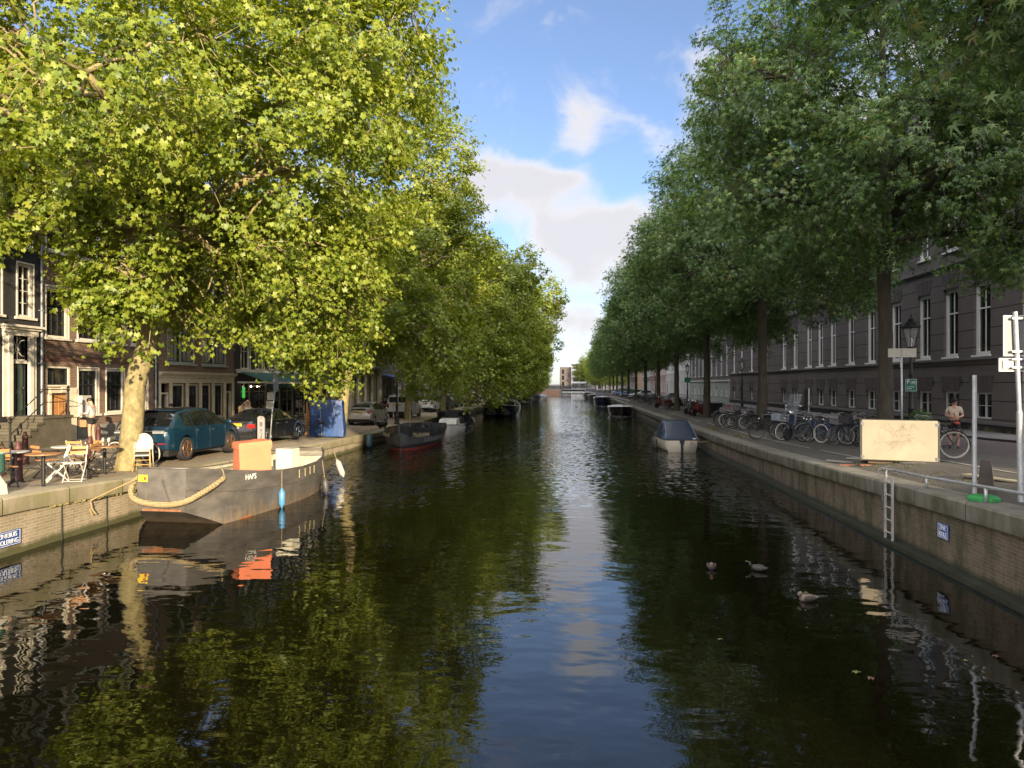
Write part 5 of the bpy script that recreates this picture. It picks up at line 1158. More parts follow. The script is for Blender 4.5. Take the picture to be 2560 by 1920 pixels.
MB().box(-.26,.26,-.22,.22,0,1.2).build('body', mat('offwhite_enamel', (.60,.57,.44), .5, var=.08), cb_); MB().box(-.23,.23,-.235,-.221,.04,1.16).build('door', mat('offwhite_enamel', (.60,.57,.44), .5, var=.08), cb_)
bx_ = thing('deck_locker', 'low cream locker across the bow of the barge', 'locker', (-9.12,22.1,.32), -.0882)
MB().box(-.78,.78,-.4,.5,0,.42).build('body', CREAM, bx_); MB().box(-.82,.82,-.45,.55,.421,.46).build('lid', mat('grey_green_lid', (.25,.25,.19), .7), bx_)
pl_ = thing('plank', 'grey plank lying lengthwise on the barge thwarts', 'plank', (-9.9,19.2,1.02), R(-6)); MB().box(-.12,.12,-1.6,1.6,0,.04).build('board', mat('weathered_plank', (.28,.25,.16), .8, var=.3), pl_)
ml = thing('mooring_line', 'yellowed mooring line from the barge stern to a ring in the left quay wall', 'rope', (-11.2,15.9,.75))
MB().tube([(0.05,0,-.12),(.03,0,-.02),(.4,.12,.18),(.85,.25,.40),(.95,.33,.5)], .013, 6).tube([(.04,0,-.05),(.06,.01,-.2),(.12,.03,-.32),(.05,.04,-.36),(.02,0,-.2)], .015, 6).build('rope', mat('yellow_rope', (.30,.22,.09), .9), ml)

DHULL = mat('dark_boat_hull', (.045,.046,.046), .35, var=.4, coat=.2); GREYIN = mat('boat_interior', (.10,.10,.10), .7, var=.2)
HB = [(0,.86),(.2,1),(.5,1.02),(.75,.93),(.88,.72),(.95,.48),(.985,.24),(1,.02)]
def scaled(tab, k): return [(a, b*k) for a, b in tab]
t = thing('sloop', 'black round-bowed boat with gold script name and red waterline', 'boat', (-9.05,44.6,0), PI+.03, 'boats moored along the left quay')
HBM = [(0,.80),(.2,1),(.5,1.02),(.72,.92),(.85,.72),(.93,.48),(.975,.26),(1,.02)]
P, gm = hull(t, 8.0, scaled(HBM,1.5), [(0,1.0),(.4,.92),(.75,1.02),(.9,1.14),(1,1.28)], DHULL, .45, n=40, flare=.74, inner=GREYIN)
gm.build('gunwale', mat('dark_gunwale', (.04,.04,.04), .4), t, True)
stripe(t, P, mat('red_boot_top', (.28,.05,.03), .6, var=.3), 0, -.05, .10)
MB().tube([P[-1][2], P[-1][3], P[-1][4], (0, P[-1][5][1]+.01, P[-1][5][2]+.05)], .045, 6).build('stem_post', mat('scuffed_steel', (.25,.24,.22), .4, .5, var=.4, scale=20), t)
GOLDT = mat('gold_lettering', (.55,.47,.28), .5)
for sx, yc in ((-1, 7.35), (1, 7.35)):
    r = min(P, key=lambda r: abs(r[5][1]-yc)); i = P.index(r); q = P[i+1]; x, y, z = [(r[4][k]+r[3][k])/2 for k in range(3)]
    dx, dy = q[4][0]-P[i-1][4][0], q[4][1]-P[i-1][4][1]; ang = math.atan2(dy, dx)
    if sx < 0: Mx = Matrix.Translation((-(x+.05), y+.04, z+.08))@Matrix.Rotation(PI-ang+PI, 4, 'Z')@Matrix.Rotation(R(90),4,'X')
    else: Mx = Matrix.Translation((x+.05, y+.04, z+.08))@Matrix.Rotation(ang+PI+PI, 4, 'Z')@Matrix.Rotation(R(90),4,'X')
    if sx > 0: Mx = Matrix.Translation((x+.05, y+.04, z+.08))@Matrix.Rotation(ang+PI, 4, 'Z')@Matrix.Rotation(R(90),4,'X')
    if sx < 0: Mx = Matrix.Translation((-(x+.05), y+.04, z+.08))@Matrix.Rotation(PI-ang, 4, 'Z')@Matrix.Rotation(R(90),4,'X')@Matrix.Rotation(PI,4,'Y')
    text_mesh('Madeleine', .36, GOLDT, t, 'lettering', Mx, .003, shear=.4)
MB().box(-1.2,1.2,1.2,1.6,.55,.6).box(-1.3,1.3,3.4,3.8,.6,.65).build('thwart', WOOD, t); MB().box(-.35,.35,.1,.5,.5,1.05).build('motor_box', DHULL, t)
for (x, y), nm in (((-.55,7.2),0),((.75,5.6),1)):
    p = thing('mooring_stake', ['thin wooden pole standing up from the bow of the black boat, left of two','pale wooden pole standing up from the side of the black boat, right of two'][nm], 'pole', (-9.05-x, 44.6-y, .9), 0, 'poles standing in the black boat')
    MB().tube([(0,0,-.5),(.01,0,1.95-.4*nm)], .025, 6).build('pole', mat('pale_pole', (.45,.30,.16), .7), p)
bgm = mat('black_bin_bag', (.012,.012,.013), .3, var=.3, bump=.9, bscale=9)
for lb, x, y, z, r in (('crumpled black bag lying on the bow deck of the black boat',-8.35,39.2,1.02,.33),('black tarpaulin bundle heaped on the quay edge by the black lamp post',-11.75,43.9,.98,.3)):
    o = MB().ellip((0,0,0), (r*1.2,r,r*.8), 14, 10).build('plastic_bag', bgm, None, True); tag(o, lb, 'bag'); o.location = (x,y,z)
    for v in o.data.vertices: v.co *= 1+.18*math.sin(v.co.x*17+v.co.z*13)*math.cos(v.co.y*15)
fender('large dusty blue fender beside the left bow of the black boat', (-10.75,37.6,.08), mat('dusty_blue_fender', (.10,.19,.25), .4), .72, .15, .25)
t = thing('motorboat', 'small white motorboat moored right behind the black boat', 'boat', (-8.5,52.2,0), PI, 'boats moored along the left quay')
P, gm = hull(t, 5.0, scaled(HB,.95), [(0,.55),(.6,.6),(1,.75)], mat('white_gelcoat', (.6,.6,.56), .3, var=.06, coat=.4), .4, inner=WHITE); gm.build('gunwale', mat('navy_strake', (.03,.04,.09), .5), t)
MB().prism([(0,.55),(1.9,.55),(1.5,1.0),(.4,1.05)], -.6, .6, 'x', Matrix.Translation((0,1.5,0))).build('windscreen', mat('pale_canvas', (.42,.42,.38), .7), t)
def covered(label, x, y, L_, hb, sh, hm, cm, rz=PI, top=.35, group='boats moored along the left quay', nm='covered_boat'):
    t = thing(nm, label, 'boat', (x, y, 0), rz, group); P, gm = hull(t, L_, scaled(HB, hb), [(0,sh),(.6,sh*.98),(1,sh*1.15)], hm, .3)
    gm.build('gunwale', mat('pale_strake', (.35,.35,.33), .5), t)
    c = MB(); G_ = []
    for r in P:
        x_, y_, z_ = r[-1]; k = math.sin(PI*min(1, max(0, y_/L_)))**.5; G_.append([(x_*f, y_, z_+.02+top*k*(1-abs(f)**2.2)) for f in (-1,-.8,-.5,0,.5,.8,1)])
    c.grid(G_).build('cover', cm, t, True, 60); return t
NAVYC = mat('navy_cover', (.018,.024,.035), .6, var=.2, bump=.3, bscale=3); BLKC = mat('black_cover', (.02,.02,.022), .5, var=.2)
# flat steel boat with a straight front
t = thing('work_boat', 'dark navy flat-fronted steel boat under the fourth plane tree', 'boat', (-9.55,62,0), PI+.05, 'boats moored along the left quay')
P, gm = hull(t, 7.0, [(0,1.25),(.6,1.35),(.9,1.25),(.97,1.0),(1,.55)], [(0,1.15),(1,1.25)], mat('navy_hull', (.016,.022,.03), .4), .5, inner=GREYIN); gm.build('gunwale', BLACKP, t); stripe(t, P, WHITE2, 0, .02, .07)
MB().box(-.5,.5,6.95,7.05,-.1,1.24).build('bow_plate', mat('navy_hull', (.016,.022,.03), .4), t)
fender('worn white fender lying against the stern of the navy steel boat', (-7.75,57.5,.25), mat('white_fender', (.42,.39,.32), .5), .6, .12, .2, (0,R(-25)))
def tender(label, x, y, L_, hb, sh, hm, inner=GREYIN, rz=PI, group='boats moored along the left quay', ws=True, canopy=None):
    t = thing('sloop', label, 'boat', (x, y, 0), rz, group); P, gm = hull(t, L_, scaled(HB, hb), [(0,sh),(.6,sh),(1,sh*1.18)], hm, .4, inner=inner); gm.build('gunwale', mat('pale_strake', (.35,.35,.33), .5), t)
    MB().box(-hb*.8,hb*.8,.3,.8,.5,.62).box(-hb*.85,hb*.85,2,2.4,.5,.62).build('bench', WHITE2, t)
    if ws: MB().prism([(0,sh),(.5,sh),(.42,sh+.45),(.38,sh+.45)], -hb*.55, hb*.55, 'x', Matrix.Translation((0,L_*.45,0))).build('windscreen', GLASS, t)
    if canopy: 
        c = MB(); c.grid([[(hb*.95*math.cos(PI*k/8), L_*(.05+.35*j/3), sh+.75*math.sin(PI*k/8)*(.7+.3*math.sin(PI*j/3))) for k in range(9)] for j in range(4)]); c.build('canopy', canopy, t, True)
    return t
tender('long dark blue sloop with its pointed bow under the dark plane tree', -8.4, 82.5, 8, 1.35, 1.15, mat('navy_gloss', (.012,.018,.04), .25, coat=.5), canopy=BLKC)
tender('black sloop with white trim lines at the outer edge under the dark trees', -6.9, 81.8, 7.5, 1.25, 1.05, mat('black_gloss', (.012,.012,.014), .2, coat=.5), canopy=mat('grey_canopy', (.14,.15,.16), .7))
tender('low boat with a cream deck far along the left quay', -8.2, 128, 7, 1.4, .95, DHULL, CREAM, ws=False)
tender('navy boat with a tall dark folded parasol far along the left quay', -7.6, 146, 7, 1.4, 1.15, DHULL, canopy=NAVYC); 
um = thing('folded_parasol', 'dark folded parasol standing in a far boat on the left', 'parasol', (-7.8,141,.9)); MB().lathe([(.03,0),(.03,.8),(.2,.9),(.3,1.3),(.22,2.6),(.04,3.2)], 10).build('canvas', mat('maroon_canvas', (.05,.02,.03), .8), um)
covered('light blue covered boat nearest the far abutment', -6.6, 160, 6, 1.3, .8, WHITE2, mat('light_blue_cover', (.15,.25,.38), .7))
covered('dark covered boat tucked beside the far left quay', -9.6, 150, 6, 1.2, .8, DHULL, NAVYC)
# right bank
t = thing('sloop', 'small cream boat with a dark blue tented cover, moored on the right', 'boat', (5.55,36.9,0), R(1), 'boats moored along the right quay')
CRH = mat('cream_gelcoat', (.62,.57,.45), .4, var=.12)
P, gm = hull(t, 5.6, [(0,.78),(.15,.93),(.5,1.0),(.8,.8),(.93,.45),(1,.05)], [(0,.62),(.5,.62),(1,.8)], CRH, .3, inner=GREYIN); gm.build('gunwale', NAVYC, t)
stripe(t, P, mat('brown_slime', (.10,.08,.05), .7), 0, -.05, .1)
MB().prism([(-.14,.60),(.14,.60),(.1,.48),(.065,.36),(.065,-.3),(-.065,-.3),(-.065,.36),(-.1,.48)], -.07, -.012, 'y').build('rudder', BLACKP, t)
text_mesh('Makma', .085, BLKT, t, 'lettering', Matrix.Translation((.48,-.012,.42))@Matrix.Rotation(R(90),4,'X'), .002); MB().box(.42,.5,-.012,-.002,.5,.55).build('flag_sticker', mat('flag_red', (.35,.06,.03), .6), t)
c = MB(); sec = [(-.02,.64,.0,.82),(.35,.66,.02,.9),(1.0,.66,.45,.92),(1.55,.66,.84,.94),(2.1,.66,.9,.95),(2.8,.66,.78,.96),(3.1,.66,.45,.95),(4.0,.68,.28,.85),(5.2,.78,.05,.35)]
def lay(a, b, f): return tuple(a[i]+(b[i]-a[i])*f for i in range(4))
G_ = []
for i in range(len(sec)-1):
    for k in range(3):
        y_, zb, h_, w_ = lay(sec[i], sec[i+1], k/3); G_.append([(w_*x_, y_, zb+h_*zf) for x_, zf in ((-1,0),(-.88,.45),(-.76,.85),(-.62,.985),(-.3,1.0),(0,1.02),(.3,1.0),(.62,.985),(.76,.85),(.88,.45),(1,0))])
c.grid(G_); c.build('cover', mat('dark_blue_tent', (.016,.026,.045), .45, var=.25, scale=3, bump=.35, bscale=4), t, True, 30)
c = MB()
for sx in (1,-1):
    c.tube([(sx*.80,.02,.66),(sx*.6,1.5,1.47)], .012, 5); c.tube([(sx*.86,1.0,.7),(sx*.65,1.5,1.46)], .012, 5); c.tube([(sx*.93,2.6,.68),(sx*.68,2.1,1.52)], .012, 5)
c.build('cover_seam', mat('seam', (.14,.19,.26), .5), t)
MB().ellip((.62,.02,.69), (.1,.05,.035), 8, 6).build('cleat', WHITE2, t)
rp = thing('mooring_line', 'thin rope from the blue-covered boat to the right quay', 'rope', (6.2,36.95,.62)); MB().tube([(0,0,0),(.3,.0,-.1),(.75,0,-.02),(.85,.05,.1)], .012, 5).build('rope', mat('old_rope', (.30,.25,.15), .9), rp)
MB().ellip((0,0,.0), (.07,.07,.10), 10, 8).build('x', mat('dusty_blue_fender', (.10,.19,.25), .4), None, True); o = bpy.context.scene.objects['x']; o.name = 'fender'; o.location = (4.66,38.2,.32); tag(o, 'round blue fender on the side of the blue-covered boat', 'fender')
for i, (y, lb) in enumerate(((39.0,'dark upright fender near the stern of the blue-covered boat, second of two'),(39.6,'dark upright fender farther from the stern of the blue-covered boat'))): fender(lb, (4.48-.05*i,y,-.05), mat('black_fender', (.05,.05,.05), .5), .62, .09, .12, (0,0))
def cruiser(label, x, y, L_, hb, sh, hm, rz=PI, rails=True, cab=None):
    t = thing('motorboat', label, 'boat', (x, y, 0), rz, 'boats moored along the right quay'); P, gm = hull(t, L_, scaled(HB, hb), [(0,sh),(.6,sh*.98),(1,sh*1.12)], hm, .45); gm.build('gunwale', WHITE2, t)
    stripe(t, P, mat('pale_waterline', (.35,.35,.33), .6), 0, -.02, .05)
    c = MB(); c.grid([[(r[-1][0]*f*.97, r[-1][1]-.03, r[-1][2]+.03+.14*(1-abs(f)**2)) for f in (-1,-.6,-.2,.2,.6,1)] for r in P]); c.build('deck', mat('offwhite_deck', (.45,.45,.42), .5, var=.15, scale=4), t, True, 60)
    if rails:
        for sx in (1,-1):
            r = MB(); pts = [(sx*hb*.8,L_*.62,sh+.62),(sx*hb*.55,L_*.85,sh+.68),(sx*hb*.15,L_*.97,sh+.75)]; r.tube(pts, .016, 5)
            for p in pts: r.tube([(p[0],p[1],sh+.05),p], .014, 5)
            r.build('bow_rail', CHROME, t)
    if cab is not None: MB().prism([(0,sh),(L_*.42,sh),(L_*.34,sh+.8),(L_*.04,sh+.85)], -hb*.75, hb*.75, 'x', Matrix.Translation((0,L_*.1,0))).build('cabin_cover', cab, t)
    return t
cruiser('white-decked motorboat with dark hull and steel bow rails on the right', 5.35, 83, 6.2, 1.3, .95, mat('maroon_black_hull', (.02,.012,.014), .25, coat=.4))
cruiser('dark motorboat with pale wedge-shaped deck beyond the railed one', 4.9, 119, 7.5, 1.4, 1.3, mat('navy_gloss', (.012,.018,.04), .25, coat=.5), rails=False, cab=BLKC)
cruiser('dark boat with a white-edged cabin window on the right', 4.7, 146, 7.5, 1.5, 1.3, DHULL, rails=False, cab=BLKC)
cruiser('larger black-covered boat behind the white-windowed one', 4.1, 160, 9, 1.6, 1.5, DHULL, rails=False, cab=NAVYC)
covered('farthest dark covered boat on the right before the bridge', 4.4, 182, 7, 1.4, 1.3, DHULL, NAVYC, group='boats moored along the right quay')
gp = thing('gangplank', 'pale boom slanting from a right-bank boat to the quay', 'boom', (6.0,120,1.2)); MB().tube([(-3.5,18,.9),(2.5,-14,-.2)], .06, 6).build('spar', mat('pale_spar', (.4,.38,.35), .6), gp)
# ---------------------------------------------------------------- bicycles (local frame: rear hub at y = 0, front hub at y = 1.08, ground z = 0)
BKP = mat('black_frame_paint', (.02,.02,.022), .35, .2); WTYRE = mat('cream_tyre', (.50,.47,.40), .7); ALU = mat('brushed_aluminium', (.26,.26,.26), .35, .8)
WIRE = mat('wire_basket', (.35,.35,.34), .4, .6); CRATE = mat('grey_crate', (.20,.23,.27), .6); LEATH = mat('saddle_leather', (.03,.025,.02), .6)
def bicycle(name, label, loc, rz=0, group=None, tyre=RUBBER, fm=BKP, basket=None, lean=0, steer=0, lo=False, scale=1.0):
    t = thing(name, label, 'bicycle', loc, 0, group); t.rotation_euler = (0, lean, rz); t.scale = (scale,)*3; r = .345
    def wheel(y, parent, st=0):
        M_ = Matrix.Translation((0,y,r))@Matrix.Rotation(st, 4, 'Z')
        w = MB().ring(r-.02, .02, (0,0,0), 'x', 22 if not lo else 14, 6 if not lo else 4, M_).build('wheel', tyre, t, True)
        s = MB(); s.ring(r-.045, .008, (0,0,0), 'x', 20 if not lo else 12, 4, M_)
        for k in range(16 if not lo else 8):
            a = 2*PI*k/(16 if not lo else 8); o = .02 if k % 2 else -.02; s.tube([M_@Vector((o,.02*math.cos(a+1),.02*math.sin(a+1))), M_@Vector((0,(r-.04)*math.cos(a),(r-.04)*math.sin(a)))], .0016, 3, False)
        s.lathe([(.022,-.045),(.022,.045)], 8, (0,0,0), 'x', M_); s.build('spokes', ALU, w)
        g = MB().ring(r+.022, .018, (0,0,0), 'x', 12, 4, M_, R(20) if y > .5 else R(10), R(150) if y > .5 else R(185)); g.build('mudguard', fm, t, True)
    wheel(0, t); wheel(1.08, t, steer)
    f = MB(); bb = (0,.45,.29); st = (0,.28,.78); hd = (0,.86,.86); hb_ = (0,.90,.66)
    f.tube([bb, st, (0,.26,.86)], .017, 6); f.tube([bb, (0,.62,.36), hb_], .018, 6); f.tube([(0,.36,.55), (0,.62,.60), (0,.885,.74)], .016, 6); f.tube([hd, hb_], .02, 6)
    for sx in (1,-1): f.tube([bb, (sx*.05,0,r)], .010, 5); f.tube([st, (sx*.05,0,r)], .009, 5); f.tube([hb_, (sx*.05,.97,.55), (sx*.05,1.08,r)], .012, 5)
    f.tube([(-.05,-.05,.74),(.05,-.05,.74)], .01, 4).box(-.07,.07,-.28,.20,.735,.75)
    f.tube([(.05,-.2,.735),(.05,0,r)], .007, 4).tube([(-.05,-.2,.735),(-.05,0,r)], .007, 4).tube([(.09,.38,0.02),(.07,.2,.3)], .009, 4)
    f.build('frame', fm, t, True, 40)
    c = MB(); c.ring(.09, .008, (.06,.45,.29), 'x', 14, 4); c.tube([(.07,.45,.29),(.09,.5,.13)], .01, 5).box(.09,.18,.46,.54,.11,.135); c.tube([(-.07,.45,.29),(-.09,.40,.45)], .01, 5).box(-.18,-.09,.36,.44,.44,.465); c.build('crank', ALU, t)
    s = MB(); s.prism([(-.08,-.14),(.08,-.14),(.09,-.05),(.03,.1),(.02,.16),(-.02,.16),(-.03,.1),(-.09,-.05)], .86, .91, 'z', Matrix.Translation((0,.24,0))); s.build('saddle', LEATH, t, True, 50)
    M_ = Matrix.Translation((0,.88,0))@Matrix.Rotation(steer, 4, 'Z')@Matrix.Translation((0,-.88,0))
    h = MB(); h.tube([M_@Vector(p) for p in ((0,.86,.84),(0,.85,1.0))], .014, 6); h.tube([M_@Vector(p) for p in ((-.3,.66,1.07),(-.28,.78,1.09),(-.15,.88,1.04),(0,.88,1.01),(.15,.88,1.04),(.28,.78,1.09),(.3,.66,1.07))], .012, 6); h.build('handlebar', ALU, t, True)
    MB().ellip((0,1.0,.86), (.035,.04,.04), 8, 6).build('lamp', CHROME, t, True)
    if basket == 'wire':
        b = MB(); 
        for z in (.78,.88,1.0):
            k = .85+.15*(z-.78)/.22; b.tube([M_@Vector(p) for p in ((-.2*k,.95,z),(.2*k,.95,z),(.2*k,1.25,z),(-.2*k,1.25,z),(-.2*k,.95,z))], .006, 4)
        for i in range(9):
            x = -.17+.34*i/8; b.tube([M_@Vector(p) for p in ((x*1.17,.94,1.0),(x,.955,.78),(x,1.245,.78),(x*1.17,1.26,1.0))], .0035, 3, False)
        for i in range(6):
            y = .97+.25*i/5; b.tube([M_@Vector(p) for p in ((-.2,y,1.0),(-.17,y,.78),(.17,y,.78),(.2,y,1.0))], .0035, 3, False)
        b.build('basket', WIRE, t)
    if basket == 'crate':
        b = MB(); b.box(-.2,.2,.93,.945,.78,1.03,M_).box(-.2,.2,1.26,1.275,.78,1.03,M_).box(-.2,-.185,.945,1.26,.78,1.03,M_).box(.185,.2,.945,1.26,.78,1.03,M_).box(-.185,.185,.945,1.26,.78,.79,M_); b.build('crate', CRATE, t)
    return t
GB = 'bicycles parked on the right quay'
B0 = bicycle('bicycle', 'x', (0,0,0), 0, GB); B1 = bicycle('bicycle', 'x', (0,0,0), 0, GB, tyre=WTYRE, basket='wire', steer=.25); B2 = bicycle('bicycle', 'x', (0,0,0), 0, GB, basket='crate', steer=-.2)
B3 = bicycle('bicycle', 'x', (0,0,0), 0, GB, lo=True)
BLUEF = mat('blue_frame_paint', (.03,.045,.11), .4, .3); GRNF = mat('green_frame_paint', (.03,.06,.04), .4); REDF = mat('red_frame_paint', (.20,.02,.025), .4); GRYF = mat('grey_frame_paint', (.16,.17,.18), .4, .4)
def front(x, y, ang, base, label, mm=None, sc=1.05, lean=0, used=set()):
    """put the front wheel's contact point at x, y; ang = heading in degrees from +y towards -x"""
    a = R(ang); loc = (x+1.08*sc*math.sin(a), y-1.08*sc*math.cos(a), 0); z = min(gz(x, y), gz(loc[0], loc[1])+.0)
    loc = (loc[0], loc[1], gz((x+loc[0])/2, (y+loc[1])/2)+.004)
    if id(base) not in used and not mm:
        used.add(id(base)); base.location = loc; base.rotation_euler = (0, lean, a); base.scale = (sc,)*3; base['label'] = label; return base
    c = copy_tree(base, loc, label=label, matmap=mm, scale=sc); c.rotation_euler = (0, lean, a); return c
near = [(7.95,31.9,100,B0,'black bicycle with its wheel closest to the quay edge, left end of the near group',None),
 (8.75,31.6,75,B2,'bicycle with a grey plastic crate in front of the second tree',None),(8.75,30.9,100,B1,'bicycle with pale tyre and silver wire basket left of the windscreened scooter',None),
 (9.2,29.5,95,B0,'dark bicycle with brown-rimmed wheel right of the windscreened scooter',{'cream_tyre':RUBBER,'black_frame_paint':GRYF}),(9.3,29.2,40,B0,'blue-framed bicycle turned towards the camera among the near group',{'black_frame_paint':BLUEF}),
 (9.6,28.7,30,B0,'second blue-framed bicycle facing the camera, narrow front view',{'black_frame_paint':BLUEF,'tyre_rubber':WTYRE}),(10.2,29.4,60,B0,'black bicycle in the tangled middle of the near group',{'black_frame_paint':BKP,'tyre_rubber':RUBBER}),
 (9.75,27.7,98,B1,'bicycle with a wide wire basket and large front wheel near the cabinet',{'cream_tyre':GRYF}),(10.0,27.2,60,B2,'dark bicycle with a crate right behind the wide wire basket',{'grey_crate':BKP}),
 (10.3,26.9,110,B0,'bicycle with white handlebar end nearest the left side of the cabinet',{'black_frame_paint':GRYF}),(10.8,28.2,85,B0,'black bicycle behind the wide wire basket with swept handlebar',{'black_frame_paint':BKP}),
 (11.0,29.4,95,B0,'dark green bicycle at the back of the near group',{'black_frame_paint':GRNF}),(10.6,30.6,100,B1,'bicycle with wire basket at the back of the near group',{'cream_tyre':RUBBER}),(9.4,30.4,80,B0,'bicycle squeezed between the crate bicycle and the scooter',{'black_frame_paint':GRNF}),(10.4,28.0,95,B1,'wire-basket bicycle at the back, left of the cabinet',{'cream_tyre':GRYF}),(11.3,30.9,70,B0,'bicycle at the rear of the near group beside the second tree',{'black_frame_paint':GRYF}),(10.0,32.7,95,B0,'bicycle behind the crate bicycle in the near group',{'black_frame_paint':BKP,'tyre_rubber':RUBBER}),
 (10.9,27.0,100,B0,'bicycle wedged between the cabinet and the other bicycles',{'black_frame_paint':BLUEF,'tyre_rubber':RUBBER})]
for x, y, a, b, lb, mm in near: front(x, y, a, b, lb, mm, 1.06, R(random.uniform(-9,9)))
mid = [(8.35,41.6,95,B0,'bicycle at the left end of the middle group, thin dark wheel',BKP),(8.5,41.0,100,B1,'pale-tyred bicycle second in the middle group',None),(8.55,40.3,85,B0,'grey bicycle with large silver rim in the middle group',GRYF),(8.6,39.4,60,B0,'dark bicycle angled towards the water in the middle group',BKP),
 (9.2,42.6,100,B1,'wire-basket bicycle behind the pale-tyred one in the middle group',None),(9.2,39.2,90,B1,'bicycle with curved wire basket and pale rear wheel, right of the middle group',GRYF),(9.4,43.6,95,B0,'black bicycle behind the middle group near the third tree',BKP),
 (9.9,40.4,80,B0,'green bicycle behind the middle group',GRNF),(8.9,38.3,75,B0,'dark bicycle right of the curved wire basket',BKP),(9.9,39.3,100,B1,'pale-rimmed bicycle behind the curved wire basket',BLUEF),(9.1,45.6,95,B0,'bicycle nearest the third tree in the middle group',GRYF),(9.6,44.8,100,B2,'red bicycle with panniers beside the third tree',REDF),(10.0,38.0,95,B0,'bicycle leaning at the left of the second tree trunk',BKP),(9.9,42.0,70,B0,'blue bicycle hidden at the back of the middle group',BLUEF),(10.6,36.6,95,B0,'bicycle leaning behind the second tree trunk',GRYF)]
for x, y, a, b, lb, m_ in mid: front(x, y, a, b, lb, {'black_frame_paint':m_, 'grey_crate':REDF} if m_ else {'black_frame_paint':BKP}, 1.06, R(random.uniform(-9,9)))
far = ['bicycle %s in the far group beside the pale car'%w for w in ('with the nearest wheel','standing second from the camera','third from the camera','fourth from the camera','fifth from the camera','sixth from the camera','seventh from the camera','eighth from the camera','ninth from the camera','farthest from the camera')]
for i, lb in enumerate(far): front(8.6+.5*(i % 3), 83+2.3*i, 95+random.uniform(-14,14), B3, lb, None if i == 0 else {'black_frame_paint':[BKP,GRYF,BLUEF][i % 3]}, 1.1)
for i in range(34):
    x = -10.5+.5*i; c = copy_tree(B3, (x, 208.7+.5*(i % 2), 1.96), label='bicycle locked to the railing of the far bridge, one of a dark row', group='bicycles on the far bridge', scale=1.12, matmap={'brushed_aluminium': BKP}); c.rotation_euler = (0,0,R(88+random.uniform(-12,12)))
bicycle('bicycle', 'bicycle with white tyres between the stacked chairs and the teal SUV', (-13.75,20.75,gz(-13.5,20.8)), R(-88), 'bicycles on the left street', tyre=WTYRE, lean=R(4), steer=-.2)
bicycle('bicycle', 'dark bicycle leaning on the brick house behind the nearest plane trunk', (-18.6,28.6,gz(-18.5,28.9)+.07), R(-10), 'bicycles on the left street', lean=R(-8))
bicycle('bicycle', 'black bicycle parked between the black saloon and the blue tarpaulin', (-13.4,34.4,gz(-13.5,34.4)), R(-70), 'bicycles on the left street', steer=.3)
bicycle('bicycle', 'bicycle standing behind the black saloon near the cafe', (-14.6,36.6,gz(-14.6,36.6)), R(-100), 'bicycles on the left street')
bicycle('bicycle', 'city bicycle with cream tyres behind the right end of the cabinet', (10.62,21.0,gz(10.6,21)), R(80), None, tyre=WTYRE, steer=0, scale=1.1)

# ---------------------------------------------------------------- scooters
def scooter(label, loc, rz, bm_, screen=False, group='scooters parked on the right quay', big=1.0):
    t = thing('scooter', label, 'scooter', loc, rz, group); t.scale = (big,)*3; r = .22
    for y in (0, 1.25):
        w = MB().lathe([(.13,-.05),(.2,-.055),(r,-.03),(r,.03),(.2,.055),(.13,.05)], 20, (0,y,r), 'x').build('wheel', RUBBER, t, True, 40); MB().lathe([(.12,-.04),(.12,.04),(.04,.06)], 12, (0,y,r), 'x').build('rim', ALU, w)
    b = MB(); b.prism([(-.28,.42),(-.15,.66),(.1,.74),(.5,.70),(.52,.45),(.48,.28),(.0,.26),(-.2,.36)], -.17, .17, 'x'); b.prism([(.45,.22),(1.0,.24),(1.02,.30),(.46,.30)], -.19, .19, 'x')
    b.prism([(.92,.26),(1.0,.24),(1.12,.45),(1.06,.95),(.98,1.0),(.96,.6)], -.2, .2, 'x'); o = b.build('body', bm_, t); bv = o.modifiers.new('b', 'BEVEL'); bv.width = .04; bv.segments = 3; o.data.polygons.foreach_set('use_smooth', [True]*len(o.data.polygons))
    MB().ring(.27, .04, (0,1.25,r), 'x', 12, 6, None, R(15), R(165)).build('front_mudguard', bm_, t, True)
    MB().prism([(-.25,.68),(-.1,.78),(.45,.76),(.52,.71),(.3,.70)], -.14, .14, 'x').build('seat', LEATH, t)
    MB().tube([(0,1.25,r),(0,1.1,.6),(0,1.0,1.02)], .03, 8).tube([(-.33,.92,1.06),(0,.98,1.04),(.33,.92,1.06)], .018, 6).build('handlebar', IRON, t)
    MB().ellip((0,1.08,1.0), (.1,.07,.08), 12, 8).build('headlight', CHROME, t, True)
    for sx in (1,-1): MB().ellip((sx*.3,.95,1.24), (.06,.015,.04), 8, 6).tube([(sx*.28,.94,1.07),(sx*.3,.95,1.22)], .007, 4).build('mirror', CHROME, t)
    if screen:
        m, tt, b_, o_ = newmat('clear_screen') if 'clear_screen' not in MATS else (MATS['clear_screen'], None, None, None)
        if tt: b_.inputs['Base Color'].default_value = (.35,.4,.45,1); b_.inputs['Alpha'].default_value = .2; b_.inputs['Roughness'].default_value = .08
        s = MB(); s.grid([[(x, 1.12-.32*h-.12*abs(x)**2*6, 1.0+.68*h) for x in (-.26,-.18,-.06,.06,.18,.26)] for h in (0,.3,.65,.9,1.0)]); s.build('windscreen', m, t, True)
    return t
SG = mat('grey_scooter_paint', (.10,.11,.12), .3, .3, coat=.6); SR = mat('red_scooter_paint', (.13,.012,.018), .3, .1, coat=.6); SB = mat('black_scooter_paint', (.015,.016,.018), .25, .1, coat=.6); SBL = mat('navy_scooter_paint', (.02,.035,.07), .25, .2, coat=.6)
scooter('dark scooter with tall clear windscreen standing among the near bicycles', (10.15,31.9,gz(10,31.5)), R(128), SBL, True, big=1.15)
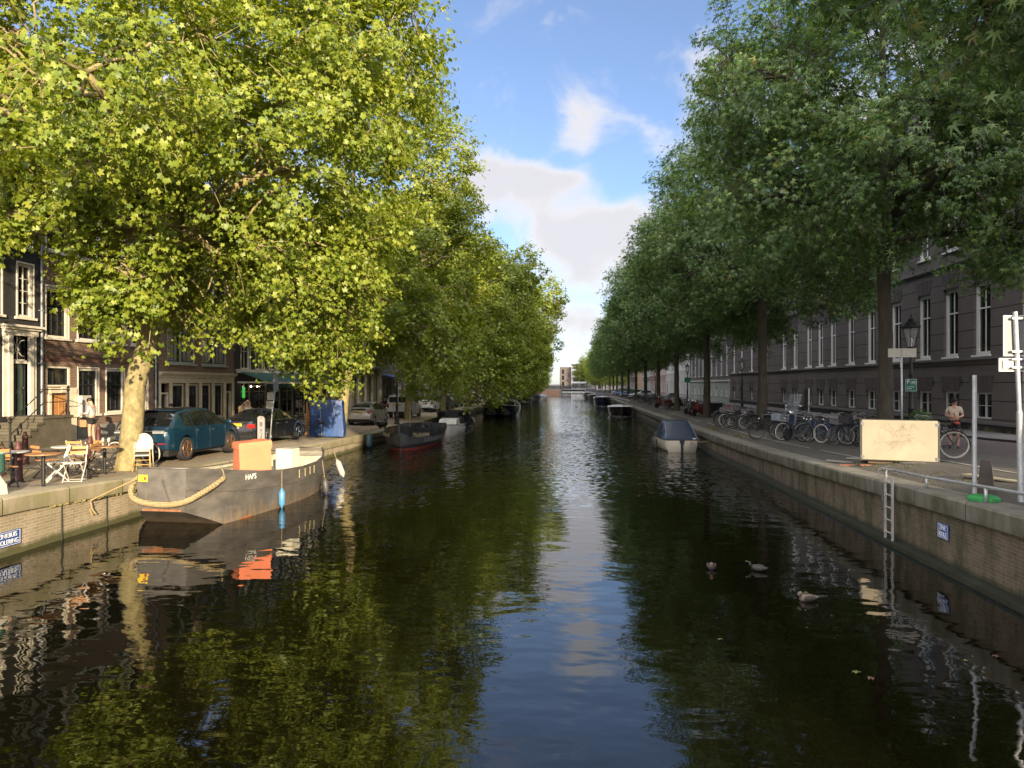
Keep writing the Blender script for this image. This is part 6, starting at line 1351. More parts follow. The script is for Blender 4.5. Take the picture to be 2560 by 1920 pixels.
scooter('grey scooter nearest the water left of the third tree', (10.3,58.2,gz(10,58)), R(112), SG, True, big=1.1)
scooter('black scooter between the grey and the red scooter', (10.2,56.6,gz(10,56)), R(125), SB, True, big=1.1)
scooter('red scooter beside the third tree', (10.1,55.2,gz(10,55)), R(130), SR, False, big=1.1)
scooter('small red scooter behind the black canopied cargo bicycle', (9.8,73.5,gz(10,73)), R(110), SR, False, big=1.1)
t = thing('cargo_bicycle', 'cargo bicycle under a black rain canopy beside the fourth tree', 'bicycle', (8.9,69.5,gz(9.5,70)), R(-75))
c = MB(); c.grid([[(1.1*(f-.5)*1.0, .1+1.5*g_, .35+1.25*math.sin(PI*min(1,.12+.88*g_))**.6*(1-.25*abs(2*f-1)**3)) for f in (0,.1,.3,.5,.7,.9,1)] for g_ in (0,.15,.3,.5,.7,.9,1)]); c.build('canopy', mat('black_canopy', (.018,.02,.022), .4, var=.3), t, True)
MB().box(-.5,.5,.15,1.55,.3,.6).build('box', BLACKP, t); MB().ring(.32,.03,(0,2.2,.35),'x',18,6).ring(.24,.03,(.55,.4,.27),'x',16,6).ring(.24,.03,(-.55,.4,.27),'x',16,6).build('wheel', RUBBER, t, True); MB().tube([(0,1.5,.4),(0,2.2,.35)], .03, 6).tube([(0,1.9,.4),(0,1.95,.95)], .025, 6).tube([(-.3,1.5,1.1),(.3,1.5,1.1)], .02, 6).build('frame', BKP, t)
t = thing('cargo_box', 'black box trailer standing between the red scooter and the third tree', 'box', (10.4,53.9,gz(10,54)), R(20)); MB().box(-.45,.45,-.5,.5,.25,1.0).build('body', BLACKP, t); MB().box(-.46,.46,-.51,.51,1.0,1.04).build('lid', SG, t); MB().lathe([(.2,-.52),(.2,-.46)],16,(0,0,.2),'x').lathe([(.2,.46),(.2,.52)],16,(0,0,.2),'x').build('wheel', RUBBER, t)

# ---------------------------------------------------------------- street lamps
def lamp(label, x, y, s=1.0, z=None):
    t = thing('street_lamp', label, 'street lamp', (x, y, gz(x, y) if z is None else z), 0, 'cast iron lantern posts'); t.scale = (s,)*3
    MB().lathe([(.19,0),(.19,.12),(.14,.18),(.13,.55),(.16,.6),(.11,.68),(.085,.8),(.085,1.35),(.11,1.4),(.075,1.5),(.06,2.6),(.075,2.65),(.05,2.75),(.04,3.35),(.07,3.4),(.035,3.48)], 14).tube([(-.28,0,3.05),(.28,0,3.05)], .018, 6).build('post', IRON, t, True, 30)
    h = MB(); z0, z1 = 3.62, 4.28
    for k in range(6):
        a = PI/3*k; h.tube([(.13*math.cos(a),.13*math.sin(a),z0),(.3*math.cos(a),.3*math.sin(a),z1)], .011, 4)
    h.lathe([(.03,3.44),(.13,3.56),(.14,z0)], 6); h.lathe([(.31,z1),(.33,z1+.03),(.2,z1+.14),(.19,z1+.2),(.12,z1+.24),(.09,z1+.34),(.03,z1+.38),(.015,z1+.52)], 6)
    for k in range(6): a = PI/3*k; h.ellip((.32*math.cos(a),.32*math.sin(a),z1+.07), (.02,.02,.05), 6, 4)
    h.build('lantern', IRON, t)
    m, tt, b_, o_ = newmat('lantern_glass') if 'lantern_glass' not in MATS else (MATS['lantern_glass'], None, None, None)
    if tt: b_.inputs['Base Color'].default_value = (.8,.8,.75,1); b_.inputs['Alpha'].default_value = .18; b_.inputs['Roughness'].default_value = .05
    MB().lathe([(.125,z0+.01),(.29,z1-.01)], 6).build('glass', m, t); MB().lathe([(.03,z0),(.03,z0+.12),(.06,z0+.2),(.05,z0+.3),(.01,z0+.33)], 8).build('bulb', mat('bulb_glass', (.6,.6,.6), .2), t)
    return t
L1_ = lamp('lantern post with the green bicycle parking sign behind the cabinet', 11.9, 26.4, .98)
lamp('lantern post against the dark brick wing, left of the second tree', 16.6, 72, 1.05); lamp('lantern post with a small green plate in front of the pale green house', 14.2, 90, 1.05); lamp('distant lantern post in front of the white houses on the right', 13.5, 118, 1.0)
lamp('black lantern post beside the white van on the left quay', -11.95, 48.6, .98)
sg = thing('parking_sign', 'green square bicycle parking sign with a white P on the lantern post', 'sign', (11.8,26.2,gz(11.9,26.4)+1.98), R(8))
MB().box(-.21,.21,-.02,0,0,.44).build('board', mat('green_sign_paint', (.01,.12,.075), .5, var=.05), sg)
SW = mat('sign_white', (.7,.72,.7), .6); RX = Matrix.Rotation(R(90),4,'X')
MB().box(-.2,.2,-.023,-.0205,.01,.018).box(-.2,.2,-.023,-.0205,.422,.43).box(-.2,-.192,-.023,-.0205,.018,.422).box(.192,.2,-.023,-.0205,.018,.422).build('border', SW, sg)
text_mesh('P', .2, SW, sg, 'lettering', Matrix.Translation((-.11,-.023,.33))@RX, .002); text_mesh('in de vakken', .055, SW, sg, 'lettering', Matrix.Translation((-.02,-.023,.165))@RX, .002); text_mesh('plaatsen', .055, SW, sg, 'lettering', Matrix.Translation((-.06,-.023,.10))@RX, .002)
b = MB(); b.ring(.045,.006,(.03,-.024,.30),'y',14,4).ring(.045,.006,(.14,-.024,.30),'y',14,4)
for p, q in (((.03,.30),(.06,.35)),((.06,.35),(.12,.35)),((.12,.35),(.14,.30)),((.06,.35),(.08,.30)),((.08,.30),(.03,.30)),((.08,.30),(.12,.35)),((.11,.375),(.13,.37))): b.bar((p[0],-.024,p[1]),(q[0],-.024,q[1]),.004,.008)
b.build('bicycle_symbol', SW, sg)
gp_ = thing('small_sign', 'small dark green plate on the second-farthest lantern post', 'sign', (14.15,89.8,gz(14,90)+2.6)); MB().box(-.35,.35,-.1,-.08,0,.6).build('board', mat('green_sign_paint', (.01,.12,.075), .5, var=.05), gp_)

# ---------------------------------------------------------------- things at the right quay
t = thing('cabinet', 'large cabinet with a sunlit cream front full of faint scribbles on the right quay', 'cabinet', (7.84,20.35,gz(8.6,20.3)+.06), math.atan2(-.64,1.75))
CBF = mat('scribbled_cream_panel', (.25,.22,.16), .6, col2=(.32,.285,.205), scale=1.6, bump=.15, bscale=6)
mm_ = CBF.node_tree; bb_ = [n for n in mm_.nodes if n.type == 'BSDF_PRINCIPLED'][0]; src = bb_.inputs['Base Color'].links[0].from_socket
tcx = mm_.nodes.new('ShaderNodeTexCoord'); wv = mm_.nodes.new('ShaderNodeTexNoise'); wv.inputs['Scale'].default_value = 4.2; wv.inputs['Detail'].default_value = 2; wv.inputs['Distortion'].default_value = 2.5; mm_.links.new(tcx.outputs['Object'], wv.inputs['Vector'])
pg = mm_.nodes.new('ShaderNodeMath'); pg.operation = 'PINGPONG'; pg.inputs[1].default_value = .06; mm_.links.new(wv.outputs['Fac'], pg.inputs[0])
mrr = mm_.nodes.new('ShaderNodeMapRange'); mrr.inputs[1].default_value = 0; mrr.inputs[2].default_value = .006; mrr.inputs[3].default_value = .5; mrr.inputs[4].default_value = 0; mm_.links.new(pg.outputs[0], mrr.inputs[0])
mxx = mm_.nodes.new('ShaderNodeMix'); mxx.data_type = 'RGBA'; mm_.links.new(mrr.outputs[0], mxx.inputs['Factor']); mm_.links.new(src, mxx.inputs['A']); mxx.inputs['B'].default_value = (.17,.15,.11,1); mm_.links.new(mxx.outputs['Result'], bb_.inputs['Base Color'])
MB().box(0,1.88,.02,1.12,0,1.08).build('body', mat('dark_olive_steel', (.045,.045,.035), .5, var=.15), t)
MB().box(.05,1.835,-.02,.018,.03,1.10).build('front_panel', CBF, t); MB().box(0,.045,-.03,.018,.0,1.08).box(1.845,1.88,-.03,.018,.0,1.08).build('corner_strips', mat('dark_olive_steel', (.045,.045,.035), .5, var=.15), t)
rs_ = random.Random(12); q_ = MB()
for k in range(26):
    x, z = rs_.uniform(.25,1.5), rs_.uniform(.3,1.0); pp = [(x, -.0215, z)]
    for j in range(rs_.randint(3,7)): x = min(1.75, max(.12, x+rs_.uniform(-.09,.12))); z = min(1.02, max(.15, z+rs_.uniform(-.10,.10))); pp.append((x, -.0215, z))
    for a_, b__ in zip(pp, pp[1:]): q_.bar(a_, b__, .002, .006)
for k in range(16): q_.bar((.9+rs_.uniform(-.25,.25), -.0215, .5+rs_.uniform(-.2,.2)), (1.1+rs_.uniform(-.25,.3), -.0215, .6+rs_.uniform(-.2,.2)), .002, .007)
q_.build('scribbles', mat('faint_marker', (.215,.19,.14), .7, var=.5, scale=9), t)
h = MB()
for z in (.1,1.0): h.box(.02,.09,-.035,-.021,z-.04,z+.04); h.box(1.79,1.86,-.035,-.021,z-.04,z+.04)
h.build('hinge', ALU, t); x_ = MB()
for i in range(3):
    c_ = .95-.11*i
    x_.bar((-.004,c_-.045,.32),(-.004,c_+.045,.41),.006,.014); x_.bar((-.006,c_-.045,.41),(-.006,c_+.045,.32),.006,.014)
x_.build('three_crosses', mat('faded_gold_mark', (.16,.13,.07), .6), t)
MB().box(.2,.8,.15,.35,-.09,-.002).box(1.1,1.7,.15,.35,-.09,-.002).build('timber_blocks', mat('dark_timber', (.10,.07,.04), .8), t)
for i, (x, y, a, ln) in enumerate(((7.6,20.6,-20,.4),(7.9,20.2,10,.3),(8.3,22.0,-30,.4),(7.75,21.6,-50,.8))):
    o = MB().box(-ln/2,ln/2,-.06,.06,0,.035).build('paver' if i < 3 else 'plank', [mat('loose_red_brick', (.16,.06,.04), .85)]*2+[CONC, CONC][0:2] and (mat('loose_red_brick', (.16,.06,.04), .85) if i < 2 else CONC), None)
    o.location = (x, y, gz(x, y)+.006); o.rotation_euler = (0,0,R(a)); tag(o, ['loose red paver left of the cabinet foot','short red brick piece at the corner of the cabinet','pale slab piece lying left of the cabinet','long pale slab strip lying by the quay coping'][i], 'paver')
sp_ = thing('signpost', 'grey pole with sign boards seen from behind, standing behind the cabinet', 'sign', (10.5,23.9,gz(10.5,23.9)))
MB().tube([(0,0,0),(-.02,0,3.3)], .03, 10).build('pole', STEEL, sp_, True); MB().box(-.42,.42,-.02,.0,3.02,3.3,Matrix.Rotation(R(-4),4,'Z')).box(.1,.55,.05,.07,2.7,3.22,Matrix.Rotation(R(60),4,'Z')).build('board', mat('sign_back', (.42,.39,.33), .6, .1), sp_)
# planted shrub behind the cabinet
def shrub(label, x, y, z, r, h, n=900, name='shrub', leafm=LEAF_MAPLE, size=.05):
    t = thing(name, label, 'plant', (x, y, z)); rng = np.random.default_rng(n); d = norm(rng.normal(0,1,(n,3))); p = d*(rng.random((n,1))**.4)*np.array([r,r,h/2])+np.array([0,0,h/2+.05]); V, Q = leaves(p, d, np.full(n, size), 'quad', rng, .2)
    o = bpy.data.objects.new('foliage', raw_mesh('foliage', V, Q, leafm)); COL.objects.link(o); o.parent = t
    m = MB()
    for k in range(7): a = k*.9; m.tube([(0,0,-.1),(.4*r*math.cos(a),.4*r*math.sin(a),h*.4),(.8*r*math.cos(a),.8*r*math.sin(a),h*.75)], .008, 4)
    m.build('stem', BARK_DARK, t); return t
shrub('small round green shrub standing behind the cabinet by the lantern post', 11.85, 25.6, gz(11.8,25.6)+.8, .35, .55); t = thing('planter', 'dark planter box under the small shrub behind the cabinet', 'planter', (11.85,25.6,gz(11.8,25.6))); MB().box(-.3,.3,-.3,.3,0,.85).build('box', BLACKP, t)
t = thing('post', 'tall plain grey steel pole near the railing on the right quay', 'pole', (7.47,14.06,gz(7.47,14.06)-.0)); MB().tube([(0,0,0),(.0,0,2.27)], .04, 14).build('pole', STEEL, t, True, 40)
t = thing('signpost', 'tall steel post carrying the backs of two traffic sign boards at the right edge', 'sign', (7.82,13.25,gz(7.82,13.25)-.02)); t.scale = (.89,)*3
MB().tube([(0,0,0),(-.03,0,1.75)], .062, 14).tube([(-.03,0,1.75),(-.035,0,1.82)], [.062,.047], 14).tube([(-.035,0,1.82),(-.12,0,3.75)], .045, 14).build('pole', STEEL, t, True, 40)
SBK = mat('sign_board_back', (.20,.205,.21), .55, .3, var=.1); MB().box(-.33,.42,.05,.07,2.88,3.68,Matrix.Rotation(R(6),4,'Z')).build('upper_board', SBK, t); MB().box(-.42,.62,.05,.07,2.58,2.84,Matrix.Rotation(R(6),4,'Z')).build('lower_board', SBK, t)
f = MB(); Mz = Matrix.Rotation(R(6),4,'Z')
for z0, z1, a, b_ in ((2.88,3.68,-.33,.42),(2.58,2.84,-.42,.62)): f.box(a,b_,.035,.049,z0,z0+.02,Mz).box(a,b_,.035,.049,z1-.02,z1,Mz).box(a,a+.02,.035,.049,z0+.02,z1-.02,Mz).box(b_-.02,b_,.035,.049,z0+.02,z1-.02,Mz)
f.build('board_rim', SW, t); c = MB()
for z in (2.64,2.80,2.95,3.6): c.box(-.2,.06,-.06,.048,z,z+.035)
c.build('clamp', STEEL, t); MB().box(.3,.55,.03,.034,2.68,2.73,Mz).build('sticker', SW, t); MB().box(-.34,-.14,.03,.034,2.64,2.79,Mz).build('sticker', SW, t)
t = thing('bollard', 'dark stone bollard with slanted sides behind the railing', 'bollard', (7.78,14.25,gz(7.78,14.25)-.02)); t.scale = (.9,)*3; MB().lathe([(.17,0),(.16,.08),(.10,.70),(.08,.75),(.02,.77)], 14).build('body', mat('brown_stone_bollard', (.075,.06,.05), .85, var=.3), t, True, 40)
t = thing('plastic_pad', 'bright green octagonal plastic base lying on the coping', 'plastic base', (7.3,13.45,gz(7.3,13.45)+.02)); MB().lathe([(.27,0),(.27,.05),(.2,.09),(.1,.10)], 8).build('base', mat('bright_green_plastic', (.02,.22,.05), .5, var=.1), t)
t = thing('plank', 'weathered plank lying on the street right of the stone bollard', 'plank', (8.9,15.6,gz(9,15.6)+.01)); MB().box(-.11,.11,-.95,.95,0,.03).build('board', mat('weathered_plank', (.28,.25,.16), .8, var=.3), t); t.rotation_euler = (0,0,R(20))
rl = thing('railing', 'low galvanised pipe railing along the coping of the right quay', 'railing', (7.2,0,0)); r = MB()
pts = [(0,17.3,1.5),(0,15.2,1.56),(.0,13,1.66),(.02,10,1.78),(.02,7,1.9)]; r.tube(pts, .03, 10).build('handrail', STEEL, rl, True)
for y in (17.2,15.3,13.2,11.2,9.2): MB().tube([(0,y,lerp(y,ZRQ)+.01),(0,y,lerp(y,[(p[1],p[2]) for p in pts[::-1]]))], .028, 10).build('post', STEEL, rl, True)
ch = thing('chain', 'tangled thin chain wound round the left end of the pipe railing', 'chain', (7.2,17.0,1.45)); c = MB(); rr = random.Random(3)
p = [Vector((rr.uniform(-.25,.12), rr.uniform(-.9,.4), rr.uniform(-.05,.12))) for _ in range(26)]; p[8:12] = [Vector((-.3,-.3,-.3)), Vector((-.32,-.4,-.6)), Vector((-.31,-.5,-.3)), Vector((-.28,-.3,0))]; c.tube(p, .007, 4).build('links', ALU, ch)
ld = thing('ladder', 'aluminium ladder hanging down the right quay wall into the water', 'ladder', (6.86,16.2,0)); l = MB(); l.box(-.04,.0,-.2,-.15,-.6,1.42); l.box(-.04,.0,.15,.2,-.6,1.42)
for i in range(7): l.tube([(-.02,-.16,-.3+.27*i),(-.02,.16,-.3+.27*i)], .016, 8)
l.build('frame', mat('dull_aluminium', (.50,.49,.46), .5, .5, var=.15), ld); h = MB()
for i in range(6):
    for y in (-.175,.175): h.lathe([(.012,-.045),(.012,-.041)], 8, (0,y,-.1+.27*i), 'x')
h.build('rung_ends', BLACKP, ld)
BLU = mat('blue_enamel', (.03,.075,.26), .35, var=.08)
def plaque(label, loc, rz, w, h, l1, l2, s1, x1=0, xs=1.0):
    t = thing('wall_sign', label, 'sign', loc, rz); MB().box(-w/2,w/2,-.02,0,-h/2,h/2).build('plate', BLU, t)
    a, b = w/2-.015, h/2-.015; MB().box(-a,a,-.024,-.0205,b-.008,b).box(-a,a,-.024,-.0205,-b,-b+.008).box(-a,-a+.008,-.024,-.0205,-b+.008,b-.008).box(a-.008,a,-.024,-.0205,-b+.008,b-.008).build('border', SW, t)
    text_mesh(l1, s1, SW, t, 'lettering', Matrix.Translation((x1,-.023,h*.2))@RX, .002, xs=xs); text_mesh(l2, s1, SW, t, 'lettering', Matrix.Translation((x1,-.023,-h*.22))@RX, .002, xs=xs)
plaque('blue and white lettered enamel sign on the pale left quay wall', (XL+.022,13.48,.36), R(90), .68, .31, 'ZINKBUIS', 'RIOLERING', .135, 0, .84)
plaque('small blue sign with white letters on the dark right quay wall', (XR-.022,14.17,.68), R(-90), .38, .28, 'ZINK', 'RIOLE', .125, 0, .85)

# ---------------------------------------------------------------- left terrace
TTOP = brick('slatted_wood', (.40,.20,.075), (.33,.16,.06), (.12,.06,.03), 2, .06, 'xy', stain=.2, msize=.008, rough=.5)
def table(label, x, y, top=TTOP, r=.36, tilt=0, h=.74):
    t = thing('bistro_table', label, 'table', (x, y, gz(x, y)+.004), random.uniform(0,1), 'round cafe tables on the left quay'); t.rotation_euler[0] = tilt
    MB().lathe([(r-.01,h-.03),(r,h-.02),(r,h-.004),(r-.01,h)], 28).build('table_top', top, t); MB().lathe([(r+.004,h-.028),(r+.004,h-.008)], 28).build('rim', mat('thin_table_rim', (.25,.14,.06), .5), t) if top is TTOP else None
    b = MB().lathe([(.04,.03),(.04,h-.03)], 14)
    for k in range(4): a = PI/2*k+.4; b.bar((.03*math.cos(a),.03*math.sin(a),.02),(.27*math.cos(a),.27*math.sin(a),.012),.05,.02)
    b.build('pedestal', IRON, t); return t
table('round wooden cafe table nearest the camera on the left quay', -11.98, 15.45); table('leaning round wooden table in the middle of the terrace', -12.25, 17.3); table('round wooden table holding glasses beside the nearest plane trunk', -12.55, 18.45)
table('white round table behind the wooden ones on the terrace', -13.3, 18.0, WHITE); table('grey-topped table at the left end of the terrace', -13.1, 15.9, mat('grey_top', (.35,.35,.34), .4), .34)
WF = mat('white_chair_frame', (.46,.44,.37), .5); DF = mat('dark_chair_frame', (.05,.04,.035), .5, .3)
def folding(fm, slat):
    t = thing('folding_chair', 'x', 'chair', (0,0,0), 0, 'folding cafe chairs on the left quay'); f = MB()
    for sx in (-.2,.2):
        f.bar((sx,-.22,0),(sx,.2,.47),.022,.03); f.bar((sx*.9,.24,0),(sx*.9,-.2,.45),.022,.03); f.bar((sx,.13,.44),(sx,.27,.86),.022,.03)
    f.tube([(-.2,-.2,.03),(.2,-.2,.03)], .008, 5).tube([(-.18,.22,.03),(.18,.22,.03)], .008, 5).tube([(-.2,-.2,.45),(.2,-.2,.45)], .008, 5); f.build('frame', fm, t)
    s = MB()
    for i in range(6): s.box(-.2,.2,-.2+.066*i,-.2+.066*i+.052,.45,.468)
    s.build('seat', WF if fm is WF else slat, t); b = MB()
    for y, z in ((.225,.68),(.262,.80)): b.box(-.22,.22,y-.012,y+.012,z-.035,z+.035)
    b.build('backrest', slat, t); return t
FA = folding(WF, WOOD); FB = folding(DF, WOOD)
def put(base, x, y, rz, label, used=set(), z=0):
    if id(base) not in used: used.add(id(base)); base.location = (x, y, gz(x, y)+z); base.rotation_euler = (0,0,rz); base['label'] = label; return base
    return copy_tree(base, (x, y, gz(x, y)+z), rz, label)
put(FA, -11.95, 16.45, R(20), 'white folding chair with orange back slats, front chair beside the quay edge'); put(FA, -12.45, 16.5, R(-50), 'white folding chair with its back turned, just left of the front white chair')
put(FB, -12.55, 15.0, R(60), 'dark folding chair at the left end of the terrace beside the green wicker chair'); put(FB, -12.75, 17.9, R(-80), 'dark folding chair behind the leaning wooden table'); put(FB, -13.1, 17.0, R(150), 'dark folding chair behind the white folding chairs')
put(FA, -13.6, 18.9, R(185), 'white folding chair behind the white round table'); put(FA, -13.2, 19.35, R(170), 'folding chair with white slats next to the nearest plane trunk'); put(FB, -14.2, 17.1, R(100), 'dark folding chair farthest from the water on the terrace')
def rattan(z, label, x=-11.98, y=19.25, rz=R(25)):
    t = thing('rattan_chair', label, 'chair', (x, y, gz(x, y)+z), rz, 'stacked white rattan chairs'); RA = mat('white_rattan', (.42,.40,.34), .6, var=.08); BA = mat('bamboo_cane', (.45,.28,.10), .5, var=.2)
    b = MB(); P_ = []
    for k in range(9):
        f = k/8; w = .2*math.sqrt(max(0, 1-max(0,(f-.45)/.58)**2)); P_.append([(w*a, .2+.10*f-.04*(1-a*a)*-1, .46+.44*f) for a in (-1,-.6,-.2,.2,.6,1)])
    b.grid(P_).build('backrest', RA, t, True); s = MB().box(-.21,.21,-.2,.2,.44,.47); s.build('seat', RA, t)
    f = MB(); arc = [(-.23,.2,.42)]+[(-.23*math.cos(PI*k/10), .22+.10*math.sin(PI*k/10), .60+.30*math.sin(PI*k/10)) for k in range(11)]+[(.23,.2,.42)]; f.tube(arc, .018, 8).tube([(-.23,.2,.42),(-.24,.28,0)], .016, 8).tube([(.23,.2,.42),(.24,.28,0)], .016, 8).build('back_frame', RA, t, True)
    l = MB(); 
    for sx in (-.2,.2): l.tube([(sx,-.19,.45),(sx*1.1,-.22,0)], .018, 8)
    l.tube([(-.2,-.2,.2),(.2,-.2,.2)], .01, 6); l.build('front_legs', BA, t, True); return t
rattan(0, 'white rattan chair with cane legs, lower of the two stacked by the plane tree'); rattan(.13, 'white rattan chair on top of the stack by the plane tree', -11.96, 19.22)
t = thing('wicker_chair', 'green wicker armchair cut off by the left edge', 'chair', (-12.35,14.35,gz(-12.3,14.3)), R(-60)); GW = brick('green_wicker', (.07,.22,.16), (.05,.17,.12), (.02,.06,.04), .05, .02, 'xz', stain=.1, msize=.003)
b = MB(); b.grid([[(.3*math.cos(a), .28*math.sin(a), z) for a in [R(-20+220*k/12) for k in range(13)]] for z in (.42,.6,.78)]); b.build('backrest', GW, t, True); MB().lathe([(.27,.40),(.28,.44)], 18).build('seat', GW, t); l = MB()
for a in (45,135,225,315): l.tube([(.24*math.cos(R(a)),.24*math.sin(R(a)),.42),(.28*math.cos(R(a)),.28*math.sin(R(a)),0)], .015, 6)
l.build('legs', ALU, t)
t = thing('pavement_board', 'low pale panel with a rounded corner standing at the left edge of the quay', 'board', (-11.75,13.6,gz(-11.7,13.6)), R(55)); MB().prism([(-.5,0),(.35,0),(.33,.2),(.2,.42),(-.05,.52),(-.5,.55)], -.02, .02, 'y').build('panel', mat('dull_white_panel', (.36,.34,.27), .6, var=.15), t); MB().tube([(.0,-.03,0),(-.02,-.05,.5)], .015, 6).build('strut', ALU, t)
# ivy on its trellis
t = thing('ivy_hedge', 'variegated ivy hedge on a wooden trellis at the left edge', 'hedge', (-14.6,16.15,gz(-14.5,16.2)), R(8)); MB().box(-1.6,.55,-.2,.2,0,.38).build('planter', mat('dark_planter', (.06,.045,.03), .7), t)
l = MB()
for i in range(14): l.bar((-1.7+.17*i,-.19,.4),(-1.7+.17*i+1.2 if -1.7+.17*i < -.7 else .52,-.19,.4+(1.2 if -1.7+.17*i < -.7 else (.52+1.7-.17*i)*1.0)),.015,.02); l.bar((min(.52,-.5+.17*i),-.205,.4),(max(-1.6,-1.7+.17*i),-.205,1.6),.015,.02)
l.build('trellis', WOOD, t)
rng = np.random.default_rng(5); n = 4200; p = np.stack([rng.uniform(-1.7,.62,n), rng.uniform(-.26,.26,n), .35+1.45*rng.random(n)**.8], 1); p += rng.normal(0,.04,(n,3)); d = norm(np.stack([(p[:,0] > .4)*1.0, np.sign(p[:,1]), rng.normal(0,.3,n)], 1))
V, Q = leaves(p, d, rng.uniform(.06,.11,n), 'palmate', rng, .5); o = bpy.data.objects.new('foliage', raw_mesh('foliage', V, Q, leafmat('ivy_leaves', [(0,(.10,.13,.04)),(.5,(.24,.27,.12)),(1,(.42,.42,.25))], .2))); COL.objects.link(o); o.parent = t
ROSE = mat('oxblood_bollard', (.07,.022,.017), .55, var=.3, scale=6)
def amst(label, x, y, tilt=0, z=0):
    t = thing('bollard', label, 'bollard', (x, y, gz(x, y)+z-.02), 0, 'tapered oxblood bollards'); t.rotation_euler = (0, tilt, 0); MB().lathe([(.115,0),(.115,.08),(.10,.1),(.075,.78),(.085,.80),(.085,.84),(.06,.88),(.045,.96),(.02,.985)], 14).build('post', ROSE, t, True, 35); return t
amst('oxblood bollard near the green wicker chair at the left', -13.2, 16.2); amst('tilted oxblood bollard behind the leaning table', -13.5, 19.0, R(9)); amst('upright oxblood bollard by the pavement left of the plane trunk', -16.7, 24.2, 0, 0); amst('oxblood bollard in front of the stone stoop', -16.0, 19.9)
for i, (dx, dy) in enumerate(((-.12,.1),(.12,-.02),(0,.18))):
    t = thing('wine_glass', 'wine glass on the wooden table beside the plane trunk', 'glass', (-12.55+dx,18.45+dy,gz(-12.55,18.45)+.745), 0, 'wine glasses on the table by the trunk'); m = mat('thin_glass', (.6,.6,.55), .1, alpha=.4); MB().lathe([(.03,0),(.004,.008),(.004,.09),(.03,.12),(.035,.17),(.028,.21)], 10).build('bowl', m, t, True)
# charger, parking pole, tarpaulin stack
t = thing('charging_post', 'grey electric charging post in front of the black saloon', 'charging post', (-11.85,26.7,gz(-11.8,26.7)), R(20)); b = MB().prism([(-.14,0),(.14,0),(.14,1.25),(.08,1.33),(-.06,1.35),(-.14,1.3)], -.12, .12, 'y').build('housing', mat('grey_charger', (.17,.165,.16), .5, var=.12), t); bv = b.modifiers.new('b','BEVEL'); bv.width = .02; bv.segments = 2
MB().box(-.05,.05,-.126,-.121,.95,1.12).build('display', BLACKP, t); MB().lathe([(.045,-.15),(.045,-.121)], 14, (0,0,.82), 'y').build('socket', mat('blue_plastic', (.03,.06,.2), .4), t); MB().tube([(0,-.15,.82),(.02,-.2,.6),(-.05,-.17,.3),(.15,-.2,.03),(.6,0,.02)], .012, 6).build('cable', BLACKP, t); MB().box(-.03,.03,-.127,-.121,.2,.34).build('sticker', mat('yellow_sticker', (.6,.5,.05), .5), t)
t = thing('signpost', 'leaning thin grey pole with two small parking plates beside the charging post', 'sign', (-11.75,27.2,gz(-11.7,27.2))); MB().tube([(0,0,0),(.12,.0,1.5),(.32,.05,3.05)], .025, 8).build('pole', STEEL, t, True)
MB().box(-.28,-.02,-.06,-.04,1.95,2.25,Matrix.Translation((.22,0,0))).box(-.30,-.04,-.06,-.04,1.62,1.92,Matrix.Translation((.2,0,0))).build('plate', mat('greenish_plate', (.30,.30,.24), .5), t); MB().box(-.16,.12,-.05,-.03,2.3,2.95,Matrix.Translation((.25,0,0))@Matrix.Rotation(R(70),4,'Z')).build('board', SBK, t)
t = thing('tarpaulin_stack', 'blue tarpaulin tied over a stack of upright boards by the quay', 'tarpaulin', (-12.3,35.2,gz(-12.3,35.2)), R(4))
c = MB(); per = [(-.7,-.28),(-.3,-.30),(.2,-.29),(.6,-.30),(.92,-.26),(.95,.1),(.9,.35),(.2,.38),(-.7,.35)]; P_ = []
for z, k in ((.05,1.04),(.4,1.03),(.9,1.0),(1.4,.98),(1.75,.97),(1.86,.95)): P_.append([(x*k-.06*(z-.9)*.3+random.uniform(-.025,.025), y*k+random.uniform(-.025,.025), z+(.03*math.sin(x*5) if z > 1.7 else 0)) for x, y in per+per[:1]])
c.grid(P_); c.add([P_[-1][i] for i in range(9)], [tuple(range(9))]); c.build('tarpaulin', mat('blue_tarpaulin', (.014,.045,.155), .42, col2=(.03,.08,.22), scale=3, bump=.9, bscale=3.5), t, True, 50)
s = MB(); s.tube([(-.1,-.33,.05),(-.14,-.33,1.0),(-.2,-.31,1.86)], .009, 5).tube([(.55,-.33,1.1),(.4,-.32,1.87)], .007, 5); s.build('cord', WHITE2, t)
for i, x in enumerate((-.86,-.78)):
    MB().box(x-.02,x+.03,-.25+.05*i,.3,.02,1.78-.4*i).build('board', WOOD, t)
MB().box(-.95,-.9,-.3,-.22,0,1.2).box(-.95,-.9,.1,.18,0,1.2).box(-.95,-.9,-.22,.1,1.1,1.2).build('trestle', mat('pale_timber', (.42,.30,.15), .7), t)
# dry weeds and grass in the joints of the quays
def tufts(name, label, pts, m, h=(.06,.2), seed=1, w=.008):
    rng = np.random.default_rng(seed); V = []; Q = []
    for x, y, z, r, n in pts:
        for _ in range(n):
            a = rng.uniform(0,6.28); q = rng.uniform(0,r); bx, by = x+q*math.cos(a), y+q*math.sin(a); hh = rng.uniform(*h); l = rng.uniform(-.5,.5,2)*hh; c_ = rng.uniform(0,6.28); dx, dy = w*math.cos(c_), w*math.sin(c_); k = len(V)
            V += [(bx-dx,by-dy,z),(bx+dx,by+dy,z),(bx+l[0]+dx*.3,by+l[1]+dy*.3,z+hh),(bx+l[0]-dx*.3,by+l[1]-dy*.3,z+hh)]; Q.append((k,k+1,k+2,k+3))
    o = bpy.data.objects.new(name, raw_mesh(name, np.array(V), np.array(Q), m)); COL.objects.link(o); return tag(o, label, 'grass', kind='stuff')
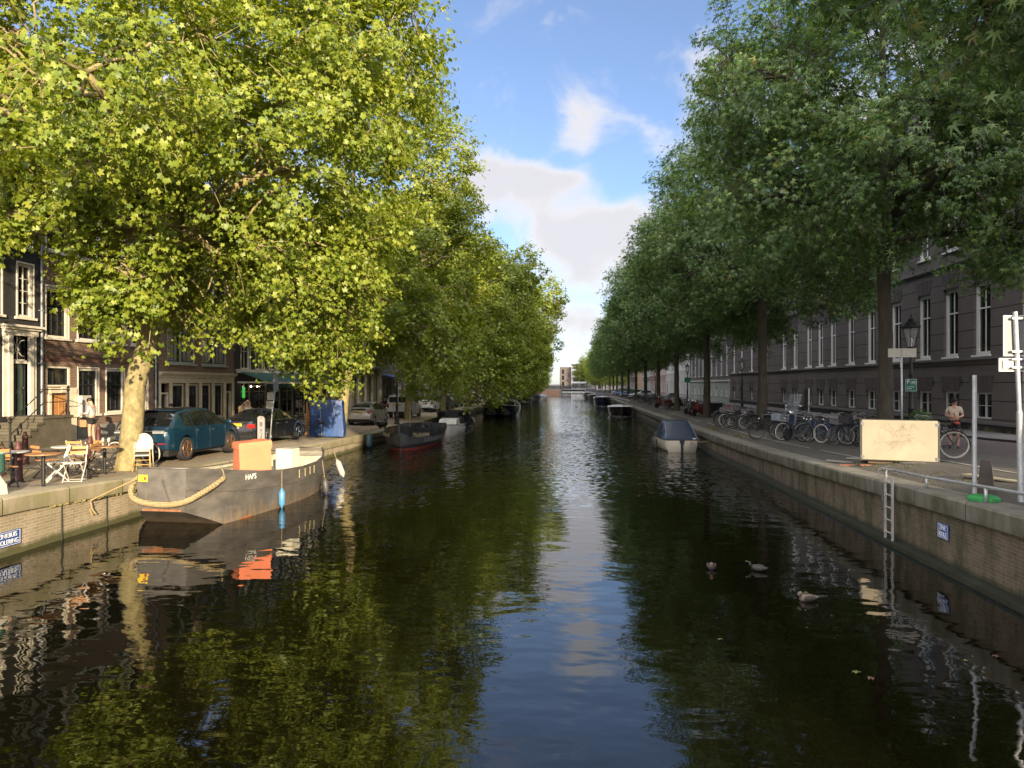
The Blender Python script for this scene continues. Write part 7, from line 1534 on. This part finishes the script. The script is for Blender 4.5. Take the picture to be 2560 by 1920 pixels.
rr = random.Random(4)
tufts('dry_grass', 'dry yellow grass tufts along the right quay coping', [(7.5+rr.uniform(0,.5), y, gz(7.6,y)+.0, .15, 22) for y in [33+rr.uniform(0,9) for _ in range(26)]]+[(7.55+rr.uniform(0,.4), 45+rr.uniform(0,25), .87, .15, 7) for _ in range(40)], mat('straw', (.16,.135,.07), .9, var=.3), seed=3)
tufts('dry_grass', 'small weeds along the joint below the left coping', [(XL+.06, y, lerp(y,ZLQ)-.36, .05, 26) for y in [14.5+rr.uniform(0,4.5) for _ in range(36)]], mat('yellow_weed', (.30,.27,.10), .9, var=.3), (.02,.07), 5)
tufts('moss', 'low moss and weeds around the foot of the cabinet and railing', [(8.2+rr.uniform(-.6,2.4), 17+rr.uniform(0,6), 0, .25, 30) for _ in range(30)] and [(a, b, gz(a, b), .25, 26) for a, b in [(7.6+rr.uniform(0,1.2), 15.5+rr.uniform(0,5.5)) for _ in range(44)]], mat('dull_weed', (.07,.07,.03), .9, var=.3), (.01,.04), 6)
tufts('dry_grass', 'straw weeds at the foot of the dark brick building', [(19.75, y, 1.15, .15, 20) for y in [30+rr.uniform(0,24) for _ in range(30)]], mat('straw', (.30,.25,.13), .9, var=.3), (.1,.3), 7)
# litter of fallen leaves on the water
for i, (x, y, rz, sz) in enumerate(((3.4,8.9,.4,.10),(3.5,8.75,2.2,.08),(4.9,9.4,1.2,.06),(5.35,9.6,2.9,.07),(2.0,9.9,.2,.07))):
    tv, tq = leaf_template('palmate'); o = bpy.data.objects.new('floating_leaf', raw_mesh('floating_leaf', tv*sz*1.5+np.array([0,0,.012]), tq, mat(['green_leaf','brown_leaf'][i % 2], [(.10,.13,.03),(.09,.05,.025)][i % 2], .5))); COL.objects.link(o); o.location = (x,y,0); o.rotation_euler = (0,0,rz)
    tag(o, ['yellow-green fallen leaf floating in the dark right foreground','brown fallen leaf floating beside the yellow-green one','pale scrap of leaf floating near the right wall','small brown leaf floating nearest the right wall','green leaf floating left of the others'][i], 'leaf')
# ---------------------------------------------------------------- people, dog, ducks
SKIN = mat('skin', (.48,.27,.18), .55, var=.06); HAIRD = mat('dark_hair', (.012,.009,.008), .5); HAIRB = mat('blonde_hair', (.50,.33,.15), .5, var=.2, scale=20)
def skinmesh(name, nodes, edges, material, parent, sub=2, root=0):
    """nodes = [(x,y,z,r)], grown into one smooth surface with a Skin modifier"""
    me = bpy.data.meshes.new(name); me.from_pydata([n[:3] for n in nodes], edges, []); o = bpy.data.objects.new(name, me); COL.objects.link(o)
    sk = o.modifiers.new('s', 'SKIN'); sk.use_smooth_shade = True
    for i, n in enumerate(nodes):
        d = me.skin_vertices[0].data[i]; r = n[3]; d.radius = (r, n[4] if len(n) > 4 else r); d.use_root = (i == root)
    ss = o.modifiers.new('u', 'SUBSURF'); ss.levels = sub; ss.render_levels = sub
    dg = bpy.context.evaluated_depsgraph_get(); dg.update(); nm = bpy.data.meshes.new_from_object(o.evaluated_get(dg)); bpy.data.objects.remove(o)
    nm.name = name; nm.materials.clear(); nm.materials.append(material); nm.polygons.foreach_set('use_smooth', [True]*len(nm.polygons))
    o = bpy.data.objects.new(name, nm); COL.objects.link(o); o.parent = parent; return o
def person(label, loc, rz, J, top, bottom, hair=HAIRD, shoes=WHITE2, long_hair=False, skirt=False, sleeves='short', cap=None, scale=1.0, glasses=False, legs_bare=True, group=None):
    """J: joints in metres (y forward): hip, chest, neck, head, elbows, hands, knees, feet"""
    t = thing('person', label, 'person', loc, rz, group); t.scale = (scale,)*3
    hip, ch, nk, hd = J['hip'], J['chest'], J['neck'], J['head']; n = []; e = []
    def add(p, r, r2=None): n.append((*p, r) if r2 is None else (*p, r, r2)); return len(n)-1
    a = add(hip, .12, .10); mid = add([(hip[i]+ch[i])/2 for i in range(3)], .12, .09); b = add(ch, .13, .095); c = add(nk, .052); hm_ = add([(nk[i]*.45+hd[i]*.55) for i in range(3)], .068, .075); d = add(hd, .078, .09); top_ = add([hd[0],hd[1]-.005,hd[2]+.07], .062, .07)
    e += [(a,mid),(mid,b),(b,c),(c,hm_),(hm_,d),(d,top_)]
    for s in (0, 1):
        sx = -1 if s == 0 else 1; el, ha, kn, ft = J['elbow'][s], J['hand'][s], J['knee'][s], J['foot'][s]
        sh = add((ch[0]+sx*.17, ch[1], ch[2]+.06), .052); e.append((b, sh)); q = add(el, .038); e.append((sh, q)); w = add(ha, .026); e.append((q, w))
        dv = (Vector(ha)-Vector(el)).normalized(); up = Vector((0,0,1)); sd = dv.cross(up); sd = sd.normalized() if sd.length > .1 else Vector((1,0,0)); pn = sd.cross(dv)
        palm = Vector(ha)+dv*.05; pp = add(palm, .03, .018); e.append((w, pp))
        for k, (off, ln) in enumerate(((-.027,.055),(-.009,.068),(.009,.064),(.026,.05))):
            f0 = add(palm+sd*off+dv*.03, .0085); e.append((pp, f0)); f1 = add(palm+sd*off+dv*(.03+ln*.55)-pn*.012, .008); e.append((f0, f1)); f2 = add(palm+sd*off+dv*(.03+ln)-pn*.035, .0065); e.append((f1, f2))
        th = add(palm-sd*.034*sx-dv*.005-pn*.01, .010); e.append((pp, th)); th2 = add(palm-sd*.045*sx+dv*.03-pn*.02, .008); e.append((th, th2))
        h_ = add((hip[0]+sx*.09, hip[1], hip[2]-.03), .085); e.append((a, h_)); k_ = add(kn, .055); e.append((h_, k_)); cf = add([kn[i]*.65+ft[i]*.35 for i in range(3)], .05); e.append((k_, cf)); an = add((ft[0],ft[1],ft[2]+.08), .034); e.append((cf, an)); to = add((ft[0],ft[1]+.14,ft[2]+.03), .03); e.append((an, to))
    body = skinmesh('body', n, e, SKIN, t, 2)
    H = Vector(hd); f = Matrix.Translation(H)@Matrix.Rotation(J.get('look', 0), 4, 'Z')@Matrix.Rotation(J.get('nod', 0), 4, 'X')
    MB().ellip((0,.088,-.01), (.014,.024,.026), 8, 6, f).ellip((.078,.0,-.01), (.012,.02,.03), 6, 5, f).ellip((-.078,.0,-.01), (.012,.02,.03), 6, 5, f).build('nose_and_ears', SKIN, t, True)
    MB().ellip((.03,.076,.02), (.011,.008,.007), 6, 5, f).ellip((-.03,.076,.02), (.011,.008,.007), 6, 5, f).ellip((0,.078,-.052), (.022,.008,.007), 6, 5, f).build('eyes_and_mouth', mat('dark_features', (.09,.03,.025), .5), t, True)
    if glasses: MB().ellip((.033,.088,.02), (.028,.008,.02), 8, 6, f).ellip((-.033,.088,.02), (.028,.008,.02), 8, 6, f).box(-.03,.03,.085,.09,.02,.028,f).build('sunglasses', mat('sunglass_lens', (.03,.01,.01), .1), t, True)
    h = MB(); h.ellip((0,-.022,.035), (.088,.098,.09), 14, 10, f)
    if long_hair:
        for s in (-1, 1): h.tube([f@Vector((s*.06,-.03,.05)), f@Vector((s*.095,-.02,-.06)), f@Vector((s*.10,.0,-.18)), f@Vector((s*.085,.02,-.32))], [.04,.045,.045,.02], 8)
        h.tube([f@Vector((0,-.07,.04)), f@Vector((0,-.1,-.1)), f@Vector((0,-.09,-.3))], [.06,.075,.03], 10)
    h.build('hair', hair, t, True)
    if cap: MB().ellip((0,-.005,.065), (.094,.105,.062), 14, 8, f).box(-.06,.06,.07,.16,.05,.058,f).build('cap', cap, t, True)
    # clothes follow the body
    n = []; e = []; 
    a = add([hip[0],hip[1],hip[2]+.02], .135, .115); m2 = add([(hip[i]+ch[i])/2 for i in range(3)], .138, .108); b = add(ch, .15, .112); c = add([nk[0],nk[1],nk[2]-.035], .07); e = [(a,m2),(m2,b),(b,c)]
    for s in (0, 1):
        sx = -1 if s == 0 else 1; el = J['elbow'][s]; sh = add((ch[0]+sx*.175, ch[1], ch[2]+.055), .066); e.append((b, sh))
        if sleeves == 'none': continue
        sp0 = Vector((ch[0]+sx*.175, ch[1], ch[2]+.055)); q = add(sp0.lerp(Vector(el), .65 if sleeves == 'short' else 1.0), .062 if sleeves == 'short' else .05); e.append((sh, q))
        if sleeves == 'long': w = add(Vector(el).lerp(Vector(J['hand'][s]), .85), .038); e.append((q, w))
    skinmesh('shirt', n, e, top, t, 2)
    n = []; e = []; a = add(hip, .14, .12)
    for s in (0, 1):
        sx = -1 if s == 0 else 1; h_ = add((hip[0]+sx*.09, hip[1], hip[2]-.05), .105 if not skirt else .12); e.append((a, h_)); f_ = .72 if legs_bare else 1.0
        p0 = Vector((hip[0]+sx*.09, hip[1], hip[2]-.05)); k_ = add(p0.lerp(Vector(J['knee'][s]), f_*(.75 if skirt else 1)), .095 if legs_bare else .07); e.append((h_, k_))
        if not legs_bare: ft = J['foot'][s]; z = add((ft[0],ft[1],ft[2]+.1), .055); e.append((k_, z))
    skinmesh('skirt' if skirt else ('shorts' if legs_bare else 'trousers'), n, e, bottom, t, 2)
    for s in (0, 1):
        ft = J['foot'][s]; MB().ellip((ft[0],ft[1]+.06,ft[2]+.045), (.05,.14,.05), 12, 8).box(ft[0]-.045,ft[0]+.045,ft[1]-.06,ft[1]+.18,ft[2],ft[2]+.025).build('shoe', shoes, t, True)
    return t
STAND = dict(hip=(0,0,.93), chest=(0,.0,1.30), neck=(0,.01,1.47), head=(0,.03,1.60), elbow=[(-.24,-.02,1.10),(.24,-.02,1.10)], hand=[(-.22,.08,.86),(.22,.08,.86)], knee=[(-.10,.03,.5),(.10,.0,.5)], foot=[(-.11,0,0),(.12,-.03,0)])
def pose(**k): d = {a: (list(b) if isinstance(b, list) else b) for a, b in STAND.items()}; d.update(k); return d
SIT = dict(hip=(0,0,.52), chest=(0,.02,.90), neck=(0,.03,1.07), head=(0,.05,1.20), elbow=[(-.23,.08,.72),(.23,.08,.72)], hand=[(-.15,.33,.74),(.15,.33,.74)], knee=[(-.12,.45,.52),(.12,.45,.52)], foot=[(-.12,.42,0),(.12,.45,0)])
TEE = mat('beige_tshirt', (.50,.42,.32), .8, var=.08, bump=.2, bscale=10); BLKC_ = mat('black_cotton', (.015,.015,.016), .85)
person('man in a beige T-shirt and black shorts looking down beside the cream-tyred bicycle', (13.25,26.2,gz(13.25,26.2)), R(158), pose(head=(0,.07,1.585), nod=R(-32), look=R(-14), hand=[(-.10,.25,1.06),(.06,.24,1.06)], elbow=[(-.25,.02,1.10),(.25,.02,1.10)]), TEE, BLKC_, cap=mat('black_cap', (.012,.012,.013), .8), shoes=BLACKP, scale=1.03)
bgp = thing('bag_strap', 'red strap bag worn across the man in the beige T-shirt', 'bag', (13.15,25.95,gz(13.2,26.2)+.95)); MB().tube([(-.05,0,.28),(.02,-.03,.1),(.1,-.04,-.06),(-.06,-.03,-.02)], .02, 6).ellip((.06,-.04,-.06), (.09,.04,.05), 10, 6).build('strap', mat('red_webbing', (.35,.05,.03), .7), bgp)
STR = brick('striped_shirt', (.55,.54,.50), (.50,.50,.47), (.28,.28,.28), 2, .03, 'xz', stain=.05, msize=.005, rough=.8)
wx, wy_ = -18.2, 26.0
person('woman in a striped pale shirt and short black skirt looking down, holding a bag', (wx,wy_,gz(wx,wy_)+.08), R(95), pose(head=(0,.09,1.57), nod=R(-38), hand=[(-.08,.30,1.12),(.08,.30,1.12)], elbow=[(-.23,.04,1.12),(.23,.04,1.12)], knee=[(-.08,.05,.5),(.09,.02,.5)]), STR, BLKC_, sleeves='long', skirt=True, scale=1.03)
hb = thing('handbag', 'tan handbag hanging from the hands of the woman in the striped shirt', 'bag', (wx-.33,wy_,gz(wx,wy_)+.72)); MB().box(-.13,.13,-.05,.05,0,.26).build('pouch', mat('tan_leather', (.35,.20,.10), .6), hb); MB().tube([(-.1,0,.26),(-.05,0,.42),(.08,0,.42),(.1,0,.26)], .01, 6).build('strap', BLKC_, hb)
bp_ = thing('belt_bag', 'small black bag at the back of the woman in the striped shirt', 'bag', (wx+.2,wy_-.04,gz(wx,wy_)+1.05)); MB().ellip((0,0,0), (.09,.06,.07), 10, 8).build('pouch', BLKC_, bp_, True)
def at(u, x):  # y on a plane x = const under a column of the photograph
    k = (u-1280)/FPX; D = x/(k*CS-SN); return D*(k*SN+CS)
GP = 'people at the cafe terrace'
CREAMT = mat('white_top', (.62,.58,.45), .8); GRNT = mat('sage_top', (.22,.28,.20), .8); GREYT = mat('grey_shirt', (.22,.21,.21), .8); DRKT = mat('dark_top', (.03,.03,.035), .8); BLUT = mat('blue_shirt', (.12,.18,.30), .8)
def cafe(label, u, x, rz, J=SIT, z=0, **k):
    y = at(u, x); return person(label, (x, y, gz(x, y)+z), rz, J, **{**dict(top=GREYT, bottom=BLKC_, group=GP, shoes=BLACKP), **k})
cafe('dark-haired person in a light top seated behind the teal SUV roof', 429, -16.8, R(120), pose(nod=R(-15)), -.12, top=TEE)
cafe('blonde woman in a white V-neck top with sunglasses, hand raised to her hair', 619, -16.3, R(-150), pose(hand=[(-.22,.1,.9),(.13,.05,1.60)], elbow=[(-.24,0,1.10),(.30,.10,1.40)]), -.05, top=CREAMT, hair=HAIRB, long_hair=True, glasses=True, sleeves='none', scale=1.02)
cafe('blonde woman in a sage top seen in profile left of the one with sunglasses', 601, -16.0, R(100), pose(look=0), -.28, top=GRNT, hair=HAIRB, long_hair=True, sleeves='none')
cafe('person in a grey shirt seen from behind, seated under the green awning', 679, -16.2, R(20), pose(), -.35, top=GREYT)
cafe('person in dark clothes seated left of the grey-shirted one', 657, -16.4, R(-30), pose(), -.32, top=DRKT)
cafe('seated person in blue seen beyond the tarpaulin', 864, -15.8, R(-120), pose(), -.3, top=BLUT)
cafe('seated person with bare arms beyond the tarpaulin, left of the one in blue', 853, -16.2, R(60), pose(), -.3, top=TEE)
cafe('dark-haired person standing left of the white van', 962, -14.9, R(150), pose(), -.02, top=DRKT)
cafe('person in a pale shirt standing beside the white van', 972, -14.9, R(-160), pose(), -.02, top=WHITE2)
cafe('person walking behind the roof of the white van', 1001, -15.6, R(180), pose(), .22, top=GREYT)
for i, (u, x) in enumerate(((648,-17.4),(690,-17.2),(715,-16.6))):
    y = at(u, x); t = thing('cafe_chair', 'dark cafe chair under the green awning', 'chair', (x, y, gz(x, y)), R(30*i), 'dark chairs under the green awning'); f = MB()
    for a, b in ((-.2,-.2),(.2,-.2),(-.2,.2),(.2,.2)): f.tube([(a,b,0),(a,b,.45)], .014, 5)
    f.tube([(-.2,.2,.45),(-.2,.25,.85),(.2,.25,.85),(.2,.2,.45)], .014, 5).build('frame', IRON, t); MB().box(-.22,.22,-.22,.22,.44,.47).build('seat', DRKT, t); MB().box(-.18,.18,.23,.26,.6,.84).build('backrest', DRKT, t)
# small black and white dog between the tables and the stoop
t = thing('dog', 'small black and white dog sitting in front of the stone stoop', 'dog', (-16.5,22.9,gz(-16.5,22.9)), R(40)); DB = mat('dog_fur', (.02,.02,.02), .8, col2=(.55,.5,.42), scale=4)
nd = [(0,0,.14,.075),(0,.10,.26,.07),(0,.16,.36,.05),(0,.19,.44,.055),(0,.25,.42,.032),(-.05,.15,.14,.025),(-.05,.17,.02,.02),(.05,.15,.14,.025),(.05,.17,.02,.02),(-.07,-.02,.10,.05),(-.08,.09,.02,.02),(.07,-.02,.10,.05),(.08,.09,.02,.02),(0,-.12,.06,.02),(.04,-.2,.05,.012)]
skinmesh('body', nd, [(0,1),(1,2),(2,3),(3,4),(1,5),(5,6),(1,7),(7,8),(0,9),(9,10),(0,11),(11,12),(0,13),(13,14)], DB, t, 2)
MB().prism([(-.05,.46),(-.02,.49),(-.05,.54)], .16, .19, 'y').prism([(.05,.46),(.02,.49),(.05,.54)], .16, .19, 'y').build('ears', HAIRD, t)
def duck(label, x, y, rz, bodyc, headc, tuck=False):
    t = thing('duck', label, 'duck', (x, y, -.02), rz, 'ducks on the canal'); nd = [(0,-.20,.09,.02,.01),(0,-.12,.07,.06,.045),(0,.0,.06,.085,.065),(0,.10,.07,.06,.05)]; ed = [(0,1),(1,2),(2,3)]
    skinmesh('body', nd, ed, bodyc, t, 2, 2)
    if tuck: skinmesh('neck_and_head', [(0,.11,.09,.035),(0,.12,.14,.035),(0,.06,.16,.032)], [(0,1),(1,2)], headc, t, 2); MB().ellip((.02,.0,.15), (.018,.04,.01), 8, 5).build('bill', mat('dull_bill', (.12,.085,.03), .5), t)
    else: skinmesh('neck_and_head', [(0,.11,.08,.032),(0,.13,.13,.028),(0,.14,.17,.034)], [(0,1),(1,2)], headc, t, 2); MB().ellip((0,.185,.165), (.018,.035,.009), 8, 5).build('bill', mat('dull_bill', (.12,.085,.03), .5), t)
    MB().ellip((.07,-.03,.08), (.02,.1,.045), 8, 6).ellip((-.07,-.03,.08), (.02,.1,.045), 8, 6).build('wings', mat('duck_wing', (.05,.04,.03), .7, var=.4, scale=30), t, True)
DBR = mat('duck_brown', (.08,.06,.045), .7, col2=(.17,.135,.10), scale=18); DDK = mat('duck_dark', (.02,.018,.017), .6)
duck('duck with a pale orange head facing the camera in the dark water', 2.6, 13.7, R(170), DDK, mat('orange_head', (.30,.17,.08), .6)); duck('all-dark duck right of the orange-headed one', 3.42, 13.65, R(60), DDK, DDK)
duck('brown speckled duck with tucked head nearest the right foreground', 3.72, 11.8, R(95), DBR, DBR, True); duck('tiny far duck out on the bright open water', .68, 111, R(90), DDK, DDK)
